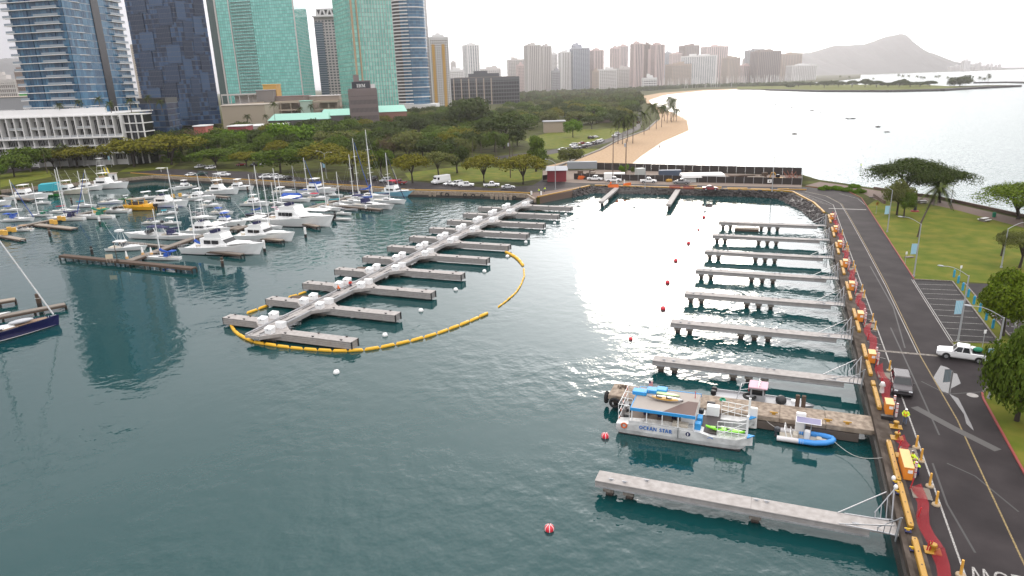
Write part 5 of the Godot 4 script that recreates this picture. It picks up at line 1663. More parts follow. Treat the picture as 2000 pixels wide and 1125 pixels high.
func old_pier():
	var t := thing("old_pier", "old tan concrete pier beside the excursion boat", "pier", q(24.0, 0, 0), TURN)
	var b := Mb.new()
	for s in [[-27.2, -18.5, 0.0], [-18.5, -9.0, 0.02], [-9.0, -4.6, 0.0], [-4.6, 0.6, 0.03]]:
		boxed("deck_slab", M["old_concrete"], t, V((s[0] + s[1]) / 2, 1.35, 0), V(s[1] - s[0] - 0.02,0.55 + s[2],3.3), 0.05)
	for i in 9:
		var c := boxed("cross_head", M["pile"], t, V(-26.4 + i * 2.85,0.9,0), V(0.7,0.4,3.0))
		b = Mb.new()
		for s in [-1, 1]: b.tube(V(-26.4 + i * 2.85,-2,s * 1.15), V(-26.4 + i * 2.85,0.8,s * 1.15), 0.26, 0.26, 8)
		part(b, "piles", M["pile_wet"], c)
	boxed("stained_face", M["pile"], t, V(-10,0.55,1.5), V(17,0.9,0.25))
	for x in [-15.9, -11.6]:
		boxed("fender_board", M["white_plain"] if x > -13 else M["black"], t, V(x,1.3,1.75), V(0.85,2.4,0.35), 0.06)
	boxed("fender_board", M["white_plain"], t, V(-7.0,1.5,1.8), V(0.95,2.3,0.4), 0.06)
	for x in [-7.3, -6.7]:
		boxed("timber_post", M["timber"], t, V(x,1.2,-1.8), V(0.42,3.4,0.4), 0.03)
	b = Mb.new()
	for x in [-9.6, -4.4, -2.6]:
		cleat(b, V(x,1.64,1.0), 1.6)
	part(b, "yellow_cleats", M["yellow_paint"], t).set_meta("kind", "stuff")
	tyre("big worn tyre fender on the outer corner of the old pier, left", q(23.0, -27.5, 1.0), Vector3.RIGHT, 0.55)
	tyre("worn tyre fender on the outer corner of the old pier, right", q(21.9, -26.3, 0.95), Vector3.BACK, 0.5)
	b = Mb.new()
	b.torus(Vector3.ZERO, Vector3.UP, 0.6, 0.16, 16)
	single(b, "tyre", M["rubber"], "black tyre lying on the pier behind the white fender board", "tyre", q(26.9, -12.2, 1.55), 0)
	var g := thing("chain_heap", "rusty heap of chain on the outer end of the old pier", "chain", q(24.6, -26.0, 1.63), 0.3)
	b = Mb.new()
	for i in 26: b.torus(V(among(-0.55, 0.55), 0.06 + rng.randf() * 0.12, among(-0.4, 0.4)), V(rng.randfn(), rng.randfn(), rng.randfn()).normalized(), 0.09, 0.025, 7)
	part(b, "links", M["timber"], g).set_meta("kind", "stuff")
	b = Mb.new()
	for i in 4: b.torus(V(0,0.04 + i * 0.05,0), Vector3.UP, 0.32 - i * 0.03, 0.035, 14)
	single(b, "rope_coil", mat("rope_green", Color(0.02, 0.30, 0.17), 0.8), "green coil of rope on the pier left of the small work boat", "rope", q(24.8, -14.9, 1.64), 0)
	b = Mb.new()
	b.box(Vector3.ZERO, V(1.1,0.4,0.5), 0.04)
	single(b, "dark_chest", M["black"], "small dark chest on the quay at the root of the old pier", "chest", q(24.6, 1.1, 2.22), TURN)


func hull(b: Mb, l: float, w: float, aft: float, bow: float, stern := 0.85, depth := 0.55, drop := 0.5, full := 2.4, rake := 0.12):
	# bow towards -z, centred on the waterline; a bulwark with the deck a step below
	var rings := []
	for i in 13:
		var t := i / 12.0
		var h := w / 2 * (lerpf(stern, 1.0, minf(1, t / 0.4)) if t < 0.4 else maxf(0.02, 1.0 - pow((t - 0.4) / 0.6, full)))
		var top := lerpf(aft, bow, pow(t, 1.6))
		var z := l / 2 - l * t
		var rk := -rake * l * pow(t, 4)
		var low := h * lerpf(0.82, 0.55, t)
		var dk := top - drop * (1.0 - t * 0.7)
		var ins := maxf(0.01, h - 0.12)
		rings.append(loop([V(-h,top,z + rk), V(-low,0.02,z + rk * 0.25), V(0,-depth,z), V(low,0.02,z + rk * 0.25), V(h,top,z + rk), V(ins,top,z + rk), V(ins * 0.98,dk,z + rk), V(-ins * 0.98,dk,z + rk), V(-ins,top,z + rk)]))
	b.loft(rings)


func excursion_boat():
	# white catamaran with an open saloon, a flat roof and a truss of rails between its bows; x runs to the bow
	var t := thing("excursion_boat", "white two-hulled excursion boat with blue lettering at the old pier", "boat", q(19.75, -25.0, 0), TURN)
	var b := Mb.new()
	for s in [1, -1]:
		b = Mb.new()
		var rings := []
		for k in [[0.0, 0.5, 1.15], [0.6, -0.3, 1.2], [3.0, -0.4, 1.45], [8.6, -0.4, 1.45], [9.6, -0.4, 1.2], [12.0, -0.3, 1.15], [13.6, 0.9, 1.5]]:
			var hw: float = 0.72 if k[0] < 10 else 0.6 if k[0] < 13 else 0.10
			rings.append(loop([V(k[0], k[1], s * (2.05 - hw * 0.7)), V(k[0], k[2], s * (2.05 - hw)), V(k[0], k[2], s * (2.05 + hw)), V(k[0], minf(k[2] - 0.1, 0.55), s * (2.05 + hw + 0.02)), V(k[0], k[1], s * (2.05 + hw * 0.7))]))
		b.loft(rings)
		var h := part(b, "hull", M["white_paint"], t)
		boxed("boot_line", M["black"], h, V(6.4,0.02,s * 2.08), V(12.2,0.16,1.4))
		b = Mb.new()
		b.loft([loop([V(13.05,1.42,s * 2.5), V(13.05,1.42,s * 1.6), V(13.75,1.57,s * 2.05)]), loop([V(13.05,1.5,s * 2.5), V(13.05,1.5,s * 1.6), V(13.75,1.66,s * 2.05)])])
		part(b, "bow_cap", mat("boat_blue", Color(0.03, 0.28, 0.62), 0.5), h)
	boxed("main_deck", mat("deck_tan", Color(0.24, 0.19, 0.155), 0.8), t, V(4.9,1.0,0), V(8.6,0.3,4.0))
	boxed("fore_deck", mat("deck_dark", Color(0.055, 0.045, 0.045), 0.7), t, V(9.1,1.32,0), V(2.2,0.14,4.6))
	b = Mb.new()   # white bulwark of the saloon
	for s in [-1, 1]: b.box(V(4.6,1.42,s * 2.68), V(6.6,0.5,0.1))
	part(b, "bulwark", M["white_paint"], t)
	boxed("stern_platform", M["deck_dark"], t, V(0.8,0.95,0), V(1.8,0.12,4.4))
	# roof and its blue fascia
	var roof := boxed("roof", mat("roof_grey", Color(0.33, 0.295, 0.265), 0.8), t, V(4.75,3.05,0), V(6.5,0.14,5.3))
	b = Mb.new()
	b.prism(PackedVector2Array([Vector2(4.7, 2.6), Vector2(7.95, 2.6), Vector2(7.95, -0.6), Vector2(6.9, -0.6)]), 3.12, 3.128)
	part(b, "brown_roof_patch", mat("roof_brown", Color(0.13, 0.088, 0.078), 0.85), roof)
	b = Mb.new()
	for s in [-1, 1]: b.box(V(4.75,3.0,s * 2.68), V(6.6,0.34,0.08))
	b.box(V(1.47,3.0,0), V(0.08,0.34,5.3))
	part(b, "fascia", M["boat_blue"], roof)
	b = Mb.new()
	for c in [V(0.85,3.35,-0.9), V(2.0,3.3,-1.75), V(3.0,3.28,-2.2)]:
		boxed("roof_locker", M["boat_blue"], roof, c + V(0.9,0,0), V(1.5 if c.x < 2 else 1.1,0.42,1.0), 0.04)
	for x in [1.6, 3.15, 4.75, 6.35, 7.9]:
		for s in [-1, 1]:
			boxed("roof_post", M["white_gel"], t, V(x,2.3,s * 2.62), V(0.09,1.4,0.09))
	boxed("wheelhouse", M["white_gel"], t, V(7.2,2.2,-0.4), V(1.5,1.6,3.2))
	boxed("window", M["dark_glass"], t, V(7.2,2.4,1.22), V(0.9,0.6,0.05))
	for i in 3:
		b = Mb.new()
		b.box(V(2.6 + i * 1.5,1.4,-1.0), V(0.5,0.5,2.2), 0.04)
		b.box(V(2.4 + i * 1.5,1.75,-1.0), V(0.1,0.6,2.2))
		part(b, "bench", M["navy_canvas"], t)
	boxed("galley_counter", M["cream"], t, V(6.5,1.55,1.9), V(1.6,0.5,0.7), 0.04)
	for c in [[8.25, 1.75, 1.9, 0.6, 0.8, 0.7, "boat_blue"], [8.3, 1.75, 0.5, 0.5, 0.8, 0.9, "boat_blue"], [9.4, 1.95, -1.7, 1.3, 1.1, 0.7, "white_gel"], [8.3, 2.2, -0.6, 0.5, 0.5, 0.5, "black"]]:
		boxed("deck_locker", M[c[6]], t, V(c[0],c[1],c[2]), V(c[3],c[4],c[5]), 0.04)
	# rails at the bow and scaffold of pipes at the stern
	var pipe: Material = M["white_gel"]
	for s in [-1, 1]:
		boxed("bow_post", pipe, t, V(13.0,2.55,s * 2.05), V(0.22,2.3,0.22))
		b = Mb.new()
		for y in [1.7, 2.2, 2.7]: b.tube(V(10.2,y + 0.1,s * 2.4), V(12.95, y - 0.1 + (y - 1.7) * 0.2, s * 2.05), 0.035)
		for k in 5: b.tube(V(10.2 + k * 0.68, 1.2, s * (2.4 - k * 0.08)), V(10.2 + k * 0.68, 2.8, s * (2.4 - k * 0.08)), 0.03)
		b.tube(V(10.2,1.25,s * 2.4), V(12.9,2.9,s * 2.08), 0.035)
		part(b, "bow_rail", pipe, t)
	b = Mb.new()
	b.bar(V(12.95,1.75,-2.0), V(12.95,1.75,2.0), 0.1, 0.12)
	b.bar(V(10.5,1.6,1.0), V(12.9,1.7,1.7), 0.08, 0.1)
	b.bar(V(10.5,1.25,1.0), V(12.9,1.35,1.7), 0.08, 0.1)
	for k in 9: b.bar(V(10.5 + k * 0.3,1.24,1.0 + k * 0.09), V(10.5 + k * 0.3,1.66,1.0 + k * 0.09), 0.05, 0.05)
	part(b, "boarding_ladder", pipe, t)
	b = Mb.new()
	for z in [-2.4, -0.8, 0.8, 2.4]:
		b.tube(V(0.15,0.9,z), V(0.15,3.3,z), 0.035)
		b.tube(V(1.3,1.0,z), V(1.3,3.2,z), 0.035)
		b.tube(V(0.15,3.2,z), V(1.3,3.2,z), 0.03)
	for y in [1.6, 2.3, 3.2]: b.tube(V(0.15,y,-2.4), V(0.15,y,2.4), 0.035)
	for k in 4: b.tube(V(0.15,1.0 + k * 0.5,-2.3 + k * 1.1), V(0.15,1.7 + k * 0.5,-1.4 + k * 1.1), 0.03)
	part(b, "stern_scaffold", pipe, t)
	b = Mb.new()
	for z in [-1.6, -0.4, 1.0]: b.box(V(0.75,1.25,z), V(0.6,0.5,0.6), 0.05)
	part(b, "stern_gear", M["black"], t)
	b = Mb.new()
	for k in 5: b.box(V(0.05,2.9 - k * 0.42,-2.3 + k * 0.95), V(0.12,0.32,0.18))
	part(b, "orange_float", mat("life_orange", Color(0.6, 0.12, 0.03), 0.7), t)
	b = Mb.new()
	b.torus(V(0.85,1.05,2.84), Vector3.BACK, 0.27, 0.09, 14)
	part(b, "life_ring", M["life_orange"], t)
	piped("overboard_pipe", M["steel"], t, [V(6.4,1.7,2.86), V(6.4,0.6,2.86), V(6.3,0.45,2.86)], 0.04)
	# lettering and marks on the hull
	var fnt := SystemFont.new()
	fnt.font_names = PackedStringArray(["Droid Sans"])
	fnt.font_weight = 700
	for w in [["OCEAN", 3.35], ["STAR", 5.15]]:
		var tm := TextMesh.new()
		tm.text = w[0]
		tm.font = fnt
		tm.font_size = 48
		tm.pixel_size = 0.0115
		tm.depth = 0.03
		shared(tm, "lettering", mat("letter_blue", Color(0.01, 0.12, 0.42), 0.5), t, Transform3D(Basis(), V(w[1],1.08,2.80)))
	var em := tubed("round_emblem", M["navy_canvas"], t, V(7.4,1.1,2.77), V(7.4,1.1,2.80), 0.24, 0.24, 20)
	b = Mb.new()
	b.prism(PackedVector2Array([Vector2(7.32, -1.22), Vector2(7.44, -1.22), Vector2(7.44, -0.96), Vector2(7.40, -0.92), Vector2(7.34, -1.0)]), 0, 0.02)
	var lt := part(b, "white_figure", M["white_gel"], em)
	lt.transform = Transform3D(Basis(V(1,0,0), V(0,0,1), V(0,-1,0)), V(0,0,2.80))
	piped("leaping_mark", M["letter_blue"], t, [V(9.3,0.92,2.78), V(9.45,1.06,2.78), V(9.65,1.1,2.78), V(9.85,1.0,2.78)], 0.02, 5, 0.05)
	tubed("whip_antenna", M["white_gel"], roof, V(2.3,3.5,-0.6), V(2.3,6.2,-0.6), 0.025, 0.012)
	b = Mb.new()
	b.tube(V(2.7,3.5,-0.75), V(2.7,4.9,-0.75), 0.02)
	b.box(V(2.92,4.55,-0.75), V(0.42,0.6,0.02))
	var fl := part(b, "flag", mat("flag_white", Color(0.6, 0.55, 0.55), 0.8), roof)
	b = Mb.new()
	for k in 4: b.box(V(2.92,4.3 + k * 0.15,-0.75), V(0.43,0.07,0.03))
	part(b, "red_stripe", mat("flag_red", Color(0.45, 0.02, 0.03), 0.8), fl)
	boxed("blue_field", M["navy_canvas"], fl, V(2.8,4.7,-0.75), V(0.2,0.3,0.04))
	boxed("red_pennant", M["flag_red"], roof, V(7.5,3.5,-1.6), V(0.05,0.75,0.2))
	# kayaks and boards
	kayak("kayak", "yellow and grey two-seat kayak on the roof of the excursion boat", q(19.6, -25.0 + 4.6, 3.32), TURN - 0.05, M["yellow_paint"], M["slip_side"])
	kayak("kayak", "lime green kayak tilted in the foredeck rail of the excursion boat", q(18.05, -25.0 + 10.9, 1.55), TURN - 0.05, mat("kayak_lime", Color(0.22, 0.68, 0.02), 0.4), M["kayak_lime"])
	b = Mb.new()
	b.ball(Vector3.ZERO, V(1.7,0.07,0.38), 16, 4)
	single(b, "paddle_board", M["white_gel"], "white paddle board on the roof, behind the yellow kayak", "paddle board", q(20.3, -20.2, 3.25), TURN - 0.08)
	b = Mb.new()
	b.ball(Vector3.ZERO, V(1.6,0.07,0.36), 16, 4)
	single(b, "paddle_board", mat("board_lime", Color(0.55, 0.72, 0.35), 0.4), "pale green paddle board on the roof, beside the blue lockers", "paddle board", q(21.2, -20.6, 3.25), TURN - 0.08)


func kayak(called: String, label: String, p: Vector3, turn: float, top: Material, low: Material):
	var t := thing(called, label, "kayak", p, turn)
	var b := Mb.new()
	var rings := []
	for i in 11:
		var u := i / 10.0
		var w := 0.38 * pow(sin(PI * lerpf(0.04, 0.96, u)), 0.7)
		var y := 0.22 * pow(absf(u - 0.5) * 2, 3)
		rings.append(loop([V(-1.9 + 3.8 * u,y - 0.18,0), V(-1.9 + 3.8 * u,y + 0.05,w), V(-1.9 + 3.8 * u,y + 0.12,0), V(-1.9 + 3.8 * u,y + 0.05,-w)]))
	b.loft(rings, true)
	part(b, "hull", low, t)
	b = Mb.new()
	rings = []
	for i in 9:
		var u := i / 8.0
		var w := 0.34 * pow(sin(PI * lerpf(0.1, 0.9, u)), 0.6)
		rings.append(loop([V(-1.4 + 2.8 * u,0.06,w), V(-1.4 + 2.8 * u,0.2,w * 0.85), V(-1.4 + 2.8 * u,0.2,-w * 0.85), V(-1.4 + 2.8 * u,0.06,-w)]))
	b.loft(rings)
	part(b, "deck_rim", top, t)
	for x in [-0.6, 0.45]:
		var s := balled("seat", M["black"], t, V(x,0.21,0), V(0.3,0.05,0.2))
		boxed("seat_back", M["black"], s, V(x - 0.28,0.36,0), V(0.06,0.3,0.34))


func rib():
	var t := thing("inflatable_boat", "small inflatable boat with blue bow tubes and a grey sun top", "boat", q(21.2, -6.5, 0), TURN - PI / 2 - 0.04)
	for s in [-1, 1]:
		var b := Mb.new()
		b.pipe([V(s * 0.92,0.34,2.6), V(s * 0.95,0.36,2.0), V(s * 0.95,0.4,0.6)], 0.27, 10)
		part(b, "rear_tube", mat("tube_white", Color(0.62, 0.60, 0.60), 0.5), t)
		piped("bow_tube", mat("tube_blue", Color(0.05, 0.27, 0.68), 0.45), t, [V(s * 0.95,0.4,0.6), V(s * 0.95,0.45,-0.9), V(s * 0.72,0.55,-1.9), V(s * 0.32,0.64,-2.5), V(0,0.66,-2.62)], 0.275, 10)
		b = Mb.new()
		for k in 3: b.torus(V(s * 0.95,0.4,0.55 - k * 0.2), V(0,0.03,-1).normalized(), 0.27, 0.015, 12)
		part(b, "white_bands", M["white_gel"], t).set_meta("kind", "stuff")
	var b := Mb.new()
	b.loft([loop([V(-0.8,0.25,2.4), V(0.8,0.25,2.4), V(0.0,-0.3,2.4)]), loop([V(-0.8,0.28,-0.9), V(0.8,0.28,-0.9), V(0,-0.3,-0.9)]), loop([V(-0.1,0.5,-2.4), V(0.1,0.5,-2.4), V(0,0.3,-2.4)])])
	part(b, "hull_floor", M["cream"], t)
	boxed("console", M["white_gel"], t, V(0,0.75,-0.2), V(0.6,0.95,0.6), 0.06)
	boxed("seat", M["cream"], t, V(0,0.52,0.9), V(0.8,0.5,0.5), 0.05)
	boxed("bow_seat", M["cream"], t, V(0,0.46,-1.3), V(0.6,0.35,0.5), 0.05)
	b = Mb.new()
	for s in [-1, 1]:
		for z in [-0.45, 0.15]: b.tube(V(s * 0.4,0.4,z), V(s * 0.42,2.25,z - 0.05), 0.03)
	part(b, "top_frame", M["alloy"], t)
	var tp := boxed("sun_top", mat("top_lavender", Color(0.20, 0.19, 0.30), 0.7), t, V(0,2.32,-0.2), V(1.3,0.07,2.3), 0.03)
	b = Mb.new()
	for s in [-1, 1]:
		b.tube(V(s * 0.66,2.32,-1.35), V(s * 0.66,2.32,0.95), 0.035)
		b.tube(V(-0.66,2.32,-0.2 + s * 1.15), V(0.66,2.32,-0.2 + s * 1.15), 0.035)
	part(b, "top_rim", M["white_gel"], tp)
	b = Mb.new()
	b.pipe([V(-0.85,0.5,1.7), V(-0.75,1.35,1.95), V(0.75,1.35,1.95), V(0.85,0.5,1.7)], 0.06, 6)
	b.pipe([V(-0.7,0.5,1.2), V(-0.6,1.05,1.4), V(0.6,1.05,1.4), V(0.7,0.5,1.2)], 0.05, 6)
	part(b, "arch", M["white_gel"], t)
	b = Mb.new()
	b.box(V(0,0.85,2.65), V(0.42,0.55,0.6), 0.1)
	b.box(V(0,0.2,2.75), V(0.16,0.9,0.25))
	part(b, "outboard_motor", mat("motor_grey", Color(0.06, 0.065, 0.075), 0.35), t)
	# bow line to the quay
	b = Mb.new()
	var pts := []
	for i in 12:
		var u := i / 11.0
		pts.append(q(20.6, -3.8, 0.7).lerp(q(16.2, -0.2, 2.1), u) + V(0, -0.75 * sin(PI * u), 0))
	b.pipe(pts, 0.03, 4)
	single(b, "mooring_rope", mat("rope_pale", Color(0.5, 0.48, 0.45), 0.9), "pale mooring rope from the inflatable boat to the quay", "rope")
	b = Mb.new()
	pts = []
	for i in 8: pts.append(q(22.3, -13.2, 1.6).lerp(q(23.0, -11.3, 1.6), i / 7.0) + V(0, -0.3 * sin(PI * i / 7.0), 0))
	for i in 8: pts.append(q(23.0, -11.0, 1.6).lerp(q(21.6, -9.2, 0.8), i / 7.0) + V(0, -0.2 * sin(PI * i / 7.0), 0))
	b.pipe(pts, 0.03, 4)
	single(b, "mooring_rope", M["rope_pale"], "mooring rope over the old pier between the two boats", "rope")


func outboard(b: Mb, p: Vector3, s := 1.0):
	b.box(p + V(0,0.45,0.1) * s, V(0.4,0.6,0.6) * s, 0.08 * s)
	b.box(p + V(0,-0.15,0.15) * s, V(0.14,0.9,0.22) * s)


func work_boat():
	var t := thing("work_boat", "grey aluminium work boat with a pink roofed cabin behind the old pier", "boat", q(27.7, -11.0, 0), TURN - PI / 2 - 0.03)
	var b := Mb.new()
	hull(b, 10.0, 2.7, 0.95, 1.15, 0.95, 0.3, 0.3, 4.0, 0.05)
	part(b, "hull", mat("hull_grey", Color(0.36, 0.36, 0.37), 0.5), t)
	b = Mb.new()
	b.loft([loop([V(-0.85,0.7,1.2), V(0.85,0.7,1.2), V(0.85,0.7,-0.5), V(-0.85,0.7,-0.5)]), loop([V(-0.8,2.55,1.1), V(0.8,2.55,1.1), V(0.8,2.55,-0.25), V(-0.8,2.55,-0.25)])])
	part(b, "cabin", M["hull_grey"], t)
	for w in [[V(0,2.1,-0.40), V(1.35,0.6,0.06)], [V(0,2.1,1.17), V(1.2,0.6,0.06)], [V(0.85,2.1,0.4), V(0.06,0.6,1.1)], [V(-0.85,2.1,0.4), V(0.06,0.6,1.1)]]:
		boxed("window", M["dark_glass"], t, w[0], w[1])
	var r := boxed("cabin_roof", M["pink_canvas"], t, V(0,2.66,0.35), V(2.0,0.2,2.0), 0.06)
	b = Mb.new()
	b.tube(V(-1.3,2.95,0.3), V(1.3,2.95,0.3), 0.03)
	for k in 5: b.ball(V(-0.6 + k * 0.3, 2.92, 0.2 + 0.1 * (k % 2)), V(0.09,0.12,0.09), 6, 4)
	part(b, "lights_and_aerials", M["white_gel"], r)
	b = Mb.new()
	b.pipe([V(-1.0,0.8,2.6), V(-0.9,2.2,2.2), V(0.9,2.2,2.2), V(1.0,0.8,2.6)], 0.035, 5)
	b.tube(V(-0.9,2.2,2.2), V(-0.9,2.5,1.1), 0.03)
	b.tube(V(0.9,2.2,2.2), V(0.9,2.5,1.1), 0.03)
	part(b, "tow_frame", M["alloy"], t)
	b = Mb.new()
	for x in [-0.45, 0.45]: outboard(b, V(x,0.75,5.0))
	part(b, "outboard_motors", M["black"], t)
	balled("black_tarp_bundle", M["black"], t, V(0,1.2,-2.1), V(0.7,0.55,0.6), 10, 6)
	piped("bow_rail", M["white_gel"], t, [V(-0.6,0.9,-4.0), V(-0.5,1.5,-4.1), V(0.5,1.5,-4.1), V(0.6,0.9,-4.0)], 0.035, 5)
	boxed("white_winch", M["white_gel"], t, V(-0.5,1.0,-3.4), V(0.5,0.4,0.5), 0.05)
	boxed("red_flag", M["flag_red"], t, V(-0.75,1.8,1.4), V(0.1,0.8,0.12))


func floats():
	var b := Mb.new()
	b.ball(V(0,0.12,0), V(0.42,0.42,0.42), 12, 8)
	var m := b.mesh()
	b = Mb.new()
	b.torus(V(0,0.56,0), Vector3.RIGHT, 0.09, 0.03, 8)
	var eye := b.mesh()
	b = Mb.new()
	for i in 3: b.torus(V(0,0.12,0), V(cos(TAU * i / 6), 0, sin(TAU * i / 6)), 0.405, 0.035, 14)
	var seam := b.mesh()
	var words := ["striped red and white float nearest the camera, in front of the near slip", "striped red float by the stern of the excursion boat", "small flat red float off the second slip", "red float off the third slip", "red float off the fourth slip", "red float off the fifth slip", "red float off the sixth slip", "small red float off the seventh slip", "red float off the farthest slip"]
	var reds := [V(2.45,0,-48.74), V(9.24,0,-63.82), V(16.79,0,-91.45), V(24.26,0,-104.2), V(28.3,0,-118.7), V(33.43,0,-133.9), V(39.79,0,-148.5), V(45.73,0,-162.4), V(51.19,0,-177.1)]
	for i in reds.size():
		var t := thing("red_float", words[i], "buoy", reds[i], 0, "red mooring floats")
		shared(m, "ball", M["red_float"], t, Transform3D(Basis().scaled(Vector3.ONE * (0.7 if i in [2, 7] else 1.0)), Vector3.ZERO))
		shared(eye, "ring", M["black"], t)
		if i < 2: shared(seam, "white_seam", M["white_plain"], t)
	var whites := [V(-23.45,0,-82.86), V(-19.31,0,-96.24), V(-15.22,0,-107.3), V(-10.24,0,-118.6), V(-5.37,0,-130.5), V(-0.77,0,-141.9), V(3.56,0,-154.8), V(7.64,0,-164.8), V(11.66,0,-175.5), V(15.58,0,-187), V(36.11,0,-195.2), V(53.82,0,-185.5), V(20.54,0,-200.7)]
	var w2 := ["nearest, off the near end of the long pier", "between the first and second right fingers", "off the third right finger", "off the fourth right finger", "off the fifth right finger", "off the sixth right finger", "off the seventh right finger", "off the eighth right finger", "off the ninth right finger", "off the tenth right finger", "between the two short rubble slips", "beyond the farthest red float", "near the landing of the long pier"]
	for i in whites.size():
		var t := thing("white_float", "white round float " + w2[i], "buoy", whites[i], 0, "white mooring floats")
		shared(m, "ball", M["white_gel"], t)
		shared(eye, "ring", M["black"], t)
	# yellow containment booms: short floats strung on a line
	var runs := [
		["long yellow boom sweeping round the near end of the long pier", [V(-45.64,0,-104.3), V(-43.99,0,-101), V(-41.62,0,-97.88), V(-39.22,0,-95.52), V(-35.51,0,-93.55), V(-31.3,0,-91.98), V(-26.52,0,-90.58), V(-22.06,0,-90.19), V(-18.98,0,-91.28), V(-15.22,0,-93.35), V(-11.74,0,-95.97), V(-7.75,0,-100.1), V(-3.47,0,-105.6)], 2.3, 0.27],
		["yellow boom curving out from the sixth right finger", [V(-1.2,0,-146), V(0.56,0,-142.6), V(1.79,0,-138), V(2.43,0,-133.8)], 2.5, 0.33],
		["slack thin yellow boom drifting off the curved one", [V(2.48,0,-131.8), V(2.44,0,-126.2), V(1.72,0,-120.8), V(0.7,0,-115.8), V(-0.95,0,-111.3), V(-2.49,0,-107.8)], 1.9, 0.15],
		["short yellow boom between the first and second left fingers", [V(-44.79,0,-109), V(-43.42,0,-111), V(-42.01,0,-113.4)], 2.3, 0.27],
		["short yellow boom beside the brown work float", [V(-40.35,0,-117.3), V(-38.71,0,-118.9), V(-37.51,0,-121)], 2.0, 0.22]]
	for r in runs:
		var t := thing("yellow_boom", r[0], "boom")
		var pts: Array = r[1]
		var d := 0.0
		var seg := 0
		var p: Vector3 = pts[0]
		while seg < pts.size() - 1:
			var to: Vector3 = pts[seg + 1]
			var need: float = r[2]
			var from := p
			while seg < pts.size() - 1 and p.distance_to(pts[seg + 1]) < need:
				need -= p.distance_to(pts[seg + 1])
				p = pts[seg + 1]
				seg += 1
			if seg >= pts.size() - 1: break
			p = p.move_toward(pts[seg + 1], need)
			var dir := (p - from).normalized()
			var k: float = r[3]
			var y := V(0, among(-0.03, 0.05), 0)
			b = Mb.new()
			b.loft([b.ring(from + dir * 0.06 + y, dir, k * 0.3, 8), b.ring(from + dir * 0.3 + y + V(0,0.12,0), dir, k, 8), b.ring(p - dir * 0.3 + y + V(0,0.12,0), dir, k, 8), b.ring(p - dir * 0.06 + y, dir, k * 0.3, 8)], true)
			part(b, "float", M["boom_yellow"] if M.has("boom_yellow") else mat("boom_yellow", Color(0.72, 0.40, 0.02), 0.5), t)

func quad_part(t: Node3D, called: String, m: Material, lo: Array, hi: Array):   # a solid from two four-cornered outlines
	var b := Mb.new()
	b.loft([PackedVector3Array(lo), PackedVector3Array(hi)])
	return part(b, called, m, t)


func rect(x: float, y: float, z0: float, z1: float, x2 := -1.0, y2 := -1.0) -> Array:   # outline at height y, half width x aft and x2 forward
	var f := x if x2 < 0 else x2
	var h := y if y2 < 0 else y2
	return [V(-x,y,z0), V(x,y,z0), V(f,h,z1), V(-f,h,z1)]


func hulled(called: String, label: String, category: String, at: Vector3, turn: float, l: float, w: float, aft: float, bow: float, paint: Material, stern := 0.88, full := 2.4, rake := 0.12, stripe: Material = null) -> Node3D:
	var t := thing(called, label, category, at, turn)
	var b := Mb.new()
	hull(b, l, w, aft, bow, stern, 0.5, 0.4, full, rake)
	part(b, "hull", paint, t)
	b = Mb.new()
	hull(b, l * 0.985, w * 0.93, 0.14, 0.18, stern, 0.45, 0.1, full, rake * 0.2)
	part(b, "waterline_stripe", stripe if stripe else M["black"], t)
	return t


func windows(t: Node3D, x: float, y: float, h: float, z0: float, z1: float, n: int, lean := 0.06):
	for s in [-1, 1]:
		for i in n:
			var a := lerpf(z0, z1, (i + 0.08) / n)
			var c := lerpf(z0, z1, (i + 0.92) / n)
			var b := Mb.new()
			b.loft([loop([V(s * (x + 0.03), y, a), V(s * (x + 0.03), y, c), V(s * (x + 0.03 - lean), y + h, c), V(s * (x + 0.03 - lean), y + h, a)]), loop([V(s * (x - 0.1), y, a), V(s * (x - 0.1), y, c), V(s * (x - 0.1 - lean), y + h, c), V(s * (x - 0.1 - lean), y + h, a)])])
			part(b, "window", M["dark_glass"], t)


func rail(t: Node3D, l: float, w: float, y0: float, y1: float, from := -0.02, to := -0.46):
	var b := Mb.new()
	for s in [-1, 1]:
		var pts := []
		for i in 6:
			var u := lerpf(from, to, i / 5.0)
			var k := maxf(0.04, 1.0 - pow(maxf(0, (-u - 0.1)) / 0.42, 2.4))
			pts.append(V(s * w / 2 * 0.92 * k, lerpf(y0, y1, i / 5.0) + 0.6, u * l - (0.1 * l * pow(i / 5.0, 3))))
			b.tube(pts[-1] - V(0,0.6,0), pts[-1], 0.022, 0.022, 4)
		b.pipe(pts, 0.025, 4)
	part(b, "bow_rail", M["alloy"], t)


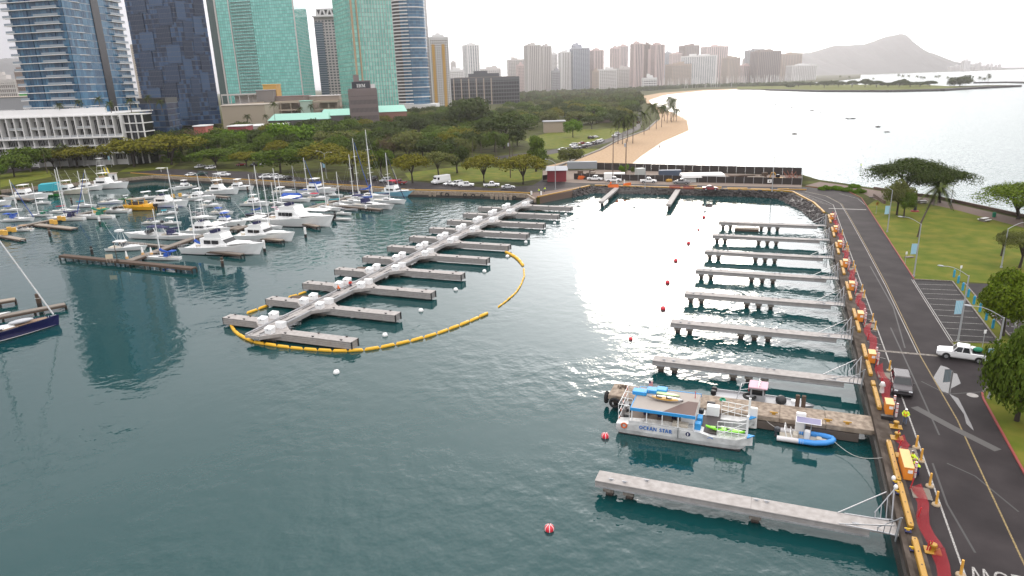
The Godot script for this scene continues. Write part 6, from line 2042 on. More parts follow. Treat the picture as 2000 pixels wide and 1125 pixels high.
func sportfisher(label: String, at: Vector3, turn: float, len: float, top: Material, tower := 0, paint: Material = null, nwin := 3, outrig := true, stripe: Material = null, canvas: Material = null):
	var l := len * 1.12
	var w := l * 0.34
	var aft := l * 0.085
	var bow := l * 0.15
	var white: Material = paint if paint else M["white_gel"]
	var t := hulled("sportfisher", label, "motor boat", at, turn, l, w, aft, bow, white, 0.9, 2.3, 0.11, stripe)
	var y := aft * 1.15
	var h := l * 0.105
	var x := w * 0.39
	quad_part(t, "foredeck", M["white_gel"], rect(w * 0.42, y + l * 0.02, -l * 0.02, -l * 0.43, w * 0.1, bow + 0.02), rect(w * 0.36, y + l * 0.045, -l * 0.05, -l * 0.40, w * 0.06, bow + l * 0.012))
	quad_part(t, "cabin", M["white_gel"], rect(x, y * 0.7, l * 0.19, -l * 0.2, x * 0.8), rect(x * 0.92, y + h, l * 0.2, -l * 0.09, x * 0.8))
	windows(t, x * 0.965, y + h * 0.38, h * 0.42, l * 0.15, -l * 0.07, nwin)
	quad_part(t, "windscreen", M["dark_glass"] if nwin < 4 else M["white_gel"], [V(-x * 0.72,y + h * 0.35,-l * 0.165), V(x * 0.72,y + h * 0.35,-l * 0.165), V(x * 0.72,y + h * 0.85,-l * 0.12), V(-x * 0.72,y + h * 0.85,-l * 0.12)], [V(-x * 0.7,y + h * 0.35,-l * 0.1), V(x * 0.7,y + h * 0.35,-l * 0.1), V(x * 0.7,y + h * 0.8,-l * 0.08), V(-x * 0.7,y + h * 0.8,-l * 0.08)])
	quad_part(t, "flybridge", M["white_gel"], rect(x * 0.86, y + h, l * 0.13, -l * 0.1, x * 0.7), rect(x * 0.9, y + h + l * 0.055, l * 0.14, -l * 0.075, x * 0.74))
	quad_part(t, "helm_seat", M["tan_canvas"] if nwin % 2 else M["navy_canvas"], rect(x * 0.5, y + h + l * 0.05, l * 0.08, l * 0.03), rect(x * 0.5, y + h + l * 0.09, l * 0.085, l * 0.035))
	var roof_y := y + h + l * 0.16
	var b := Mb.new()
	for s in [-1, 1]:
		b.tube(V(s * x * 0.8,y + h,l * 0.11), V(s * x * 0.76,roof_y,l * 0.09), 0.035, 0.035, 5)
		b.tube(V(s * x * 0.68,y + h + l * 0.05,-l * 0.06), V(s * x * 0.66,roof_y,-l * 0.04), 0.035, 0.035, 5)
	part(b, "top_frame", M["alloy"], t)
	quad_part(t, "hard_top", top, rect(x * 0.88, roof_y, l * 0.12, -l * 0.07, x * 0.8), rect(x * 0.84, roof_y + 0.1, l * 0.115, -l * 0.06, x * 0.76))
	if canvas: quad_part(t, "canvas_screen", canvas, rect(x * 0.84, y + h + l * 0.03, l * 0.125, -l * 0.09, x * 0.7), rect(x * 0.87, y + h + l * 0.075, l * 0.13, -l * 0.08, x * 0.72))
	if tower:
		b = Mb.new()
		var ty := roof_y + l * 0.17 * tower
		for s in [-1, 1]:
			for z in [-1, 1]: b.tube(V(s * x * 0.8,roof_y - l * 0.05,l * 0.02 + z * l * 0.08), V(s * x * 0.4,ty,l * 0.03 + z * l * 0.03), 0.035, 0.03, 5)
		for k in 3:
			var u := (k + 0.5) / 3.0
			var f := lerpf(0.8, 0.4, u)
			for s in [-1, 1]: b.tube(V(s * x * f, lerpf(roof_y, ty, u), l * 0.02 + l * lerpf(0.08, 0.03, u)), V(s * x * f, lerpf(roof_y, ty, u), l * 0.02 - l * lerpf(0.08, 0.03, u)), 0.03, 0.03, 4)
			b.tube(V(-x * f, lerpf(roof_y, ty, u), l * 0.05), V(x * f, lerpf(roof_y, ty, u), l * 0.05), 0.03, 0.03, 4)
		part(b, "tower_frame", M["white_gel"], t)
		for k in tower:
			var py := lerpf(roof_y, ty, (k + 1.0) / tower)
			quad_part(t, "tower_platform", M["white_gel"], rect(x * 0.48, py, l * 0.09, -l * 0.03), rect(x * 0.48, py + 0.09, l * 0.09, -l * 0.03))
	if outrig:
		for s in [-1, 1]:
			piped("outrigger", M["white_gel"], t, [V(s * x * 0.95,y + h * 0.8,-l * 0.02), V(s * (x * 0.95 + l * 0.08), y + h + l * 0.2, l * 0.06), V(s * (x * 0.95 + l * 0.13), y + h + l * 0.42, l * 0.19)], 0.045, 4, 0.018)
	quad_part(t, "cockpit_sole", M["cream"], rect(w * 0.4, aft * 0.5, l * 0.48, l * 0.2), rect(w * 0.4, aft * 0.5 + 0.05, l * 0.48, l * 0.2))
	quad_part(t, "fighting_chair", M["cream"], rect(0.25, aft * 0.5, l * 0.36, l * 0.32), rect(0.28, aft * 0.5 + 0.9, l * 0.37, l * 0.31))
	rail(t, l, w, y + 0.1, bow)


func sailboat(label: String, at: Vector3, turn: float, l: float, cover: Material, mast := 1.15, paint: Material = null, dodger: Material = null, stripe: Material = null, furl: Material = null, tarp: Material = null, hump := 0.0) -> Node3D:
	var w := l * 0.29
	var t := hulled("sailboat", label, "sailboat", at, turn, l, w, l * 0.075, l * 0.11, paint if paint else M["white_gel"], 0.6, 2.0, 0.1, stripe)
	var y := l * 0.085
	quad_part(t, "deck", M["white_plain"], rect(w * 0.42, y * 0.9, l * 0.1, -l * 0.4, w * 0.05, l * 0.105), rect(w * 0.40, y * 0.97, l * 0.1, -l * 0.38, w * 0.04, l * 0.11))
	quad_part(t, "coachroof", M["white_gel"], rect(w * 0.27, y, l * 0.12, -l * 0.22, w * 0.16, y * 1.1), rect(w * 0.23, y + l * 0.045, l * 0.11, -l * 0.17, w * 0.13, y + l * 0.035))
	windows(t, w * 0.245, y + l * 0.012, l * 0.02, l * 0.08, -l * 0.1, 4, 0.03)
	quad_part(t, "cockpit_well", M["cream"], rect(w * 0.2, y * 0.75, l * 0.4, l * 0.14), rect(w * 0.2, y * 0.8, l * 0.4, l * 0.14))
	var b := Mb.new()
	var mh := l * mast
	var mz := -l * 0.08
	b.tube(V(0,y,mz), V(0,y + mh,mz + mh * 0.015), 0.13, 0.085, 7)
	var m := part(b, "mast", M["white_gel"] if not tarp else M["galvanised"], t)
	b = Mb.new()
	for u in [0.42, 0.7] if mast > 1.25 else [0.55]: b.tube(V(-w * 0.34,y + mh * u,mz + 0.1), V(w * 0.34,y + mh * u,mz + 0.1), 0.045, 0.045, 5)
	part(b, "spreaders", M["white_gel"], m)
	b = Mb.new()
	for s in [-1, 1]: b.tube(V(s * w * 0.42,y,mz + 0.2), V(0,y + mh * 0.97,mz + mh * 0.015), 0.018, 0.018, 3)
	b.tube(V(0,l * 0.12,-l * 0.56), V(0,y + mh * 0.98,mz + mh * 0.015), 0.02, 0.02, 3)
	b.tube(V(0,y,l * 0.47), V(0,y + mh * 0.99,mz + mh * 0.015), 0.018, 0.018, 3)
	part(b, "rigging", M["steel"], t)
	b = Mb.new()
	var by := y + l * 0.13
	b.tube(V(0,by,mz), V(0,by - 0.05,mz + l * 0.36), 0.07, 0.06, 6)
	part(b, "boom", M["white_gel"], t)
	if cover:
		piped("sail_cover", cover, t, [V(0,by + 0.35 + hump,mz + 0.06), V(0,by + 0.22 + hump * 0.35,mz + l * 0.07), V(0,by + 0.1,mz + l * 0.2), V(0,by + 0.03,mz + l * 0.36)], 0.3 + hump * 0.12, 7, 0.13)
	if furl:
		piped("furled_jib", furl, t, [V(0,l * 0.13,-l * 0.55), V(0,y + mh * 0.45,-l * 0.32), V(0,y + mh * 0.93,mz - l * 0.02)], 0.13, 5, 0.06)
	if dodger:
		quad_part(t, "dodger", dodger, rect(w * 0.3, y + l * 0.02, l * 0.17, l * 0.04), rect(w * 0.25, y + l * 0.115, l * 0.18, l * 0.07))
		quad_part(t, "bimini", dodger, rect(w * 0.32, y + l * 0.16, l * 0.38, l * 0.2), rect(w * 0.28, y + l * 0.18, l * 0.37, l * 0.21))
		b = Mb.new()
		for s in [-1, 1]:
			for z in [0.22, 0.36]: b.tube(V(s * w * 0.33,y,l * z), V(s * w * 0.3,y + l * 0.16,l * z), 0.025, 0.025, 4)
		part(b, "bimini_frame", M["alloy"], t)
	if tarp:
		b = Mb.new()
		b.loft([loop([V(-w * 0.5,y + 0.2,l * 0.35), V(-w * 0.45,y + 1.1,l * 0.35), V(0,y + 1.8,l * 0.35), V(w * 0.45,y + 1.1,l * 0.35), V(w * 0.5,y + 0.2,l * 0.35)]), loop([V(-w * 0.46,y + 0.2,-l * 0.2), V(-w * 0.42,y + 1.1,-l * 0.2), V(0,y + 1.9,-l * 0.2), V(w * 0.42,y + 1.1,-l * 0.2), V(w * 0.46,y + 0.2,-l * 0.2)])])
		part(b, "tarp_tent", tarp, t)
	rail(t, l, w, y + 0.1, l * 0.11, 0.1)
	return t


func cruiser(label: String, at: Vector3, turn: float, l: float, canvas: Material, arch := true, paint: Material = null, stripe: Material = null, tower := false):
	var w := l * 0.33
	var t := hulled("cruiser", label, "motor boat", at, turn, l, w, l * 0.085, l * 0.13, paint if paint else M["white_gel"], 0.92, 2.2, 0.13, stripe)
	var y := l * 0.095
	quad_part(t, "foredeck", M["white_gel"], rect(w * 0.42, y, -l * 0.02, -l * 0.42, w * 0.1, l * 0.13), rect(w * 0.34, y + l * 0.05, -l * 0.06, -l * 0.37, w * 0.06, l * 0.145))
	quad_part(t, "windscreen", M["dark_glass"], rect(w * 0.38, y + l * 0.03, l * 0.03, -l * 0.13, w * 0.3), rect(w * 0.35, y + l * 0.095, l * 0.04, -l * 0.04, w * 0.26))
	quad_part(t, "cockpit_sole", M["cream"], rect(w * 0.38, y * 0.6, l * 0.4, l * 0.02), rect(w * 0.38, y * 0.66, l * 0.4, l * 0.02))
	quad_part(t, "aft_seat", M["cream"], rect(w * 0.36, y * 0.6, l * 0.4, l * 0.3), rect(w * 0.36, y * 1.15, l * 0.41, l * 0.32))
	if canvas: quad_part(t, "canvas_top", canvas, rect(w * 0.36, y + l * 0.15, l * 0.26, -l * 0.03, w * 0.3), rect(w * 0.32, y + l * 0.172, l * 0.25, -l * 0.01, w * 0.27))
	var b := Mb.new()
	b.pipe([V(-w * 0.44,y * 0.9,l * 0.24), V(-w * 0.38,y + l * 0.14,l * 0.17), V(w * 0.38,y + l * 0.14,l * 0.17), V(w * 0.44,y * 0.9,l * 0.24)], 0.12 if arch else 0.035, 6)
	b.pipe([V(-w * 0.4,y + l * 0.03,-l * 0.02), V(-w * 0.33,y + l * 0.15,0), V(w * 0.33,y + l * 0.15,0), V(w * 0.4,y + l * 0.03,-l * 0.02)], 0.03, 5)
	part(b, "radar_arch", M["white_gel"], t)
	if tower:
		b = Mb.new()
		for s in [-1, 1]:
			for z in [0.0, 0.16]: b.tube(V(s * w * 0.34,y,l * z), V(s * w * 0.2, y + l * 0.42, l * (0.06 + z * 0.2)), 0.03, 0.03, 4)
			b.pipe([V(s * w * 0.4,y,0), V(s * w * 0.7,y + l * 0.5,l * 0.2), V(s * w * 0.8,y + l * 0.8,l * 0.3)], 0.035, 4, 0.015)
		part(b, "tower_frame", M["white_gel"], t)
		quad_part(t, "tower_top", M["white_gel"], rect(w * 0.26, y + l * 0.42, l * 0.16, 0), rect(w * 0.26, y + l * 0.47, l * 0.16, 0))
	rail(t, l, w, y + 0.05, l * 0.13)


func open_boat(label: String, at: Vector3, turn: float, l: float, paint: Material, top: Material, motors := 2, console := true):
	var w := l * 0.34
	var t := hulled("open_boat", label, "motor boat", at, turn, l, w, l * 0.09, l * 0.14, paint, 0.92, 2.6, 0.1)
	quad_part(t, "deck", M["cream"], rect(w * 0.4, l * 0.05, l * 0.46, -l * 0.2), rect(w * 0.4, l * 0.055, l * 0.46, -l * 0.2))
	if console: quad_part(t, "console", M["white_gel"], rect(w * 0.2, l * 0.05, l * 0.12, -l * 0.08), rect(w * 0.17, l * 0.2, l * 0.1, -l * 0.02))
	var b := Mb.new()
	if top:
		for s in [-1, 1]:
			for z in [-0.08, 0.2]: b.tube(V(s * w * 0.32,l * 0.08,l * z), V(s * w * 0.28,l * 0.34,l * z), 0.03, 0.03, 4)
		part(b, "top_frame", M["alloy"], t)
		quad_part(t, "top", top, rect(w * 0.38, l * 0.34, l * 0.26, -l * 0.16, w * 0.34), rect(w * 0.35, l * 0.36, l * 0.25, -l * 0.14, w * 0.31))
	for k in motors:
		b = Mb.new()
		outboard(b, V((k - (motors - 1) / 2.0) * 0.55, l * 0.06, l * 0.52))
		part(b, "outboard_motor", M["black"], t)


func marina():
	rng.seed = 21
	docks()
	var W: Material = M["white_gel"]
	var hard: Material = M["white_plain"]
	var navy: Material = mat("hull_navy", Color(0.012, 0.012, 0.075), 0.12)
	var cream: Material = mat("hull_cream", Color(0.62, 0.58, 0.48), 0.35)
	var green: Material = mat("hull_green", Color(0.02, 0.24, 0.03), 0.4)
	var blue: Material = M["blue_canvas"]
	# the sport boats with their sterns to the left quay
	sportfisher("white flybridge boat nearest the left grass bank, beside the concrete float", V(-178.1,0,-252.6), -1.62, 13.09, hard, 0, W, 3, false)
	sportfisher("white boat whose bow enters at the left edge below the grass bank", V(-181.1,0,-239.1), -1.58, 10.52, hard, 0)
	open_boat("open green hulled boat left of the cream sportfisher", V(-172.3,0,-257.9), -1.63, 6.6, green, null, 2)
	sportfisher("cream sportfisher with a black windowed cabin below the road", V(-168.8,0,-263), -1.66, 12.54, hard, 0, cream, 3, true)
	sportfisher("white sportfisher between the cream one and the largest one", V(-167.1,0,-271.9), -1.68, 10.36, hard, 0, W, 1)
	sportfisher("largest white sportfisher of the left row, with a tower, before the kiosk", V(-161.9,0,-276.1), -1.7, 15.1, hard, 2, W, 5)
	open_boat("open green hulled boat at the kiosk with a pipe top", V(-163.4,0,-296), -1.72, 7.25, green, null, 1)
	open_boat("white open boat with a canopy behind the yellow work boat", V(-129.2,0,-242.7), 2.39, 7.62, W, M["white_canvas"], 1)
	open_boat("small white boat with a green side behind the yellow work boat", V(-136.9,0,-243.7), 2.24, 4.26, green, M["white_canvas"], 1)
	cruiser("white wheelhouse boat left of the yellow work boat", V(-137.7,0,-235.5), -1.7, 8.06, null, false, W, blue)
	cruiser("white fishing cruiser with an open stern below the yellow work boat", V(-125.5,0,-216.6), 1.47, 9.29, null, false, W)
	sportfisher("white cabin boat with a blue waterline right of the yellow work boat", V(-113.6,0,-225.2), -1.77, 12.78, hard, 0, W, 4, false, blue)
	yellow_boat(V(-119.6,0,-220), 1.44, 10.37)
	sportfisher("white boat at the far quay, left of the white trawler row", V(-126,0,-266.3), 2.67, 8.23, hard, 0, W, 2, false)
	cruiser("white cabin boat with blue glazing right of the blue waterline boat", V(-114.7,0,-244.3), 2.43, 7.6, null, false, W)
	sportfisher("bulky white boat with a bare deck in front of the far quay", V(-107.3,0,-236.3), -1.8, 9.96, hard, 0, W, 2, false)
	sportfisher("white sportfisher with long outriggers before the parked white pickup", V(-105.6,0,-249.6), -1.83, 12.43, hard, 1, W, 5)
	sportfisher("small white sportfisher alone under the far quay", V(-101.8,0,-258.6), -1.85, 9.88, hard, 0, W, 3, false)
	sportfisher("white boat with a blue canvas bridge in the middle of the marina", V(-78.81,0,-187.7), -1.73, 8.96, blue, 0, W, 2, true, null, blue)
	sportfisher("white boat with the tallest ladder tower, behind the great white sportfisher", V(-80.57,0,-177.8), -1.81, 11.3, hard, 3, W, 2)
	sportfisher("great white sportfisher nearest the basin, with a wide dark side window", V(-66.98,0,-154.8), -1.85, 16.89, hard, 0, W, 2, true)
	sportfisher("second great white sportfisher, bow to the basin, with two side windows", V(-62.05,0,-167.4), -1.89, 14.47, hard, 0, W, 2, true)
	sportfisher("white trawler with brown framed windows and two short funnels", V(-59.17,0,-185.8), -1.94, 18.98, hard, 0, W, 4, false)
	cruiser("white express boat with a cream arch and a navy top", V(-93.15,0,-174.4), 1.44, 12.15, M["navy_canvas"], true, W)
	cruiser("small white fishing boat with a pipe tower, left of the wooden dock", V(-92.78,0,-161), -1.65, 8.94, M["white_canvas"], false, W, null, true)
	cruiser("white runabout under a tan cover at the left", V(-137.8,0,-190), 1.57, 6.46, M["tan_canvas"], false, W)
	cruiser("white cabin boat with a red top beside the blue tent", V(-64.36,0,-228.4), -1.95, 8.44, M["red_canvas"], false, W)
	sportfisher("white sportfisher behind the red topped boat", V(-68.5,0,-243.8), -1.96, 12.73, hard, 0, W, 2, false, null, blue)
	open_boat("open white boat with a flat white canopy behind the second great sportfisher", V(-70.32,0,-182.7), -1.86, 7.17, W, M["white_canvas"], 1, false)
	sportfisher("pale blue sportfisher with a red topped bridge at the right end of the row", V(-38.93,0,-231.7), -2.07, 12.68, M["red_canvas"], 0, mat("hull_pale_blue", Color(0.22, 0.48, 0.62), 0.35), 2, true)
	pontoon(V(-54.96,0,-192.3), 1.23, 10.55)
	open_boat("small white dinghy nearest the pontoon boat motors", V(-47.07,0,-190.2), -1.98, 5.08, W, null, 1, false)
	open_boat("white skiff behind the small dinghy", V(-49.09,0,-199), -1.98, 5.31, W, M["grey_canvas"], 1)
	open_boat("grey inflatable skiff tied behind the pontoon boat", V(-48.21,0,-205.4), -1.99, 4.72, M["galvanised"], null, 1, false)
	# sailboats: bow and stern, cover, mast
	sailboat("sailboat with a blue bimini and blue cover at the far left", V(-150,0,-206.4), -1.6, 9.41, blue, 1.25, W, blue, null, blue)
	sailboat("white sloop with a bare boom left of the wooden masted yawl", V(-147.7,0,-213.8), 1.54, 6.99, null, 1.4, W, M["green_canvas"])
	sailboat("small sailboat with a crimson cover and tan mast behind the yellow bins", V(-144,0,-220), -1.65, 9.1, M["red_canvas"], 1.5, W)
	sailboat("sailboat with a navy dodger on the concrete float", V(-133.7,0,-204.9), 1.52, 10.72, M["navy_canvas"], 1.35, W, M["navy_canvas"])
	sailboat("sailboat with a green sail cover and a blue dodger", V(-126,0,-206.7), 1.49, 11.05, M["green_canvas"], 1.25, W, M["green_canvas"], null, blue, null, 0.5)
	sailboat("white sloop with a navy bimini and the tallest near mast", V(-85.58,0,-172.3), -1.78, 11.91, M["navy_canvas"], 1.45, W, M["navy_canvas"])
	sailboat("small sailboat wrapped in blue covers at the wooden dock", V(-78.24,0,-149.9), 1.43, 8.07, blue, 1.35, W, blue, null, null, null, 0.35)
	sailboat("white sloop with blue fenders at the near end of the marina", V(-72.96,0,-156.2), 1.39, 9.16, blue, 1.15, W, null, null, null, null, 0.6)
	sailboat("sloop with the tall white mast behind the second great sportfisher", V(-65.4,0,-182), -1.89, 7.9, null, 1.75, W)
	sailboat("black hulled sloop with a blue cover", V(-73.98,0,-200.2), -1.88, 9.22, blue, 1.55, M["black"], null, null, null, null, 0.3)
	sailboat("sloop with a pink awning", V(-68.48,0,-203.3), -1.9, 8.1, null, 1.3, W, M["pink_canvas"])
	sailboat("sailboat with a bright blue tent over its deck", V(-71.58,0,-226.9), -1.93, 11.41, null, 0.95, W, null, null, null, blue)
	sailboat("grey masted sloop behind the blue tent", V(-70.69,0,-238.2), -1.94, 9.16, blue, 1.35, W, null, null, blue)
	sailboat("sloop with a dark green cover left of the ketch", V(-56.71,0,-207.6), -1.97, 10.85, M["green_canvas"], 1.25, W)
	sailboat("sloop with a teal boom cover under the short white mast", V(-53.57,0,-212.3), -1.99, 10.7, M["teal_canvas"], 0.95, W)
	sailboat("white sloop with the second tallest mast, navy cover", V(-50.1,0,-224.1), -2.01, 10.97, M["navy_canvas"], 1.75, W, null, null, blue)
	sailboat("sloop with the tallest mast and a great blue sail cover", V(-46.62,0,-227.9), -2.04, 13.34, blue, 1.6, W, null, null, null, null, 1.3)
	var k := sailboat("long black and white ketch with a row of white fenders", V(-42.72,0,-208.6), -2.04, 15.16, blue, 1.15, M["white_paint"], M["navy_canvas"], M["black"])
	var b := Mb.new()
	for i in 5: b.ball(V(2.0,0.5,-1.5 + i * 1.1), V(0.2,0.3,0.2), 8, 5)
	part(b, "fenders", W, k)
	sailboat("white sloop with blue deck gear at the right end of the sailboats", V(-38.88,0,-217.5), -2.06, 12.34, M["navy_canvas"], 1.2, W, null, null, M["navy_canvas"])
	sailboat("small bare sloop left of the blue tented boat", V(-75.83,0,-221.4), -1.9, 7.96, null, 1.4, W)
	# more of the packed berths
	cruiser("white cabin boat astern of the small white sportfisher under the quay", V(-97.31,0,-221.4), -1.81, 7.28, M["white_canvas"], false, W)
	cruiser("white day boat with a blue bimini below the outrigger sportfisher", V(-88.19,0,-207.3), -1.82, 7.24, blue, false, W)
	open_boat("white centre console boat left of the ladder tower boat", V(-96.61,0,-192.8), -1.76, 5.53, W, M["white_canvas"], 2)
	cruiser("white cuddy boat behind the navy bimini sloop", V(-102.7,0,-194.5), -1.74, 6.18, M["navy_canvas"], false, W)
	sportfisher("grey white fishing boat behind the pink awning sloop", V(-82.61,0,-220.8), -1.87, 8.66, hard, 0, W, 3, false)
	cruiser("white cruiser between the blue tent and the far quay", V(-81.1,0,-245.9), -1.91, 8.86, M["white_canvas"], true, W)
	open_boat("white skiff with a grey top before the far quay tyres", V(-59.96,0,-234.7), -1.97, 6, W, M["grey_canvas"], 1)
	sailboat("white sloop with a navy cover left of the pink awning", V(-73.63,0,-193.9), -1.87, 8.69, M["navy_canvas"], 1.45, W)
	sailboat("small white sloop with a bare mast before the yellow bins", V(-137.3,0,-209.4), -1.65, 7.62, null, 1.3, W)
	sailboat("white sloop with a teal cover behind the crimson one", V(-143.5,0,-229.5), -1.67, 8.47, M["teal_canvas"], 1.35, W)
	sailboat("grey masted sloop right of the blue waterline boat", V(-90.58,0,-199.6), -1.8, 8.33, M["grey_canvas"], 1.5, W, M["grey_canvas"])
	sailboat("sloop with a tan cover astern of the trawler", V(-65.78,0,-189), -1.89, 7.7, M["tan_canvas"], 1.4, W)
	sailboat("sloop with a white cover beside the ketch", V(-50.68,0,-219.2), -2, 9.82, M["white_canvas"], 1.5, W)
	cruiser("white cruiser at the left edge before the yellow bins", V(-165.5,0,-225.7), -1.59, 6.82, blue, false, W)
	open_boat("white launch left of the cream sportfisher", V(-163.9,0,-239.4), -1.62, 5.88, W, M["white_canvas"], 1)
	cruiser("white cabin boat with a teal top right of the yellow work boat", V(-105.8,0,-209.3), -1.11, 5.57, M["teal_canvas"], false, W)
	navy_yacht(navy)


func yellow_boat(at: Vector3, turn: float, l: float):
	var y: Material = mat("boat_yellow", Color(0.68, 0.36, 0.015), 0.4)
	var t := hulled("yellow_work_boat", "bright yellow work boat with an open sided cabin", "motor boat", at, turn, l, l * 0.36, l * 0.12, l * 0.16, y, 0.95, 3.0, 0.06)
	quad_part(t, "cabin_roof", M["pale_timber"], rect(l * 0.17, l * 0.34, l * 0.12, -l * 0.34, l * 0.13), rect(l * 0.16, l * 0.36, l * 0.12, -l * 0.33, l * 0.12))
	for s in [-1, 1]:
		for z in [-0.32, -0.12, 0.1]: quad_part(t, "roof_post", y, [V(s * l * 0.15 - 0.08,l * 0.1,l * z - 0.08), V(s * l * 0.15 + 0.08,l * 0.1,l * z - 0.08), V(s * l * 0.15 + 0.08,l * 0.1,l * z + 0.08), V(s * l * 0.15 - 0.08,l * 0.1,l * z + 0.08)], [V(s * l * 0.15 - 0.08,l * 0.34,l * z - 0.08), V(s * l * 0.15 + 0.08,l * 0.34,l * z - 0.08), V(s * l * 0.15 + 0.08,l * 0.34,l * z + 0.08), V(s * l * 0.15 - 0.08,l * 0.34,l * z + 0.08)])
	quad_part(t, "dark_inside", M["timber"], rect(l * 0.12, l * 0.1, l * 0.05, -l * 0.28), rect(l * 0.12, l * 0.24, l * 0.05, -l * 0.26))
	quad_part(t, "side_panel", y, rect(l * 0.172, l * 0.1, l * 0.13, -l * 0.34, l * 0.14), rect(l * 0.165, l * 0.17, l * 0.12, -l * 0.33, l * 0.13))
	quad_part(t, "engine_cover", y, rect(l * 0.12, l * 0.1, l * 0.42, l * 0.2), rect(l * 0.1, l * 0.18, l * 0.4, l * 0.22))
	for k in 2:
		var b := Mb.new()
		outboard(b, V((k - 0.5) * 0.9, l * 0.08, l * 0.53), 1.5)
		part(b, "outboard_motor", M["black"], t)


func pontoon(at: Vector3, turn: float, l: float):
	var t := thing("pontoon_boat", "pontoon boat with a flat white roof and black outboards", "motor boat", at, turn)
	for s in [-1, 1]:
		var b := Mb.new()
		b.loft([b.ring(V(s * 1.25,0.25,l * 0.5), Vector3.BACK, 0.42, 8), b.ring(V(s * 1.25,0.25,-l * 0.42), Vector3.BACK, 0.42, 8), b.ring(V(s * 1.25,0.45,-l * 0.5), Vector3.BACK, 0.1, 8)], true)
		part(b, "float_tube", M["alloy"], t)
	quad_part(t, "deck", M["cream"], rect(1.75, 0.66, l * 0.46, -l * 0.44), rect(1.75, 0.78, l * 0.46, -l * 0.44))
	for s in [-1, 1]: quad_part(t, "side_fence", M["slip_side"], [V(s * 1.72,0.8,l * 0.44), V(s * 1.66,0.8,l * 0.44), V(s * 1.66,0.8,-l * 0.42), V(s * 1.72,0.8,-l * 0.42)], [V(s * 1.72,1.55,l * 0.44), V(s * 1.66,1.55,l * 0.44), V(s * 1.66,1.55,-l * 0.42), V(s * 1.72,1.55,-l * 0.42)])
	quad_part(t, "roof", M["white_canvas"], rect(1.8, 2.9, l * 0.4, -l * 0.4), rect(1.7, 3.02, l * 0.39, -l * 0.39))
	var b := Mb.new()
	for s in [-1, 1]:
		for k in 4: b.tube(V(s * 1.65, 0.8, l * (-0.38 + k * 0.25)), V(s * 1.65, 2.9, l * (-0.38 + k * 0.25)), 0.04, 0.04, 5)
	part(b, "roof_posts", M["alloy"], t)
	for k in 2:
		b = Mb.new()
		outboard(b, V(k - 0.5,0.75,l * 0.52), 1.7)
		part(b, "outboard_motor", M["black"], t)


func navy_yacht(navy: Material):
	# a big yacht of which the bow and foredeck show
	var bow: Vector3 = V(-74.63,0,-106.8)
	var dir := (bow - V(-80.42,0,-100.8)).normalized()
	var l := 19.0
	var at := bow - dir * l * 0.52
	var turn := atan2(-dir.x, -dir.z)
	var t := hulled("navy_yacht", "large navy blue sailing yacht at the left edge", "sailboat", at, turn, l, 4.9, 1.35, 1.75, navy, 0.75, 2.2, 0.02, M["white_gel"])
	quad_part(t, "teak_deck", mat("teak", Color(0.26, 0.17, 0.11), 0.8), rect(2.3, 1.28, 4, -8.2, 0.45, 1.64), rect(2.25, 1.36, 4, -8.2, 0.4, 1.70))
	quad_part(t, "coachroof", M["white_gel"], rect(1.5, 1.3, 3.5, -4.2, 0.9), rect(1.3, 1.95, 3.2, -3.4, 0.7, 1.75))
	windows(t, 1.38, 1.5, 0.25, 2.5, -2.0, 4, 0.05)
	var b := Mb.new()
	b.tube(V(0,1.4,-1.2), V(0,27,-0.8), 0.2, 0.13, 8)
	part(b, "mast", M["galvanised"], t)
	piped("furled_jib", M["white_canvas"], t, [V(0,1.9,-9.15), V(0,24.5,-1.3)], 0.13, 6, 0.08)
	tubed("boom", M["white_gel"], t, V(0,3.2,-1.0), V(0,3.1,5.6), 0.14, 0.12, 7)
	balled("deck_dinghy", mat("dinghy_grey", Color(0.42, 0.43, 0.45), 0.5), t, V(0.2,2.05,-4.6), V(0.75,0.32,1.8), 12, 6)
	b = Mb.new()
	for s in [-1, 1]:
		b.tube(V(s * 2.3,1.4,-1.0), V(0,26.5,-0.8), 0.02, 0.02, 3)
		for k in 7: b.tube(V(s * (2.2 - pow(k / 6.0, 2) * 1.7), 1.45 + k * 0.04, 1.0 - k * 1.5), V(s * (2.2 - pow(k / 6.0, 2) * 1.7), 2.1 + k * 0.04, 1.0 - k * 1.5), 0.022, 0.022, 4)
	part(b, "rigging_and_stanchions", M["steel"], t)
	b = Mb.new()
	b.tube(V(0.5,1.75,-8.3), V(-0.2,1.75,-8.5), 0.06)
	b.box(V(0,1.72,-9.1), V(0.3,0.1,0.8))
	part(b, "anchor_gear", M["steel"], t)
	# the dock behind its bow, a pile, a stub dock and a small boat
	dock("concrete dock behind the navy yacht", [V(-89.56,0,-106.6), V(-78.96,0,-115.2)], 1.0, 1.5, M["grey_timber"])
	pile("reddish pile behind the navy yacht", V(-84.32,0,-116.4), 2.6, M["timber"], 0.42)
	dock("stub of a white concrete dock at the left edge", [V(-94.33,0,-116.5), V(-90.47,0,-119.1)], 1.1, 1.6, M["pale_timber"])
	open_boat("small white boat at the left edge behind the navy yacht", V(-89.01,0,-112.1), -0.99, 3.38, M["white_gel"], null, 1, false)


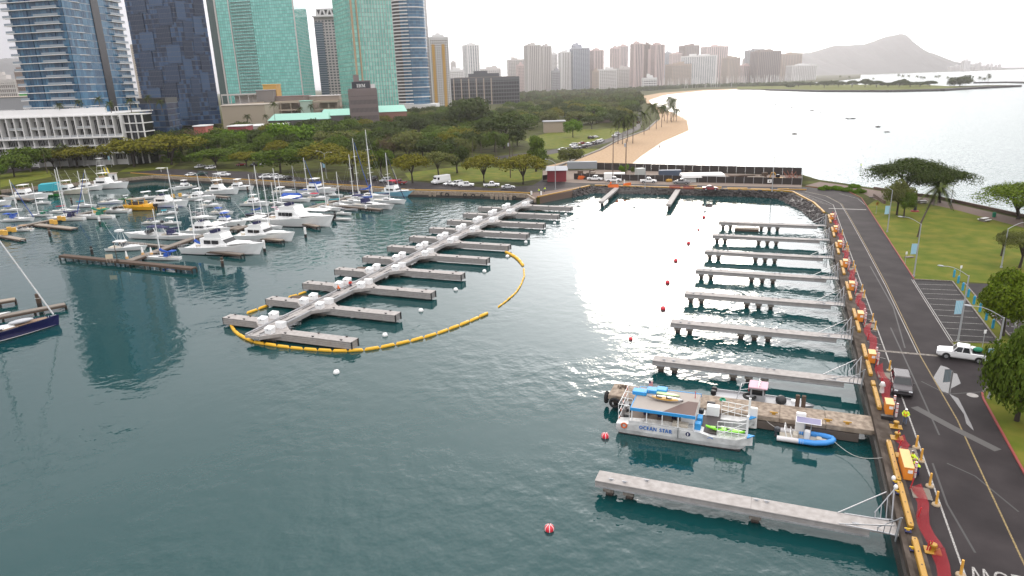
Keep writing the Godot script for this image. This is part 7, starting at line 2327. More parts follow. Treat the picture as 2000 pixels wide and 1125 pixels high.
func dock(label: String, pts: Array, y: float, w: float, m: Material, group := ""):
	var t := thing("dock", label, "dock", Vector3.ZERO, 0.0, group)
	for i in pts.size() - 1:
		var a: Vector3 = pts[i] + V(0,y - 0.13,0)
		var e: Vector3 = pts[i + 1] + V(0,y - 0.13,0)
		var b := Mb.new()
		b.bar(a, e, w, 0.26)
		part(b, "deck", m, t)
		b = Mb.new()
		var side := (e - a).normalized().cross(Vector3.UP) * w * 0.5
		b.bar(a + side - V(0,0.2,0), e + side - V(0,0.2,0), 0.12, 0.3)
		b.bar(a - side - V(0,0.2,0), e - side - V(0,0.2,0), 0.12, 0.3)
		part(b, "edge_beam", M["timber"], t)
		var n := maxi(2, int(a.distance_to(e) / 4.5))
		for k in n + 1:
			for s in [-1, 1]: tubed("pile", M["pile_wet"], t, a.lerp(e, k / float(n)) + side * s * 0.8 - V(0,3,0), a.lerp(e, k / float(n)) + side * s * 0.8 - V(0,0.1,0), 0.17)


func pile(label: String, at: Vector3, h: float, m: Material, r := 0.32):
	var t := thing("mooring_pile", label, "pile", at, 0.0, "mooring piles of the marina")
	var b := Mb.new()
	b.tube(V(0,-2,0), V(0,0.9,0), r, r * 0.96, 9)
	part(b, "wet_foot", M["pile_wet"], t)
	tubed("head", m, t, V(0,0.9,0), V(0,h,0), r * 0.98, r * 0.9, 9)
	b = Mb.new()
	b.torus(V(0,h * 0.7,0), Vector3.UP, r, 0.05, 10)
	part(b, "rope_turn", M["rope_pale"], t)


func docks():
	dock("dark timber pier at the near end of the marina", [V(-103.2,0,-153.3), V(-65.8,0,-137.2)], 1.15, 1.5, M["timber"])
	dock("timber dock from the dark pier to the great sportfisher", [V(-84.16,0,-145.8), V(-79.8,0,-167.6), V(-72.8,0,-181.9)], 1.0, 1.9, M["grey_timber"])
	dock("timber dock through the middle of the marina", [V(-72.44,0,-177.3), V(-68.43,0,-189.5), V(-57.87,0,-216.5), V(-51.33,0,-232.3)], 1.0, 1.7, M["grey_timber"])
	dock("pale dock beside the second great sportfisher", [V(-69.32,0,-170.1), V(-55.33,0,-162.3)], 1.0, 1.2, M["pale_timber"])
	dock("stained dock under the great white sportfisher", [V(-75.05,0,-156.2), V(-60.1,0,-148.9)], 1.0, 1.2, M["grey_timber"])
	dock("pale dock under the white trawler", [V(-57.39,0,-184.2), V(-50.83,0,-178.4)], 0.95, 1.2, M["pale_timber"])
	dock("concrete float beside the navy dodger sailboat", [V(-139.6,0,-197.6), V(-121.7,0,-188.3)], 0.7, 2.0, M["pale_timber"])
	dock("timber dock with yellow bins at the left", [V(-143.4,0,-183.8), V(-138.7,0,-196), V(-132.7,0,-213.2), V(-121.9,0,-233.8)], 0.95, 1.8, M["grey_timber"])
	dock("white float at the left edge below the tan covered runabout", [V(-142.9,0,-185), V(-127.2,0,-175.2)], 0.7, 1.5, M["pale_timber"])
	dock("concrete float beside the flybridge boat", [V(-193.5,0,-260.3), V(-171.6,0,-245.6)], 0.8, 2.0, M["grey_timber"])
	dock("short dock in front of the outrigger sportfisher", [V(-104.9,0,-241.1), V(-97.05,0,-236.2)], 0.9, 1.5, M["grey_timber"])
	dock("dock between the ketch and the sloops", [V(-57.14,0,-213.6), V(-38.08,0,-201.3)], 0.9, 1.3, M["grey_timber"])
	dock("narrow dock behind the express boat", [V(-97.35,0,-167.3), V(-82.26,0,-160.8)], 0.8, 1.1, M["grey_timber"])
	var ps := [[V(-123.6,0,-180.7), 2.3, "timber", "dark pile with tyres left of the dark pier"], [V(-98.84,0,-157.5), 2.0, "black", "black topped pile by the dark pier"], [V(-61.51,0,-141.2), 2.2, "timber", "broken dark pile off the white sloop"], [V(-56.96,0,-154.2), 2.8, "white_plain", "white capped pile off the bow of the great sportfisher"], [V(-51.48,0,-168.6), 2.6, "white_plain", "white capped pile off the bow of the second great sportfisher"], [V(-119.2,0,-196.5), 2.2, "white_plain", "white capped pile off the green covered sailboat"], [V(-171.3,0,-237.1), 2.4, "white_plain", "pinkish pile by the flybridge boat"], [V(-105.3,0,-215.3), 2.0, "white_plain", "pale pile off the blue waterline boat"], [V(-101.9,0,-235.1), 2.2, "white_plain", "white pile by the short dock"], [V(-95.72,0,-250.8), 2.2, "timber", "dark pile by the small white sportfisher"], [V(-43,0,-203.1), 1.8, "white_plain", "small white pile before the ketch"], [V(-153.1,0,-238.8), 2.0, "timber", "dark pile by the cream sportfisher"]]
	for p in ps: pile(p[3], p[0], p[1], M[p[2]])
	# yellow bins on the docks
	var bin := Mb.new()
	bin.box(V(0,0.55,0), V(1.0,1.1,0.9), 0.07)
	var lid := Mb.new()
	lid.box(V(0,1.16,0), V(1.06,0.12,0.96), 0.04)
	var bm := bin.mesh()
	var lm := lid.mesh()
	var spots := [V(-136.4,0.95,-181), V(-134.9,0.95,-180.1), V(-137.3,0.95,-185), V(-135.3,0.95,-184), V(-131.8,0.95,-194.7), V(-130,0.95,-193.6), V(-133,0.95,-200.2), V(-131,0.95,-199), V(-128.6,0.95,-210.8), V(-128.3,0.95,-212.5), V(-127.2,0.95,-213.2), V(-122,0.95,-222.4), V(-120.9,0.95,-223.1), V(-119.9,0.95,-224.9), V(-116.9,0.95,-237.7), V(-115.3,0.95,-239.6)]
	var where := ["leftmost of the four at the left edge", "second of the four at the left edge", "third of the four at the left edge", "rightmost of the four at the left edge", "leftmost of the four by the concrete float", "second of the four by the concrete float", "third of the four by the concrete float", "rightmost of the four by the concrete float", "leftmost of three left of the yellow boat", "middle of three left of the yellow boat", "rightmost of three left of the yellow boat", "leftmost of three behind the yellow boat", "middle of three behind the yellow boat", "rightmost of three behind the yellow boat", "left of two by the far quay boats", "right of two by the far quay boats"]
	for i in spots.size():
		var t := thing("yellow_bin", "yellow dock bin, " + where[i], "bin", spots[i], 0.3 + (i % 3) * 0.15, "yellow dock bins")
		shared(bm, "body", mat("bin_yellow", Color(0.62, 0.36, 0.06), 0.6), t)
		shared(lm, "lid", M["bin_yellow"], t)
	# lamp posts and power stands on the near docks
	var stands := [V(-83.58,1,-151.4), V(-81.45,1,-151.1), V(-85.32,1,-147.9), V(-64.97,1,-181.2), V(-59.48,1,-191.9), V(-57.88,1,-190.8), V(-56.26,1,-210.5), V(-51.45,1,-225.2), V(-49.6,1,-226.9)]
	for i in stands.size():
		var t := thing("power_stand", "white dock power stand with an orange foot, %s from the dark pier" % ORDER[i], "power stand", stands[i], 0.3, "dock power stands")
		var b := Mb.new()
		b.loft([b.ring(V(0,0.5,0), Vector3.UP, 0.26, 6), b.ring(V(0,1.5,0), Vector3.UP, 0.16, 6), b.ring(V(0,1.75,0), Vector3.UP, 0.05, 6)])
		part(b, "head", M["white_gel"], t)
		tubed("foot", mat("stand_foot", Color(0.62, 0.36, 0.14), 0.7), t, Vector3.ZERO, V(0,0.5,0), 0.34, 0.3, 8)
	var t := thing("dock_sign", "pale notice board on legs on the dark pier", "sign", V(-87.24,1.1,-144.6), 0.35)
	var b := Mb.new()
	b.box(V(0,1.25,0), V(1.4,1.0,0.08), 0.02)
	part(b, "board", mat("sign_cream", Color(0.62, 0.50, 0.36), 0.7), t)
	for x in [-0.6, 0.0, 0.6]:
		boxed("leg", M["pale_timber"], t, V(x,0.4,-0.08), V(0.1,1.0,0.1))
	b = Mb.new()
	b.tube(V(0,0,0), V(0,4.2,0), 0.09, 0.07)
	b.box(V(0,4.25,0), V(0.7,0.12,0.3))
	b.loft([b.ring(Vector3.ZERO, Vector3.UP, 0.32, 8), b.ring(V(0,0.5,0), Vector3.UP, 0.28, 8)])
	single(b, "dock_lamp", M["timber"], "dark lamp post on the dark pier beside the notice board", "lamp post", V(-85.82,1.1,-144.9))

const FLEET := {   # length, width, then stations from nose to tail: [z, half width, bottom, belt]; cabin [z0, z1, z2, z3, roof height]
	"pickup": [5.4, 1.9, [[0.0, 0.78, 0.5, 0.85], [0.03, 0.92, 0.32, 0.98], [0.26, 0.95, 0.32, 1.1], [0.30, 0.95, 0.32, 1.12], [0.97, 0.95, 0.36, 1.12], [1.0, 0.9, 0.5, 1.1]], [0.29, 0.38, 0.60, 0.63, 1.8]],
	"suv": [4.8, 1.95, [[0.0, 0.75, 0.5, 0.8], [0.03, 0.92, 0.3, 0.95], [0.24, 0.97, 0.3, 1.08], [0.30, 0.97, 0.3, 1.1], [0.95, 0.96, 0.34, 1.14], [1.0, 0.86, 0.5, 1.1]], [0.25, 0.38, 0.88, 0.98, 1.74]],
	"sedan": [4.6, 1.8, [[0.0, 0.7, 0.4, 0.65], [0.04, 0.86, 0.25, 0.76], [0.26, 0.9, 0.25, 0.92], [0.32, 0.9, 0.25, 0.95], [0.94, 0.88, 0.28, 0.98], [1.0, 0.78, 0.42, 0.9]], [0.27, 0.42, 0.68, 0.84, 1.42]],
	"van": [7.4, 2.2, [[0.0, 0.9, 0.6, 1.0], [0.03, 1.05, 0.4, 1.2], [0.14, 1.1, 0.4, 1.4], [0.18, 1.12, 0.4, 1.5], [0.98, 1.12, 0.45, 1.5], [1.0, 1.1, 0.6, 1.5]], [0.13, 0.2, 0.985, 0.99, 3.0]]}


func car(label: String, kind: String, paint: Material, at: Vector3, turn: float, _l := 0.0, group := "", cap := false) -> Node3D:
	var f: Array = FLEET[kind]
	var l: float = f[0]
	var word: String = {"pickup": "pickup_truck", "suv": "parked_suv", "sedan": "parked_car", "van": "step_van"}[kind]
	var t := thing(word, label, {"pickup": "pickup truck", "suv": "car", "sedan": "car", "van": "van"}[kind], at, turn, group)
	var rings := []
	for s in f[2]:
		var z: float = -l / 2 + l * s[0]
		rings.append(loop([V(-s[1] * 0.9,s[2],z), V(-s[1],s[2] + 0.15,z), V(-s[1], (s[2] + s[3]) / 2, z), V(-s[1] * 0.97,s[3] - 0.06,z), V(-s[1] * 0.88,s[3],z), V(s[1] * 0.88,s[3],z), V(s[1] * 0.97,s[3] - 0.06,z), V(s[1], (s[2] + s[3]) / 2, z), V(s[1],s[2] + 0.15,z), V(s[1] * 0.9,s[2],z)]))
	var b := Mb.new()
	b.loft(rings)
	part(b, "body", paint, t)
	var c: Array = f[3]
	var w: float = f[1] / 2
	var belt: float = f[2][3][3] - 0.05
	var z := []
	for i in 4: z.append(-l / 2 + l * c[i])
	b = Mb.new()
	b.loft([loop([V(-w * 0.93,belt,z[0]), V(w * 0.93,belt,z[0]), V(w * 0.93,belt,z[3]), V(-w * 0.93,belt,z[3])]), loop([V(-w * 0.76,c[4] - 0.06,z[1]), V(w * 0.76,c[4] - 0.06,z[1]), V(w * 0.76,c[4] - 0.06,z[2]), V(-w * 0.76,c[4] - 0.06,z[2])])])
	part(b, "cabin_glass" if kind != "van" else "cargo_box", M["dark_glass"] if kind != "van" else paint, t)
	b = Mb.new()
	b.loft([loop([V(-w * 0.79,c[4] - 0.09,z[1] - 0.05), V(w * 0.79,c[4] - 0.09,z[1] - 0.05), V(w * 0.79,c[4] - 0.09,z[2] + 0.05), V(-w * 0.79,c[4] - 0.09,z[2] + 0.05)]), loop([V(-w * 0.68,c[4],z[1] + 0.15), V(w * 0.68,c[4],z[1] + 0.15), V(w * 0.68,c[4],z[2] - 0.1), V(-w * 0.68,c[4],z[2] - 0.1)])])
	part(b, "roof", paint, t)
	if kind != "van":
		for s in [-1, 1]:
			b = Mb.new()
			for k in [[z[0], z[1]], [lerpf(z[0], z[3], 0.52), lerpf(z[1], z[2], 0.5)], [z[3], z[2]]]: b.bar(V(s * w * 0.935,belt,k[0]), V(s * w * 0.77,c[4] - 0.05,k[1]), 0.07, 0.09)
			part(b, "pillars", paint, t)
			boxed("mirror", paint, t, V(s * (w + 0.1), belt + 0.08, z[0] + 0.35), V(0.2,0.14,0.1), 0.03)
	else:
		for k in [[V(0,2.1,z[0] + 0.2), V(1.7,0.8,0.2)], [V(-1.02,2.0,z[1] + 0.5), V(0.1,0.8,0.8)], [V(1.02,2.0,z[1] + 0.5), V(0.1,0.8,0.8)]]:
			boxed("window", M["dark_glass"], t, k[0], k[1], Basis(Vector3.RIGHT, -0.25 if k[1].x > 1 else 0.0))
	if kind == "pickup":
		b = Mb.new()
		if cap: b.loft([loop([V(-0.9,1.1,z[3] + 0.05), V(0.9,1.1,z[3] + 0.05), V(0.9,1.1,l / 2 - 0.08), V(-0.9,1.1,l / 2 - 0.08)]), loop([V(-0.74,1.75,z[3] + 0.05), V(0.74,1.75,z[3] + 0.05), V(0.74,1.72,l / 2 - 0.2), V(-0.74,1.72,l / 2 - 0.2)])])
		else: b.box(V(0, 1.1, (z[3] + l / 2) / 2 + 0.02), V(1.55,0.06,l / 2 - z[3] - 0.3))
		part(b, "bed_cap" if cap else "bed", paint if cap else M["black"], t)
	for s in [-1, 1]:
		for u in [0.185, 0.80]:
			b = Mb.new()
			var p := V(s * (w - 0.12), 0.36, -l / 2 + l * u)
			b.tube(p - V(0.13,0,0), p + V(0.13,0,0), 0.37, 0.37, 14)
			var ty := part(b, "wheel", M["rubber"], t)
			tubed("rim", M["alloy"], ty, p + V(s * 0.1,0,0), p + V(s * 0.15,0,0), 0.23, 0.21, 10)
			tubed("wheel_arch", M["black"], t, p - V(s * 0.02,-0.04,0), p + V(s * 0.125,0.04,0), 0.44, 0.44, 14)
		boxed("headlight", mat("lamp_clear", Color(0.6, 0.62, 0.65), 0.15), t, V(s * w * 0.7,f[2][1][3] - 0.16,-l / 2 + 0.06), V(0.36,0.16,0.16), 0.04)
		boxed("tail_light", mat("lamp_red", Color(0.35, 0.015, 0.015), 0.25), t, V(s * w * 0.83,f[2][4][3] - 0.22,l / 2 - 0.06), V(0.16,0.28,0.14), 0.03)
	boxed("grille", M["black"], t, V(0,f[2][1][3] - 0.2,-l / 2 + 0.02), V(w * 0.85,0.18,0.1), 0.03)
	b = Mb.new()
	b.box(V(0,0.5,l / 2 - 0.02), V(w * 1.7,0.16,0.12), 0.03)
	b.box(V(0,0.48,-l / 2 + 0.03), V(w * 1.6,0.16,0.14), 0.03)
	part(b, "bumpers", M["galvanised"] if kind == "pickup" else M["black"], t)
	return t


func cars():
	rng.seed = 31
	var white := mat("car_white", Color(0.76, 0.76, 0.76), 0.25)
	var red := mat("car_red", Color(0.25, 0.012, 0.016), 0.25)
	var dark := mat("car_dark", Color(0.035, 0.03, 0.032), 0.2)
	var grey := mat("car_grey", Color(0.2, 0.2, 0.21), 0.25)
	var silver := mat("car_silver", Color(0.42, 0.43, 0.45), 0.3)
	for m in [white, red, dark, grey, silver]:
		m.clearcoat_enabled = true
		m.clearcoat = 0.6
		m.clearcoat_roughness = 0.08
	car("white crew cab pickup turning in at the car park", "pickup", white, V(54.4,2,-76.32), 1.01, 4.87)
	var b := Mb.new()
	b.ball(V(0,0.25,0), V(0.65,0.28,0.5), 10, 5)
	var p: Vector3 = V(55.74,2,-75.88)
	single(b, "green_tarp_bundle", M["green_canvas"], "green tarp bundle in the bed of the near white pickup", "bundle", p + V(0,1.12,0.1), 0.3)
	b = Mb.new()
	b.box(V(0,0.2,0), V(0.9,0.3,0.6), 0.05)
	single(b, "white_crate", M["white_plain"], "white crate in the bed of the near white pickup", "crate", V(55.44,2,-76.38) + V(0,1.12,0), 0.5)
	car("dark grey people carrier coming down the quay road", "suv", mat("car_plum", Color(0.06, 0.05, 0.055), 0.2), V(42.65,2,-68.66), 2.71, 5.57)
	car("dark red sedan on the harbour road by the fence", "sedan", red, V(62.1,2,-209.4), -1.79, 4.41)
	car("grey pickup parked at the yard fence", "pickup", grey, V(56.68,2,-223.3), 1.14, 5.48)
	car("white pickup at the yard fence nearest the grey one", "pickup", white, V(46.83,2,-228.5), -1.8, 5.89)
	car("white pickup in the middle of three at the yard fence", "pickup", white, V(35.93,2,-233.5), -1.8, 5.39)
	car("leftmost white pickup at the yard fence", "pickup", white, V(30.19,2,-238.1), -2.02, 5.79)
	car("big white step van on the promenade parking", "van", white, V(-23.99,2,-243.2), 2.31, 10.5)
	car("white sedan right beside the step van", "sedan", white, V(-20.68,2,-238.8), 2.31, 4.77)
	car("white wagon between the sedan and the capped pickup", "suv", white, V(-17.9,2,-237.3), 2.3, 5.63)
	car("white pickup with a bed cap on the promenade", "pickup", white, V(-14.51,2,-233.6), -1.58, 5.43, "", true)
	car("white utility pickup with racks right of the capped one", "pickup", white, V(-5.8,2,-231.6), -1.58, 5.56)
	car("silver hatchback last in the promenade row", "sedan", silver, V(-0.18,2,-225.8), -1.53, 4.25)
	car("dark red pickup behind the pale blue boat", "pickup", red, V(-39.05,2,-245.3), 1.17, 7.04)
	car("silver car left of the dark red pickup", "suv", silver, V(-45.09,2,-252), 2.4, 4.47)
	car("black car behind the tall masts", "suv", dark, V(-50.97,2,-256.3), 2.42, 5.05)
	car("white capped pickup on the left promenade", "pickup", white, V(-118.2,2,-286.5), -1.82, 6.82, "", true)
	car("first white car of the row under the dark green tree", "suv", white, V(-97.36,2,-275.1), 2.19, 3.86)
	car("second white car of the row under the dark green tree", "suv", white, V(-93.74,2,-274.4), 2.55, 3.5)
	car("third white car of the row under the dark green tree", "sedan", white, V(-90.56,2,-272.2), 2.54, 3.48)
	car("black car at the end of the row under the dark green tree", "sedan", dark, V(-86.59,2,-270.1), 2.53, 4.17)
	car("white pickup in the shade behind the left promenade", "pickup", white, V(-143.2,2,-321.8), 2.64, 4.58)
	car("white small van beside the shaded pickup", "suv", white, V(-135.8,2,-315.3), 2.62, 3.17)
	car("white car behind the leftmost near mast", "sedan", white, V(-134.4,2,-291.5), 2.65, 5.11)
	car("dark green pickup left of the capped white one", "pickup", mat("car_green", Color(0.02, 0.06, 0.05), 0.3), V(-130,2,-291.7), 2.64, 4.58)
	car("black off-roader across the junction", "suv", dark, V(-117.9,2,-323), 2.57, 5.19)
	car("white car behind the black off-roader", "sedan", white, V(-115.2,2,-325.3), 2.56, 3.27)
	car("dark red car between the trees at the junction", "sedan", red, V(-125.5,2,-324.9), 2.59, 4.71)
	# cars in the beach car park, small in the picture: copies of four
	var src := [car("white car alone at the mouth of the beach car park", "sedan", white, V(27.49,2,-347.7), 2.14, 2.62), car("white wagon at the head of the beach car park row", "suv", white, V(35.12,2,-368), 2.12, 4.17), car("dark red car in the beach car park", "sedan", red, V(40.53,2,-378), 2.11, 3.57), car("black car in the beach car park, nearest the path", "suv", dark, V(38.75,2,-355.3), 2.11, 4.35)]
	var rest := [[0, V(34.88,2,-357.7), "white car second from the left in the beach car park row"], [1, V(43.37,2,-369.3), "white wagon in the middle of the beach car park row"], [3, V(49.75,2,-410.7), "black car on the lawn side of the beach car park"], [0, V(52.97,2,-417), "white car on the lawn side of the beach car park"], [3, V(46.98,2,-374.1), "black car right of the middle wagon"], [1, V(50.55,2,-382.3), "white wagon near the far end of the car park row"], [0, V(53.18,2,-391.4), "white car last in the car park row"], [0, V(65.05,2,-419.8), "first white car under the beach palms"], [1, V(68.93,2,-434.6), "second white car under the beach palms"], [2, V(102.1,2,-542), "red car on the far park road"], [0, V(115.9,2,-610.8), "white car on the far park road"]]
	for r in rest: again(src[r[0]], r[1], -0.75 + among(-0.15, 0.15), r[2])

func painted(pts: Array, w: float, y: float, m: Material, called: String):
	var b := Mb.new()
	b.strip(pts, w, y)
	struct(b, called, m)


func shifted(pts: Array, off: float) -> Array:
	var out := []
	for i in pts.size():
		var d: Vector2 = (pts[mini(i + 1, pts.size() - 1)] - pts[maxi(i - 1, 0)]).normalized()
		out.append(pts[i] + Vector2(-d.y, d.x) * off)
	return out


func street():
	rng.seed = 41
	var white: Material = M["white_line"]
	var edge := [q2(-40,3.4), q2(2,3.35), q2(24,3.25), q2(60,2.98), q2(100,2.78), q2(136,2.55), Vector2(85.79,-178.5), Vector2(86.47,-184.8), Vector2(86.4,-191.8), Vector2(85.22,-199.5)]
	painted(edge, 0.14, 2.012, white, "white_edge_line")
	var mid := [q2(-40, 7.6), Vector2(36.01,-41.03), Vector2(39.62,-49.91), Vector2(44.33,-61.42), Vector2(50.36,-78.45)]
	painted(mid, 0.13, 2.012, M["yellow_line"], "yellow_centre_line")
	var dbl := [Vector2(50.36,-78.45), Vector2(61.67,-107.4), Vector2(71.47,-133.5), Vector2(80.69,-158.4), Vector2(88.34,-179.5), Vector2(90.09,-191.9), Vector2(87.73,-201.9)]
	painted(shifted(dbl, 0.14), 0.11, 2.012, M["yellow_line"], "yellow_centre_line")
	painted(shifted(dbl, -0.14), 0.11, 2.012, M["white_line"], "yellow_centre_line")
	painted([Vector2(82.43,-173.8), Vector2(90.41,-170.4)], 0.75, 2.014, white, "stop_bar")
	painted([Vector2(93.46,-177), Vector2(96.16,-186.3), Vector2(95.37,-195.4)], 0.12, 2.012, white, "white_edge_line")
	painted([Vector2(45.5,-79.89), Vector2(52.12,-77.47)], 0.55, 2.013, M["concrete"], "concrete_strip")
	painted([Vector2(41.73,-64.43), Vector2(42.88,-59.93), Vector2(44.32,-55.45)], 0.9, 2.013, mat("road_scuff", Color(0.075, 0.07, 0.068), 0.8), "pale_road_patch")
	for k in [0, 1]: painted([Vector2(67.17,-109.5), Vector2(56.48,-81.91)].map(func(p): return p + Vector2(0.25 * k, 0.1 * k)), 0.11, 2.014, white, "car_park_line")
	var za := [Vector2(66.66,-106.8), Vector2(65.71,-104.3), Vector2(64.72,-101.9), Vector2(63.78,-99.39), Vector2(62.67,-96.73), Vector2(61.68,-94.19), Vector2(60.81,-91.77), Vector2(59.59,-89.06), Vector2(58.62,-86.68), Vector2(57.59,-84.23)]
	var zb := [Vector2(71.8,-105.6), Vector2(70.59,-102.9), Vector2(69.88,-100.6), Vector2(68.62,-98.09), Vector2(67.54,-95.24), Vector2(66.66,-92.98), Vector2(65.55,-90.19), Vector2(64.62,-87.74), Vector2(63.62,-85.21), Vector2(62.6,-82.82)]
	for i in 10: painted([za[i], zb[i]], 0.11, 2.014, white, "stall_line")
	for i in 5: painted([Vector2(69.86,-94.52).lerp(Vector2(65.74,-84.24), i / 4.0), Vector2(73.12,-92.78).lerp(Vector2(69.38,-82.94), i / 4.0)], 0.11, 2.014, white, "stall_line")
	for i in 40:
		var a := 41.5 + i * 2.45
		painted([q2(a, 3.0 - a * 0.003), q2(a + 0.7, 1.35)], 0.1, 2.013, white, "stall_line")
	for i in 9: painted([Vector2(83.59,-182.1).lerp(Vector2(84.68,-204.5), i / 8.0), Vector2(85.09,-177.8).lerp(Vector2(85.22,-199.5), i / 8.0)], 0.1, 2.013, white, "stall_line")
	for r in [[Vector2(39.64,-46.33), Vector2(39.57,-51.47), Vector2(38.46,-53.61)], [Vector2(33.15,-41.73), Vector2(34.75,-47.63), Vector2(37.22,-53.69)], [Vector2(51.77,-87.54), Vector2(44.61,-68.56), Vector2(40.78,-58.54)], [Vector2(64.78,-118.4), Vector2(56.68,-95.9), Vector2(49.63,-80.22)], [Vector2(46.01,-70.47), Vector2(46.83,-67.1), Vector2(51.2,-67.4)]]: painted(r, 0.16, 2.0105, mat("tar_seam", Color(0.03, 0.027, 0.027), 0.6), "tar_seam")
	# lettering on the road that faces the oncoming traffic
	var tm := TextMesh.new()
	tm.text = "SLOW"
	tm.font_size = 72
	tm.pixel_size = 0.022
	tm.depth = 0.004
	var fnt := SystemFont.new()
	fnt.font_names = PackedStringArray(["Droid Sans"])
	tm.font = fnt
	var o := shared(tm, numbered("road_lettering"), white, self, Transform3D(Basis(V(-INLAND.x,0,-INLAND.y), V(-ALONG.x,0,-ALONG.y) * 1.6, Vector3.UP), V(0,2.016,0) + q(1.45, 5.75, 0)))
	o.set_meta("kind", "structure")
	var b := Mb.new()
	var pd := PackedVector2Array()
	for p in [Vector2(50.83,-74.73), Vector2(51.13,-73.94), Vector2(51.19,-72.31), Vector2(49.93,-69.61), Vector2(48.1,-68.42), Vector2(47.14,-67.08), Vector2(47.39,-66.06), Vector2(46.6,-64.07), Vector2(44.96,-60.1), Vector2(44.5,-59.1), Vector2(44.69,-60.54), Vector2(45.72,-62.53), Vector2(46.67,-65.62), Vector2(47.11,-67.2), Vector2(46.74,-67.87), Vector2(47.85,-71.3)]: pd.append(p)
	b.sheet(pd, 2.0085)
	struct(b, "puddle", M["puddle"])
	b = Mb.new()
	b.tube(V(0,-0.1,0), V(0,0.012,0), 0.55, 0.55, 18)
	single(b, "manhole_cover", M["slip_side"], "round manhole cover in the driveway", "manhole", V(49.31,2,-66.65))
	quay_things()
	lamps()
	yard()
	lawn_things()
	bay_things()


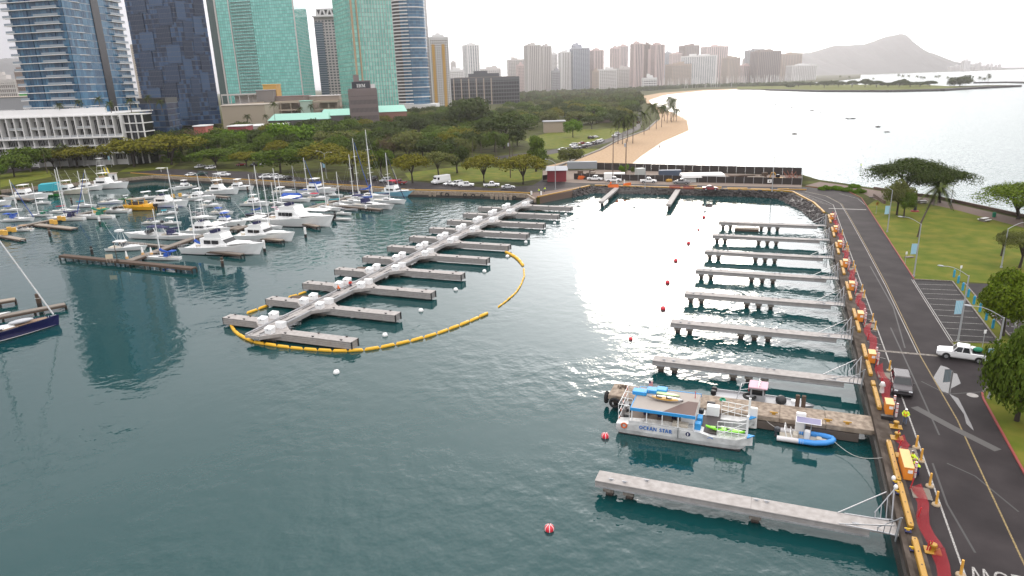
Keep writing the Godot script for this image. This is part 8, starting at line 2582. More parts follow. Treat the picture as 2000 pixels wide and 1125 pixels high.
func quay_things():
	var log_ := Mb.new()
	log_.box(V(0,0.2,0), V(0.42,0.4,1.0), 0.05)
	var lm := log_.mesh()
	var runs := [[-9.6, -3.0], [-2.4, 4.2], [5.6, 12.0], [12.3, 19.4], [26.4, 31.8], [32.2, 33.4], [35.3, 39.6], [40.6, 45.2], [50.2, 54.4], [55.6, 60.0], [64.8, 69.0], [70.2, 74.6], [79.6, 83.6], [84.8, 89.0], [94.6, 98.6], [99.8, 104.2], [110.0, 114.0], [115.2, 119.6], [125.2, 129.4], [130.4, 135.0]]
	for i in runs.size():
		var l: float = runs[i][1] - runs[i][0]
		var t := thing("yellow_wheel_stop", "yellow timber wheel stop on the quay edge, %s" % (["at the lower picture edge", "below the near slip gate", "right behind the near slip gate", "beside the long orange box", "behind the old pier root", "short piece beyond the old pier"][i] if i < 6 else "%s pair beyond the old pier, %s piece" % [ORDER[(i - 6) / 2], "nearer" if i % 2 == 0 else "farther"]), "wheel stop", q((runs[i][0] + runs[i][1]) / 2, 0.62, 2.02), TURN, "yellow wheel stops along the quay")
		shared(lm, "timber", M["yellow_paint"], t, Transform3D(Basis().scaled(V(1,1,l)), Vector3.ZERO))
		var b := Mb.new()
		for k in int(l / 1.4) + 1: b.tube(V(0, 0.39, -l / 2 + 0.3 + k * (l - 0.6) / maxf(1, int(l / 1.4))), V(0, 0.415, -l / 2 + 0.3 + k * (l - 0.6) / maxf(1, int(l / 1.4))), 0.06, 0.06, 6)
		part(b, "bolt_heads", M["black"], t).set_meta("kind", "stuff")
	var boxes := [14.6, 26.3, 40.2, 55.6, 71.1, 85.8, 101.2, 116.1, 130.5]
	for i in boxes.size():
		var long := 3.2 if i == 0 else 1.5
		var inl := 1.4 if i < 2 else 1.12
		var t := thing("power_box", "orange power box on the quay, " + ["long one where two workers lean", "by the old pier root", "at the second slip bay", "at the third slip bay", "at the fourth slip bay", "at the fifth slip bay", "at the sixth slip bay", "at the seventh slip bay", "at the farthest slip bay"][i], "power box", q(boxes[i], inl, 2.02), TURN, "orange power boxes along the quay")
		var b := Mb.new()
		b.box(V(0,0.6,0), V(0.7,1.2,long), 0.04)
		part(b, "cabinet", M["orange_box"], t)
		boxed("lid", mat("box_top", Color(0.70, 0.42, 0.16), 0.5), t, V(0,1.22,0), V(0.8,0.06,long + 0.1), 0.02)
		boxed("white_notice", M["white_plain"], t, V(0.1,0.85,long / 2 + 0.02), V(0.36,0.3,0.03))
		for k in 2:
			var w := thing("pipe_post", "%s striped pipe post at the %s orange box from the camera" % ["nearer" if k == 0 else "farther", ORDER[i]], "post", q(boxes[i] - 0.9 + k * 1.9, inl + 0.6, 2.02), TURN, "striped pipe posts on the quay")
			tubed("pipe", mat("pipe_pink", Color(0.66, 0.56, 0.56), 0.5), w, Vector3.ZERO, V(0,1.5,0), 0.12, 0.12, 8)
			b = Mb.new()
			for y in [0.5, 0.95, 1.4]: b.tube(V(0,y,0), V(0,y + 0.08,0), 0.128, 0.128, 8)
			part(b, "red_band", M["flag_red"], w)
	# red safety netting, one sagging length per bay
	var net := mat("red_net", Color(0.34, 0.015, 0.025, 0.36), 0.8)
	net.transparency = BaseMaterial3D.TRANSPARENCY_ALPHA
	var nets := [[-9.0, 3.2], [3.2, 11.8], [16.5, 20.5], [27.4, 38.6], [42.0, 53.4], [57.0, 68.2], [71.6, 82.6], [86.2, 97.4], [101.2, 113.0], [117.0, 128.0], [131.5, 136.0]]
	for i in nets.size():
		var t := thing("safety_net", "red plastic safety netting along the quay, %s length from the camera" % ORDER[i], "safety fence", Vector3.ZERO, 0.0, "red safety netting along the quay")
		var b := Mb.new()
		var a: Vector3 = q(nets[i][0], 1.3)
		var e: Vector3 = q(nets[i][1], 1.45)
		for k in 8:
			var u := k / 8.0
			var v := (k + 1) / 8.0
			var sway := func(s): return a.lerp(e, s) + V(INLAND.x,0,INLAND.y) * 0.22 * sin(s * 9.0 + i)
			var p0: Vector3 = sway.call(u)
			var p1: Vector3 = sway.call(v)
			var h0 := 0.6 - 0.45 * sin(PI * fmod(u * 2, 1.0))
			var h1 := 0.6 - 0.45 * sin(PI * fmod(v * 2, 1.0))
			b.loft([loop([p0, p0 + V(0.75,h0,0.3), p0 + V(0.77,h0,0.31), p0 + V(0.02,0,0.01)]), loop([p1, p1 + V(0.75,h1,0.3), p1 + V(0.77,h1,0.31), p1 + V(0.02,0,0.01)])], false, false)
		part(b, "netting", net, t)
		for k in 3:
			b = Mb.new()
			var p := a.lerp(e, k / 2.0)
			b.tube(p, p + V(0.12,0.95,0.05), 0.05, 0.05, 6)
			part(b, "stake", M["flag_red"], t)
	# yellow guide posts on round feet along the white line, and steel covers between them
	var posts := [1.1, 9.8, 12.6, 16.8, 19.3, 37.8, 52.1, 55.4, 66.9, 70.2, 82.4, 85.6, 97.7, 100.6, 112.9]
	for i in posts.size():
		var a: float = posts[i]
		var t := thing("guide_post", "yellow guide post on the white line, %s counted from the camera" % (ORDER[i] if i < 14 else "farthest"), "post", q(a, 3.06 - a * 0.0068, 2.012), 0, "yellow guide posts along the quay road")
		var b := Mb.new()
		b.tube(Vector3.ZERO, V(0,0.1,0), 0.34, 0.3, 12)
		part(b, "foot", mat("post_foot", Color(0.34, 0.26, 0.17), 0.8), t)
		tubed("post", mat("post_yellow", Color(0.68, 0.36, 0.06), 0.5), t, V(0,0.1,0), V(0,1.25,0), 0.1, 0.085, 8)
	var covers := [11.2, 18.1, 36.1, 53.5, 68.3, 84.0, 99.2]
	for i in 7:
		var b := Mb.new()
		b.box(Vector3.ZERO, V(1.3,0.06,1.7))
		var c := single(b, "vault_cover", mat("cover_tan", Color(0.17, 0.145, 0.115), 0.8), "square steel vault cover beside the quay, %s from the camera" % ORDER[i], "vault cover", q(covers[i], 2.15, 2.02), TURN, "vault covers on the quay")
		b = Mb.new()
		for s in [-1, 1]:
			b.box(V(s * 0.68,0.02,0), V(0.07,0.05,1.8))
			b.box(V(0,0.02,s * 0.87), V(1.29,0.05,0.07))
		part(b, "rim", M["concrete"], c)
	# bollards, a water monitor and other small things
	for r in [[23.0, 1.7, "yellow mushroom bollard on a plate at the old pier root"], [20.6, 1.5, "yellow bollard beside the netting before the workers"], [17.2, 1.5, "yellow bollard behind the long orange box"], [3.3, 1.7, "orange yellow bollard by the near slip gate"]]:
		var t := thing("quay_bollard", r[2], "bollard", q(r[0], r[1], 2.02), TURN)
		var b := Mb.new()
		b.box(V(0,0.05,0), V(1.1,0.1,0.9), 0.03)
		part(b, "plate", M["yellow_paint"], t)
		b = Mb.new()
		b.loft([b.ring(V(0,0.1,0), Vector3.UP, 0.2, 10), b.ring(V(0,0.45,0), Vector3.UP, 0.17, 10), b.ring(V(0,0.52,0), Vector3.UP, 0.3, 10), b.ring(V(0,0.64,0), Vector3.UP, 0.24, 10)], true)
		part(b, "head", M["yellow_paint"], t)
	var h := thing("hooded_hydrant", "white wrapped hydrant by the dark people carrier", "hydrant", q(31.2, 1.3, 2.02))
	var b := Mb.new()
	b.loft([b.ring(Vector3.ZERO, Vector3.UP, 0.28, 10), b.ring(V(0,0.7,0), Vector3.UP, 0.2, 10), b.ring(V(0,0.78,0), Vector3.UP, 0.34, 10), b.ring(V(0,1.2,0), Vector3.UP, 0.18, 10)], true)
	part(b, "wrap", M["white_plain"], h)
	for i in 4:
		var t := thing("mooring_cleat", "yellow cleat on a blue pad at the quay edge, %s from the camera" % ORDER[i], "cleat", q([2.9, 5.2, 10.5, 12.0][i], 0.35, 2.15), TURN, "yellow cleats on blue pads")
		boxed("blue_pad", M["navy_canvas"], t, V(0,0.02,0), V(0.45,0.04,0.55))
		b = Mb.new()
		cleat(b, V(0,0.04,0), 1.0)
		part(b, "cleat", mat("cleat_yellow", Color(0.7, 0.45, 0.03), 0.5), t)
	for i in 2:
		b = Mb.new()
		b.ball(V(0,0.25,0), V(0.18,0.25,0.18))
		single(b, "white_fender", M["white_gel"], ["nearer", "farther"][i] + " white fender on the quay edge before the long orange box", "fender", q([10.9, 12.3][i], 0.2, 2.15))
	# tyres and pale fender pads on the promenade wall
	for i in 6: tyre("tyre on the promenade wall, %s from the left" % ORDER[i], [V(-21.88,1.2,-224.1), V(-20.24,1.2,-222.7), V(-14.25,1.2,-220.4), V(-11.52,1.2,-218.8), V(-8.67,1.2,-217.2), V(1.73,1.2,-212.1)][i], V(0.3,0,0.95), 0.5, "tyres on the promenade wall")
	for i in 14:
		b = Mb.new()
		b.box(V(0,0,0), V(1.0,1.5,0.35), 0.12)
		single(b, "fender_pad", M["old_concrete"], "pale fender pad on the promenade wall, %s from the left" % ORDER[i], "fender", [V(-31.11,1.1,-227.8), V(-29.53,1.1,-227.4), V(-27.95,1.1,-227.1), V(-26.26,1.1,-225.7), V(-24.7,1.1,-225.3), V(-23.32,1.1,-225.1), V(-33.37,1.1,-229.3), V(-35.15,1.1,-229.7), V(-5.54,1.1,-216.2), V(-4.06,1.1,-214.9), V(-2.76,1.1,-214.6), V(-1.31,1.1,-213.3), V(0.3,1.1,-213), V(-37.1,1.1,-231.2)][i] + V(0.15,0,0.4), -0.36, "fender pads on the promenade wall")


func lamp(label: String, base: Vector3, h: float, reach: Vector3, banner := true, twin := false):
	var t := thing("street_lamp", label, "street lamp", base)
	var b := Mb.new()
	b.tube(Vector3.ZERO, V(0,h,0), 0.12, 0.075, 8)
	b.tube(Vector3.ZERO, V(0,0.3,0), 0.2, 0.18, 8)
	part(b, "pole", M["pole_grey"], t)
	for s in ([1, -1] if twin else [1]):
		b = Mb.new()
		var pts := []
		for i in 7:
			var u := i / 6.0
			pts.append(V(0,h - 0.1,0) + reach * s * u + V(0, 0.9 * sin(u * PI * 0.6), 0))
		b.pipe(pts, 0.05, 6, 0.035)
		part(b, "arm", M["galvanised"], t)
		b = Mb.new()
		var d: Vector3 = reach.normalized() * s
		b.ball(Vector3.ZERO, V(0.42,0.11,0.17), 10, 5)
		part(b, "lamp_head", M["galvanised"], t).transform = Transform3D(Basis(d, Vector3.UP, d.cross(Vector3.UP)), pts[6] + d * 0.3)
	if banner:
		var bn := boxed("banner", mat("banner_blue", Color(0.30, 0.55, 0.68), 0.8), t, V(-0.62,h * 0.53,0), V(0.9,1.75,0.03))
		b = Mb.new()
		for k in 5: b.bar(V(-1.0 + k * 0.2,h * 0.53 - 0.8,0.02), V(-0.98 + k * 0.2 - 0.06 + 0.08,h * 0.53 + 0.8,0.02), 0.03, 0.06)
		part(b, "pale_stripes", mat("banner_pale", Color(0.55, 0.68, 0.72), 0.8), bn)
		b = Mb.new()
		for y in [0.9, -0.9]: b.tube(V(0,h * 0.53 + y,0), V(-1.1,h * 0.53 + y,0), 0.025, 0.025, 5)
		part(b, "banner_rods", M["galvanised"], t)


func lamps():
	lamp("street lamp farthest up the quay road lawn", V(82.1,2,-145), 9.16, V(-2.6,0.4,-0.6))
	lamp("street lamp at the corner of the lawn and the car park", V(68.5,2,-111.2), 9.13, V(-3.0,0.4,-0.6))
	lamp("street lamp at the car park driveway, beside the white pickup", V(57.25,2,-81.66), 8.92, V(-3.0,0.4,-0.6))
	lamp("street lamp at the lower end of the red kerb", V(50.52,2,-65.82), 9.15, V(-3.2,0.4,-0.6))
	lamp("street lamp on the lawn at the right edge, its arm to the right", V(85.85,2,-114.7), 7.04, V(3.0,0.3,0.3), false)
	lamp("small lamp on the bay wall behind the second umbrella tree", V(113.1,2,-172.5), 5.12, V(-0.4,0.1,0), false)
	lamp("lamp at the corner of the pier landing", V(15.15,2,-220.8), 8.54, V(-2.6,0.4,-0.4), false)
	lamp("lamp in front of the yard, between two white pickups", V(43.61,2,-217.8), 6.82, V(-0.5,0.1,0.2), false)
	lamp("tall pale lamp at the right end of the yard fence", V(78.64,2,-202.8), 10.28, V(-0.5,0.1,0.2), false)
	lamp("double armed lamp behind the marina masts", V(-71.05,2,-268.7), 9.49, V(-2.4,0.3,0.2), true, true)
	lamp("street lamp by the kiosk at the left road", V(-194.4,2,-339.6), 8.17, V(-2.8,0.3,0.2))
	for r in [[V(36.24,2,-237.3), "brown utility pole left of the dark one, before the beach", 0.17, 15.9], [V(41.36,2,-241.2), "dark utility pole with a transformer can, before the beach", 0.2, 13.5], [V(0.78,2,-252.5), "dark utility pole with a transformer can, on the verge", 0.2, 14.0]]:
		var t := thing("utility_pole", r[1], "utility pole", r[0])
		var h: float = r[3]
		var b := Mb.new()
		b.tube(Vector3.ZERO, V(0,h,0), r[2], r[2] * 0.7, 8)
		part(b, "pole", M["timber"], t)
		if r[2] > 0.18:
			tubed("transformer", M["galvanised"], t, V(-0.4,h - 2.6,0.1), V(-0.4,h - 1.4,0.1), 0.3, 0.3, 10)


func sack(called: String, label: String, c: String, p: Vector3, s: Vector3, m: Material, turn := 0.0):   # a ribbed steel container or crate
	var t := thing(called, label, c, p, turn)
	var b := Mb.new()
	b.box(V(0,s.y / 2,0), s, 0.04)
	part(b, "shell", m, t)
	b = Mb.new()
	for k in int(s.x / 0.6): b.box(V(-s.x / 2 + 0.3 + k * 0.6,s.y / 2,s.z / 2 + 0.02), V(0.2,s.y * 0.9,0.06))
	part(b, "ribs", m, t)


func yard():
	var dark := mat("fence_screen", Color(0.035, 0.028, 0.026), 0.9)
	var runs := [["dark screened fence along the front of the yard", V(23.27,2,-243), V(91.96,2,-213.5), 2.1, 26], ["tall dark fence at the back of the yard by the water", V(34.67,2,-267.9), V(100.2,2,-233.3), 2.7, 24], ["dark screened fence closing the right end of the yard", V(91.96,2,-213.5), V(100.4,2,-233.3), 2.4, 6], ["dark fence left of the yard gate", V(12.18,2,-243), V(19.49,2,-248), 1.8, 4]]
	for r in runs:
		var t := thing("yard_fence", r[0], "fence")
		for i in r[4]:
			var a: Vector3 = r[1].lerp(r[2], i / float(r[4]))
			var e: Vector3 = r[1].lerp(r[2], (i + 0.97) / float(r[4]))
			var b := Mb.new()
			b.bar(a + V(0,r[3] / 2,0), e + V(0,r[3] / 2,0), 0.05, r[3] * among(0.94, 1.0))
			part(b, "screen_panel", dark, t)
			tubed("post", M["pole_grey"], t, a, a + V(0,r[3] + 0.15,0), 0.06, 0.06, 6)
	var soil := Mb.new()
	soil.sheet(PackedVector2Array([Vector2(22.6,-234.2), Vector2(89.91,-208.5), Vector2(100.4,-233.3), Vector2(34.67,-267.9), Vector2(13.61,-270.3), Vector2(12.18,-243)]), 2.008)
	struct(soil, "yard_ground", mat("yard_soil", Color(0.20, 0.155, 0.125), 0.95))
	sack("container", "grey office container at the back left of the yard", "container", V(28.87,2,-267.8) + V(0,0.6,0), V(11.5,2.7,2.6), mat("box_grey", Color(0.24, 0.26, 0.28), 0.6), -0.15)
	sack("container", "white container behind the white pickups", "container", V(36.94,2,-238.4), V(7.2,2.4,2.4), M["white_plain"], -0.1)
	sack("container", "blue container in the middle of the yard", "container", V(56.35,2,-238.9), V(7.6,2.7,2.5), mat("box_blue", Color(0.06, 0.085, 0.13), 0.6), -0.12)
	sack("container", "pale grey container on end near the middle of the yard", "container", V(46.68,2,-242.6), V(3.0,3.2,2.4), mat("box_pale", Color(0.42, 0.44, 0.42), 0.6), 0.3)
	var t := hall("yard_shed", "long shed with a grey white roof in the yard", 64.8, -226, 12.88, 4.47, 5.5, mat("shed_wall", Color(0.45, 0.47, 0.47), 0.7), M["white_plain"], -0.1, 0.9)
	t = hall("red_shed", "dark red shed with a grey roof left of the yard gate", 17.06, -238, 6.56, 7.13, 5, mat("shed_red", Color(0.20, 0.02, 0.03), 0.7), mat("shed_roof", Color(0.35, 0.36, 0.38), 0.5), -0.1, 1.2)
	var spots := [[V(25.19,2,-249.3), "timber", 0, "brown crates"], [V(29.5,2,-251.1), "timber", 0, "tall brown crates"], [V(31.35,2,-246.4), "pale_timber", 0, "pale boards"], [V(27.17,2,-242), "orange", 1, "orange barriers"], [V(28.91,2,-242.9), "blue_canvas", 2, "blue tarp heap"], [V(34.2,2,-244.3), "white_plain", 2, "white sacks"], [V(42.64,2,-238.3), "grey_timber", 1, "leaning boards"], [V(49.7,2,-237.9), "pale_timber", 1, "long pale planks"], [V(51.12,2,-233.7), "orange", 2, "orange net heap"], [V(56.97,2,-231), "orange", 2, "orange and red cones"], [V(53.31,2,-229.4), "yellow_paint", 2, "yellow buoys"], [V(63.74,2,-238.4), "timber", 0, "stacked timber"], [V(70.75,2,-236.7), "pale_timber", 1, "pale beams"], [V(73.58,2,-227.1), "yellow_paint", 2, "yellow steel parts"], [V(77.08,2,-230), "timber", 1, "rust brown beams"], [V(80.98,2,-230.3), "timber", 1, "long timber stack"], [V(82.32,2,-226.2), "pale_timber", 1, "upper pale timber"], [V(86.17,2,-230.3), "timber", 0, "brown crates right"], [V(77.1,2,-223.8), "white_plain", 2, "white tarp"], [V(69.72,2,-225.6), "grey_timber", 1, "grey boards"]]
	for s in spots:
		t = thing("yard_stack", "%s stored in the fenced yard" % s[3], "materials", s[0], among(-0.4, 0.3))
		for i in [3, 5, 4][s[2]]:
			var b := Mb.new()
			match s[2]:
				0: b.box(V(among(-1.6, 1.6), 0.55 + (i % 2) * 1.0, among(-0.6, 0.6)), V(1.6,1.0,1.3), Basis(Vector3.UP, rng.randf()))
				1: b.box(V(among(-0.5, 0.5), 0.15 + i * 0.26, among(-0.3, 0.3)), V(5.2,0.2,0.9), Basis(Vector3.UP, among(-0.1, 0.1)))
				2: b.ball(V(among(-1.3, 1.3), 0.35, among(-0.5, 0.5)), V(among(0.5, 0.9), among(0.4, 0.8), 0.6), 8, 4)
			part(b, ["crate", "beam", "heap"][s[2]], M[s[1]], t)
	# a yellow machine and rusty rods at the right end
	t = thing("yellow_digger", "yellow digger with a folded arm at the right end of the yard", "digger", V(86.77,2,-219.2), 0.5)
	var b := Mb.new()
	for s in [-1, 1]: b.box(V(s * 0.9,0.4,0), V(0.5,0.8,3.0), 0.2)
	part(b, "tracks", M["black"], t)
	boxed("house", M["yellow_paint"], t, V(0,1.3,0.3), V(1.9,1.0,2.2), 0.12)
	boxed("cab", M["dark_glass"], t, V(-0.4,2.1,0), V(0.9,1.2,1.1), 0.08)
	piped("arm", M["yellow_paint"], t, [V(0.4,1.5,-0.7), V(0.4,3.1,-2.2), V(0.4,2.9,-3.2), V(0.4,0.8,-4.0)], 0.2, 4)
	boxed("bucket", M["black"], t, V(0.4,0.5,-4.1), V(0.8,0.7,0.6), 0.1)
	t = thing("rusty_rods", "rusty steel rods standing on end at the right corner of the yard", "steel rods", V(90.41,2,-217.2))
	for i in 14:
		tubed("rod", mat("rust", Color(0.28, 0.09, 0.05), 0.85), t, V(among(-2.4, 2.4), 0, among(-0.8, 0.8)), V(among(-3, 3), among(2, 4.2), among(-1, 1)), 0.09, 0.07, 5)
	t = thing("yard_sign", "white notice on the front fence near its right end", "sign", V(82.1,2,-214.6) + V(0,0.9,0.3))
	boxed("board", M["white_gel"], t, V(0,0.5,0), V(1.3,1.0,0.05))
	boxed("dark_mark", M["black"], t, V(0,0.5,0.03), V(0.5,0.4,0.03), 0.01)
	# yellow blocks along the foot of the fence
	for i in 6:
		b = Mb.new()
		b.box(V(0,0.16,0), V([2.4,3.0,6.0,5.5,5.5,3.2][i],0.32,0.4), 0.04)
		single(b, "yellow_block", M["yellow_paint"], "yellow parking block at the foot of the yard fence, %s from the left" % ORDER[i], "parking block", [V(58.98,2,-217.6), V(65.43,2,-214), V(70.79,2,-210.7), V(76.72,2,-207.3), V(86.52,2,-204.1), V(83.2,2,-205.9)][i], -0.3, "yellow parking blocks at the fence")
	for i in 4:   # orange mesh at the heads of the two short slips
		b = Mb.new()
		b.box(V(0,0.5,0), V(3.4,1.0,0.06))
		single(b, "orange_barrier", M["orange"] if i < 2 else M["red_net"], ["left", "right"][i % 2] + (" orange barrier at the left short slip" if i < 2 else " red mesh barrier at the right short slip"), "barrier", [V(33.95,2,-221), V(38.83,2,-223.3), V(52.39,2,-214.7), V(56.26,2,-212.8)][i], [-0.3, 0.6, -0.3, -0.3][i])


func lawn_things():
	for r in [[V(108.3,2,-152.5), "white picnic table on the lawn below the broad leaved tree", 0.4], [V(108.1,2,-176.5), "white picnic table under the second umbrella tree", 0.1]]:
		var t := thing("picnic_table", r[1], "picnic table", r[0], r[2])
		for k in [[0.0, 0.75, 0.8], [-0.85, 0.45, 0.35], [0.85, 0.45, 0.35]]:
			var b := Mb.new()
			b.box(V(0,k[1],k[0]), V(2.0,0.08,k[2]), 0.02)
			part(b, "table_top" if k[0] == 0 else "bench", M["white_plain"], t)
		for s in [-1, 1]:
			var b := Mb.new()
			b.box(V(s * 0.6,0.35,0), V(0.15,0.7,1.7))
			part(b, "leg", M["concrete"], t)
	var t := thing("warning_sign", "yellow diamond sign on a post beside the quay road", "road sign", V(90.17,2,-165.2), 0.3)
	var b := Mb.new()
	b.tube(Vector3.ZERO, V(0,2.6,0), 0.04, 0.04, 6)
	part(b, "post", M["galvanised"], t)
	var bd := boxed("board", M["yellow_paint"], t, V(0,2.5,0.06), V(0.75,0.75,0.03), Basis(Vector3.BACK, PI / 4))
	b = Mb.new()
	b.box(V(0,2.45,0.085), V(0.1,0.4,0.02))
	b.box(V(0.1,2.62,0.085), V(0.28,0.1,0.02))
	part(b, "arrow", M["black"], bd)
	t = thing("statue", "dark bronze figure on a round base on the lawn", "statue", V(100.3,2,-166.2))
	tubed("base", M["red_curb"], t, Vector3.ZERO, V(0,0.3,0), 1.0, 0.9, 14)
	b = Mb.new()
	b.loft([b.ring(V(0,0.3,0), Vector3.UP, 0.42, 9), b.ring(V(0.05,1.0,0), Vector3.UP, 0.3, 9), b.ring(V(0,1.6,0), Vector3.UP, 0.36, 9), b.ring(V(0.1,1.95,0), Vector3.UP, 0.14, 9), b.ring(V(0.1,2.15,0), Vector3.UP, 0.17, 9), b.ring(V(0.1,2.35,0), Vector3.UP, 0.06, 9)], true)
	part(b, "figure", M["black"], t)
	b = Mb.new()
	b.loft([b.ring(Vector3.ZERO, Vector3.UP, 0.36, 10), b.ring(V(0,1.0,0), Vector3.UP, 0.42, 10), b.ring(V(0,1.15,0), Vector3.UP, 0.2, 10)])
	single(b, "litter_bin", M["green_canvas"], "dark green litter bin by the bay walk", "bin", V(113.3,2,-156.6))
	var bp := [V(74.64,2,-110.1), V(73.12,2,-106.6), V(71.42,2,-102.8), V(70.14,2,-99.47), V(68.78,2,-96.08), V(67.42,2,-92.68), V(66.02,2,-89.28), V(64.77,2,-86.09)]
	for i in 8:
		b = Mb.new()
		b.loft([b.ring(Vector3.ZERO, Vector3.UP, 0.17, 8), b.ring(V(0,1.15,0), Vector3.UP, 0.17, 8), b.ring(V(0,1.3,0), Vector3.UP, 0.08, 8)])
		single(b, "blue_bollard", mat("bollard_blue", Color(0.02, 0.27, 0.45), 0.5), "blue bollard on the grass strip between the car parks, %s from the lawn" % ORDER[i], "bollard", bp[i], 0, "blue bollards between the car parks")
	for r in [[V(74.79,2,-108.9), "small white sign post at the lawn corner"], [V(64.61,2,-82.08), "white sign post in the right car park"], [V(59.12,2,-79.73), "slim sign post behind the white pickup"], [V(71.39,2,-119), "brown sign post on the lawn by the drain slab"]]:
		t = thing("sign_post", r[1], "sign", r[0])
		tubed("post", M["galvanised"], t, Vector3.ZERO, V(0,2.3,0), 0.04, 0.04, 6)
		boxed("board", M["white_gel"], t, V(0,2.1,0.05), V(0.32,0.5,0.03))
	for r in [[V(74.66,2,-123.4), "pale drain slab on the lawn by the lamp"], [V(100.5,2,-187.1), "pale stone bench at the hedge"]]:
		b = Mb.new()
		b.box(V(0,0.12,0), V(1.6,0.24,0.7), 0.03)
		single(b, "stone_slab", M["concrete"], r[1], "slab", r[0], 0.2)
	# low wall by the bay and stone posts
	t = thing("bay_wall", "low brown wall along the bay walk", "wall")
	var w := [V(108.4,2,-201.4), V(113.5,2,-187.9), V(115.9,2,-184.4), V(119.5,2,-155.5), V(128,2,-112)]
	for i in 4:
		barred("wall", M["paving"], t, w[i] + V(0,0.3,0), w[i + 1] + V(0,0.3,0), 0.5, 0.7)
	t = thing("landing_wall", "low pinkish wall stub beside the hedge", "wall")
	barred("wall", M["paving"], t, V(101.8,2,-188.6) + V(0,0.4,0), V(98.85,2,-177.5) + V(0,0.4,0), 0.5, 0.9)
	# kiosk with banners by the left road
	t = thing("kiosk", "small white kiosk at the left road", "kiosk", V(-163.4,2,-285), 0.2)
	boxed("wall", M["white_plain"], t, V(0,1.4,0), V(2.4,2.8,2.0))
	boxed("roof", mat("kiosk_roof", Color(0.4, 0.33, 0.28), 0.8), t, V(0,2.9,0), V(3.2,0.16,2.8), 0.03)
	boxed("door", M["black"], t, V(0.4,1.2,1.02), V(0.7,1.7,0.06))
	for i in 2:
		t = thing("feather_flag", ["left", "right"][i] + " yellow feather flag behind the kiosk", "flag", [V(-168.8,2,-289.4), V(-167.3,2,-289.1)][i])
		tubed("pole", M["galvanised"], t, Vector3.ZERO, V(-0.5,5.2,0), 0.04, 0.025, 6)
		b = Mb.new()
		b.loft([loop([V(-0.2,2.0,0), V(0.6,2.2,0.05), V(0.6,2.2,0.08), V(-0.2,2.0,0.03)]), loop([V(-0.45,5.0,0), V(0.05,4.6,0.05), V(0.05,4.6,0.08), V(-0.45,5.0,0.03)])])
		part(b, "cloth", mat("flag_yellow", Color(0.7, 0.55, 0.02), 0.8), t)
	t = thing("teal_tent", "turquoise tarp shelter on the left quay", "shelter", V(-173.4,2,-259.5), 0.2)
	quad_part(t, "tarp", M["teal_canvas"], [V(-3.6,0,-1.6), V(3.6,0,-1.6), V(3.6,0,1.6), V(-3.6,0,1.6)], [V(-3.2,2.7,-1.3), V(3.2,3.0,-1.3), V(3.2,2.8,1.3), V(-3.2,2.4,1.3)])
	b = Mb.new()
	b.box(V(0,1.8,0), V(3.6,0.1,2.4), 0.02)
	b.box(V(0,0.9,0), V(0.14,1.8,0.14))
	single(b, "notice_frame", M["white_plain"], "white board on a post behind the left masts", "sign", V(-155.6,2,-309.7))


func bay_things():
	# dark rocks that stand out of the bay
	var spots := [V(316.9,0,-827.4), V(314.5,0,-811.6), V(304.2,0,-747.8), V(291.9,0,-671.1), V(291.1,0,-665.9), V(283.7,0,-632.7), V(265.7,0,-545.9), V(262.7,0,-536.4), V(266.5,0,-537.7), V(241.1,0,-452.3), V(225.8,0,-412.6), V(173.6,0,-419.6), V(398.8,0,-1201.3), V(404.8,0,-1235.8)]
	var b := Mb.new()
	b.ball(Vector3.ZERO, V(2.2,0.7,1.5), 9, 4)
	var m := b.mesh()
	for i in 14:
		var t := thing("bay_rock", "dark rock awash in the bay, " + ["left of the far pair", "right of the far pair", "just right of the far pair", "left of the middle pair", "right of the middle pair", "right of the middle pair, alone", "largest of the right cluster", "lower of the right cluster", "rightmost of the right cluster", "alone right of the right cluster", "nearest and rightmost", "alone in the middle of the bay", "right of the two off the far beach", "left of the two off the far beach"][i], "rock", spots[i], rng.randf() * 6, "rocks awash in the bay")
		shared(m, "rock", M["wet_wall"], t, Transform3D(Basis().scaled(Vector3.ONE * among(0.6, 1.2)), Vector3.ZERO))

func field(p: Vector3, bones: Array, grow: float) -> float:
	var d := 9.0
	for c in bones:
		var ab: Vector3 = c[1] - c[0]
		var t := clampf((p - c[0]).dot(ab) / maxf(ab.length_squared(), 1e-6), 0, 1)
		var e: float = (p - c[0] - ab * t).length() - lerpf(c[2], c[3], t) - grow
		var k := 0.045 if c[2] > 0.03 else 0.006
		var h := clampf(0.5 + 0.5 * (d - e) / k, 0, 1)
		d = lerpf(d, e, h) - k * h * (1.0 - h)
	return d


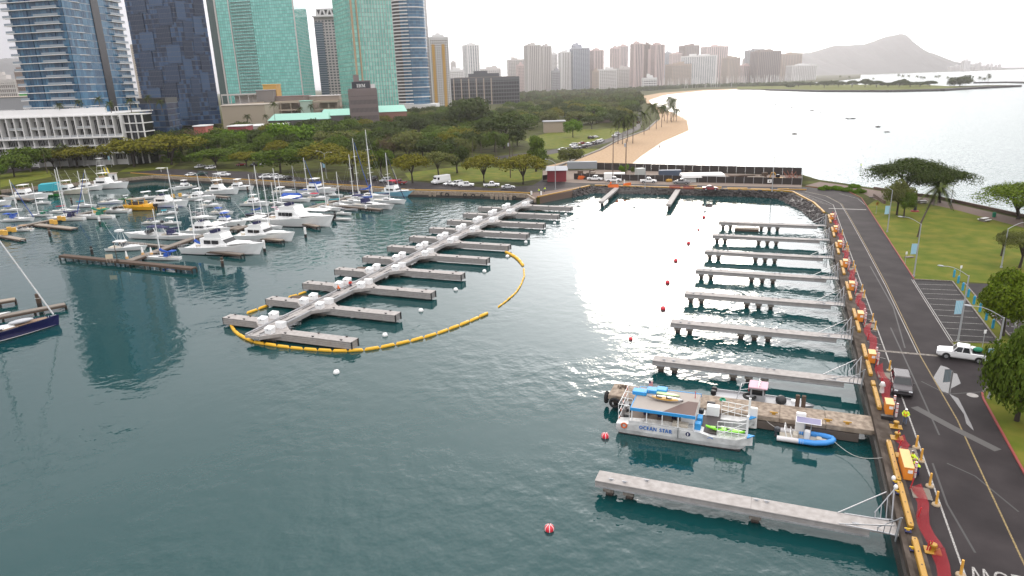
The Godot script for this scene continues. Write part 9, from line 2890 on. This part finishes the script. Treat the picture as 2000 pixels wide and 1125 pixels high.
func skinned(b: Mb, bones: Array, cell: float, grow := 0.0):   # surface nets over a field of tapered capsules
	var box := AABB(bones[0][0], Vector3.ZERO)
	for c in bones:
		for k in 2: box = box.merge(AABB(c[k] - Vector3.ONE * (c[2 + k] + grow + cell * 2), Vector3.ONE * (c[2 + k] + grow + cell * 2) * 2))
	var n := Vector3i(box.size / cell) + Vector3i(2, 2, 2)
	var val := PackedFloat32Array()
	val.resize(n.x * n.y * n.z)
	for z in n.z:
		for y in n.y:
			for x in n.x: val[(z * n.y + y) * n.x + x] = field(box.position + V(x,y,z) * cell, bones, grow)
	var vert := {}
	var step := [1, n.x, n.x * n.y]
	for z in n.z - 1:
		for y in n.y - 1:
			for x in n.x - 1:
				var i := (z * n.y + y) * n.x + x
				var s := Vector3.ZERO
				var w := 0
				for e in 12:
					var ax := e / 4
					var o: int = i + (step[(ax + 1) % 3] if e & 1 else 0) + (step[(ax + 2) % 3] if e & 2 else 0)
					var v0 := val[o]
					var v1 := val[o + step[ax]]
					if (v0 < 0) == (v1 < 0): continue
					var p := V(x,y,z)
					if e & 1: p[(ax + 1) % 3] += 1
					if e & 2: p[(ax + 2) % 3] += 1
					p[ax] += v0 / (v0 - v1)
					s += p
					w += 1
				if w: vert[i] = box.position + s / w * cell
	var tris := PackedVector3Array()
	for i in vert:
		for ax in 3:
			var u: int = step[(ax + 1) % 3]
			var v: int = step[(ax + 2) % 3]
			if not (vert.has(i - u) and vert.has(i - v) and vert.has(i - u - v)): continue
			var v0 := val[i]
			var v1: float = val[i + step[ax]]
			if (v0 < 0) == (v1 < 0): continue
			var q := [vert[i], vert[i - u], vert[i - u - v], vert[i - v]]
			if v0 >= 0: q.reverse()
			tris.append_array([q[0], q[1], q[2], q[0], q[2], q[3]])
	b.put(tris, PackedVector3Array(), true)


func figure(label: String, at: Vector3, turn: float, pose: String, top: Material, low: Material, helmet: Material, group := "") -> Node3D:
	# faces -z; joints in metres for a person of 1.76 m
	var t := thing("person", label, "person", at, turn, group)
	var hip := V(0,0.94,0)
	var lean := V(0,0,-0.04)
	var kn := [V(-0.11,0.50,-0.05), V(0.11,0.50,0.03)]
	var an := [V(-0.12,0.09,-0.04), V(0.13,0.09,0.14)]
	var el := [V(-0.30,1.17,0.02), V(0.30,1.17,0.02)]
	var wr := [V(-0.20,1.08,-0.24), V(0.18,1.05,-0.25)]
	match pose:
		"kneel":
			hip = V(0,0.42,0.08)
			lean = V(0,-0.06,-0.2)
			kn = [V(-0.14,0.10,-0.30), V(0.16,0.46,-0.32)]
			an = [V(-0.13,0.08,0.14), V(0.16,0.09,-0.26)]
		"lean":
			lean = V(0,-0.06,-0.25)
		"walk":
			kn = [V(-0.10,0.52,-0.16), V(0.10,0.50,0.06)]
			an = [V(-0.10,0.10,-0.20), V(0.10,0.14,0.30)]
			wr = [V(-0.30,0.92,0.12), V(0.30,0.94,-0.2)]
	var up := hip - V(0,0.94,0) + lean
	var chest := V(0,1.28,0) + up
	var neck := V(0,1.47,0) + up * 1.1
	var head := V(0,1.63,-0.02) + up * 1.2
	var torso := [[hip + V(-0.07,0,0), hip + V(0.07,0,0), 0.125, 0.125], [hip, chest, 0.125, 0.14], [chest + V(-0.06,0.02,0), chest + V(0.06,0.02,0), 0.135, 0.135], [chest + V(-0.17,0.12,0), chest + V(0.17,0.12,0), 0.065, 0.065]]
	var arms := []
	var legs := []
	var feet := []
	for k in 2:
		var s := -1 + 2 * k
		var sh := chest + V(s * 0.19,0.12,0)
		el[k] += up
		wr[k] += up
		arms.append([sh, el[k], 0.058, 0.044])
		arms.append([el[k], wr[k], 0.043, 0.030])
		legs.append([hip + V(s * 0.095,-0.03,0), kn[k], 0.088, 0.058])
		legs.append([kn[k], an[k], 0.058, 0.042])
		feet.append([an[k], an[k] + V(0,-0.045,-0.16), 0.048, 0.038])
	var skull := [[head, head + V(0,0.05,0.02), 0.088, 0.092], [head + V(0,-0.09,-0.05), head, 0.05, 0.07], [neck, head + V(0,-0.06,0.02), 0.055, 0.055], [head + V(0,0.0,-0.09), head + V(0,-0.035,-0.105), 0.012, 0.016], [head + V(-0.088,0.0,0.01), head + V(-0.09,-0.04,0.01), 0.016, 0.012], [head + V(0.088,0.0,0.01), head + V(0.09,-0.04,0.01), 0.016, 0.012]]
	var b := Mb.new()
	skinned(b, torso + arms + legs + feet + [[neck - V(0,0.06,0), head, 0.06, 0.07]], 0.042)
	skinned(b, skull, 0.018)
	for k in 2:   # a palm, four fingers and a thumb, half closed
		var s := -1 + 2 * k
		var d: Vector3 = (wr[k] - el[k]).normalized()
		var x := d.cross(Vector3.UP).normalized()
		var dn := d.cross(x).normalized()
		var palm: Vector3 = wr[k] + d * 0.085
		var hand := [[wr[k] - d * 0.03, wr[k] + d * 0.02, 0.027, 0.024]]
		for f in 4:
			var o := x * (f - 1.5) * 0.021
			var l: float = [0.036, 0.042, 0.040, 0.030][f]
			hand.append([wr[k] + d * 0.01 + o * 0.6, palm + o, 0.017, 0.013])
			hand.append([palm + o, palm + o + d * l, 0.0095, 0.009])
			hand.append([palm + o + d * l, palm + o + d * l * 1.5 + dn * l * 0.8, 0.009, 0.0075])
		hand.append([wr[k] + d * 0.03 - x * s * 0.025, wr[k] + d * 0.06 - x * s * 0.055 + dn * 0.02, 0.012, 0.0105])
		hand.append([wr[k] + d * 0.06 - x * s * 0.055 + dn * 0.02, wr[k] + d * 0.09 - x * s * 0.05 + dn * 0.035, 0.0105, 0.008])
		skinned(b, hand, 0.0105)
	part(b, "body", mat("skin", Color(0.32, 0.17, 0.105), 0.6), t)
	b = Mb.new()
	skinned(b, torso + arms, 0.042, 0.016)
	part(b, "jacket", top, t)
	b = Mb.new()
	skinned(b, [torso[0]] + legs, 0.042, 0.014)
	part(b, "trousers", low, t)
	b = Mb.new()
	skinned(b, feet, 0.026, 0.012)
	part(b, "boots", M["black"], t)
	b = Mb.new()
	for k in 2: b.ball(head + V((k * 2 - 1) * 0.033, 0.005, -0.083), V(0.012,0.008,0.006), 6, 4)
	b.box(head + V(0,-0.062,-0.094), V(0.045,0.008,0.012))
	part(b, "eyes_and_mouth", M["black"], t)
	balled("hair" if helmet == M["black"] else "helmet", helmet, t, head + V(0,0.05,0.025), V(0.10,0.10,0.105), 12, 8)
	if helmet != M["black"]:
		tubed("helmet_brim", helmet, t, head + V(0,0.05,-0.02), head + V(0,0.065,-0.02), 0.13, 0.125, 12)
	return t


func people():
	rng.seed = 51
	var jeans := mat("jeans", Color(0.10, 0.13, 0.2), 0.9)
	var navy: Material = M["navy_canvas"]
	var lime: Material = M["lime_vest"]
	var red: Material = mat("shirt_red", Color(0.6, 0.03, 0.02), 0.8)
	var t := figure("worker in a lime vest walking on the quay road with a yellow folder", V(38.7,2,-60.84), 2.4, "stand", lime, jeans, M["white_plain"])
	var b := Mb.new()
	for s in [-1, 1]: b.box(V(s * 0.1,1.28,-0.165), V(0.06,0.42,0.03))
	b.box(V(0,1.12,-0.17), V(0.3,0.06,0.03))
	part(b, "orange_bands", M["orange"], t)
	b = Mb.new()
	b.box(V(-0.02,1.06,-0.34), V(0.34,0.03,0.26), Basis(Vector3.RIGHT, 0.4))
	single(b, "yellow_folder", M["yellow_paint"], "yellow folder held by the worker on the quay road", "folder", t.position, 2.4)
	var lean := figure("worker in a lime jacket leaning on the long orange box, nearer one", q(14.0, 2.25, 2.02), TURN + PI / 2, "lean", lime, navy, M["tan_canvas"])
	var o := again(lean, q(15.3, 2.25, 2.02), TURN + PI / 2 + 0.2, "worker in a lime jacket leaning on the long orange box, farther one")
	o.get_node("helmet").material_override = M["black"]
	o.get_node("helmet_brim").material_override = M["black"]
	figure("worker in an orange shirt kneeling on the long pier", q(49.3, -82.3, 1.42), TURN + 2.6, "kneel", M["orange"], M["black"], M["orange"])
	o = figure("worker in a red shirt kneeling on the long pier, right of the orange one", q(52.4, -82.1, 1.42), TURN - 2.2, "kneel", red, navy, M["black"])
	o = again(lean, V(9.65,2.03,-213.3), 2.0, "worker in a lime jacket at the landing of the long pier")
	o = again(lean, V(11.24,2.03,-216), -1.5, "stooping worker in a lime jacket right beside the landing")
	figure("worker in an orange vest at the head of the left short slip", V(33.46,2.01,-223.3), 0.6, "walk", M["orange"], navy, M["white_plain"])
	figure("dark clothed walker with a pack on the beach", V(76.6,1.2,-348.8), 0.5, "walk", navy, M["black"], M["black"])
	o = figure("paddler in a lime shirt standing on a board in the bay", V(134.6,0.12,-261.1), 1.3, "stand", lime, M["black"], M["black"])
	b = Mb.new()
	b.ball(Vector3.ZERO, V(1.7,0.09,0.4), 14, 4)
	single(b, "paddle_board", M["white_gel"], "white board under the lime shirted paddler in the bay", "paddle board", V(134.9,0.05,-261.6), 0.1)
	b = Mb.new()
	b.tube(V(0.2,0.1,-0.3), V(0.25,2.0,-0.28), 0.025)
	b.ball(V(0.2,-0.05,-0.3), V(0.1,0.25,0.03), 8, 4)
	single(b, "paddle", M["black"], "paddle held by the lime shirted paddler in the bay", "paddle", o.position, 1.3)
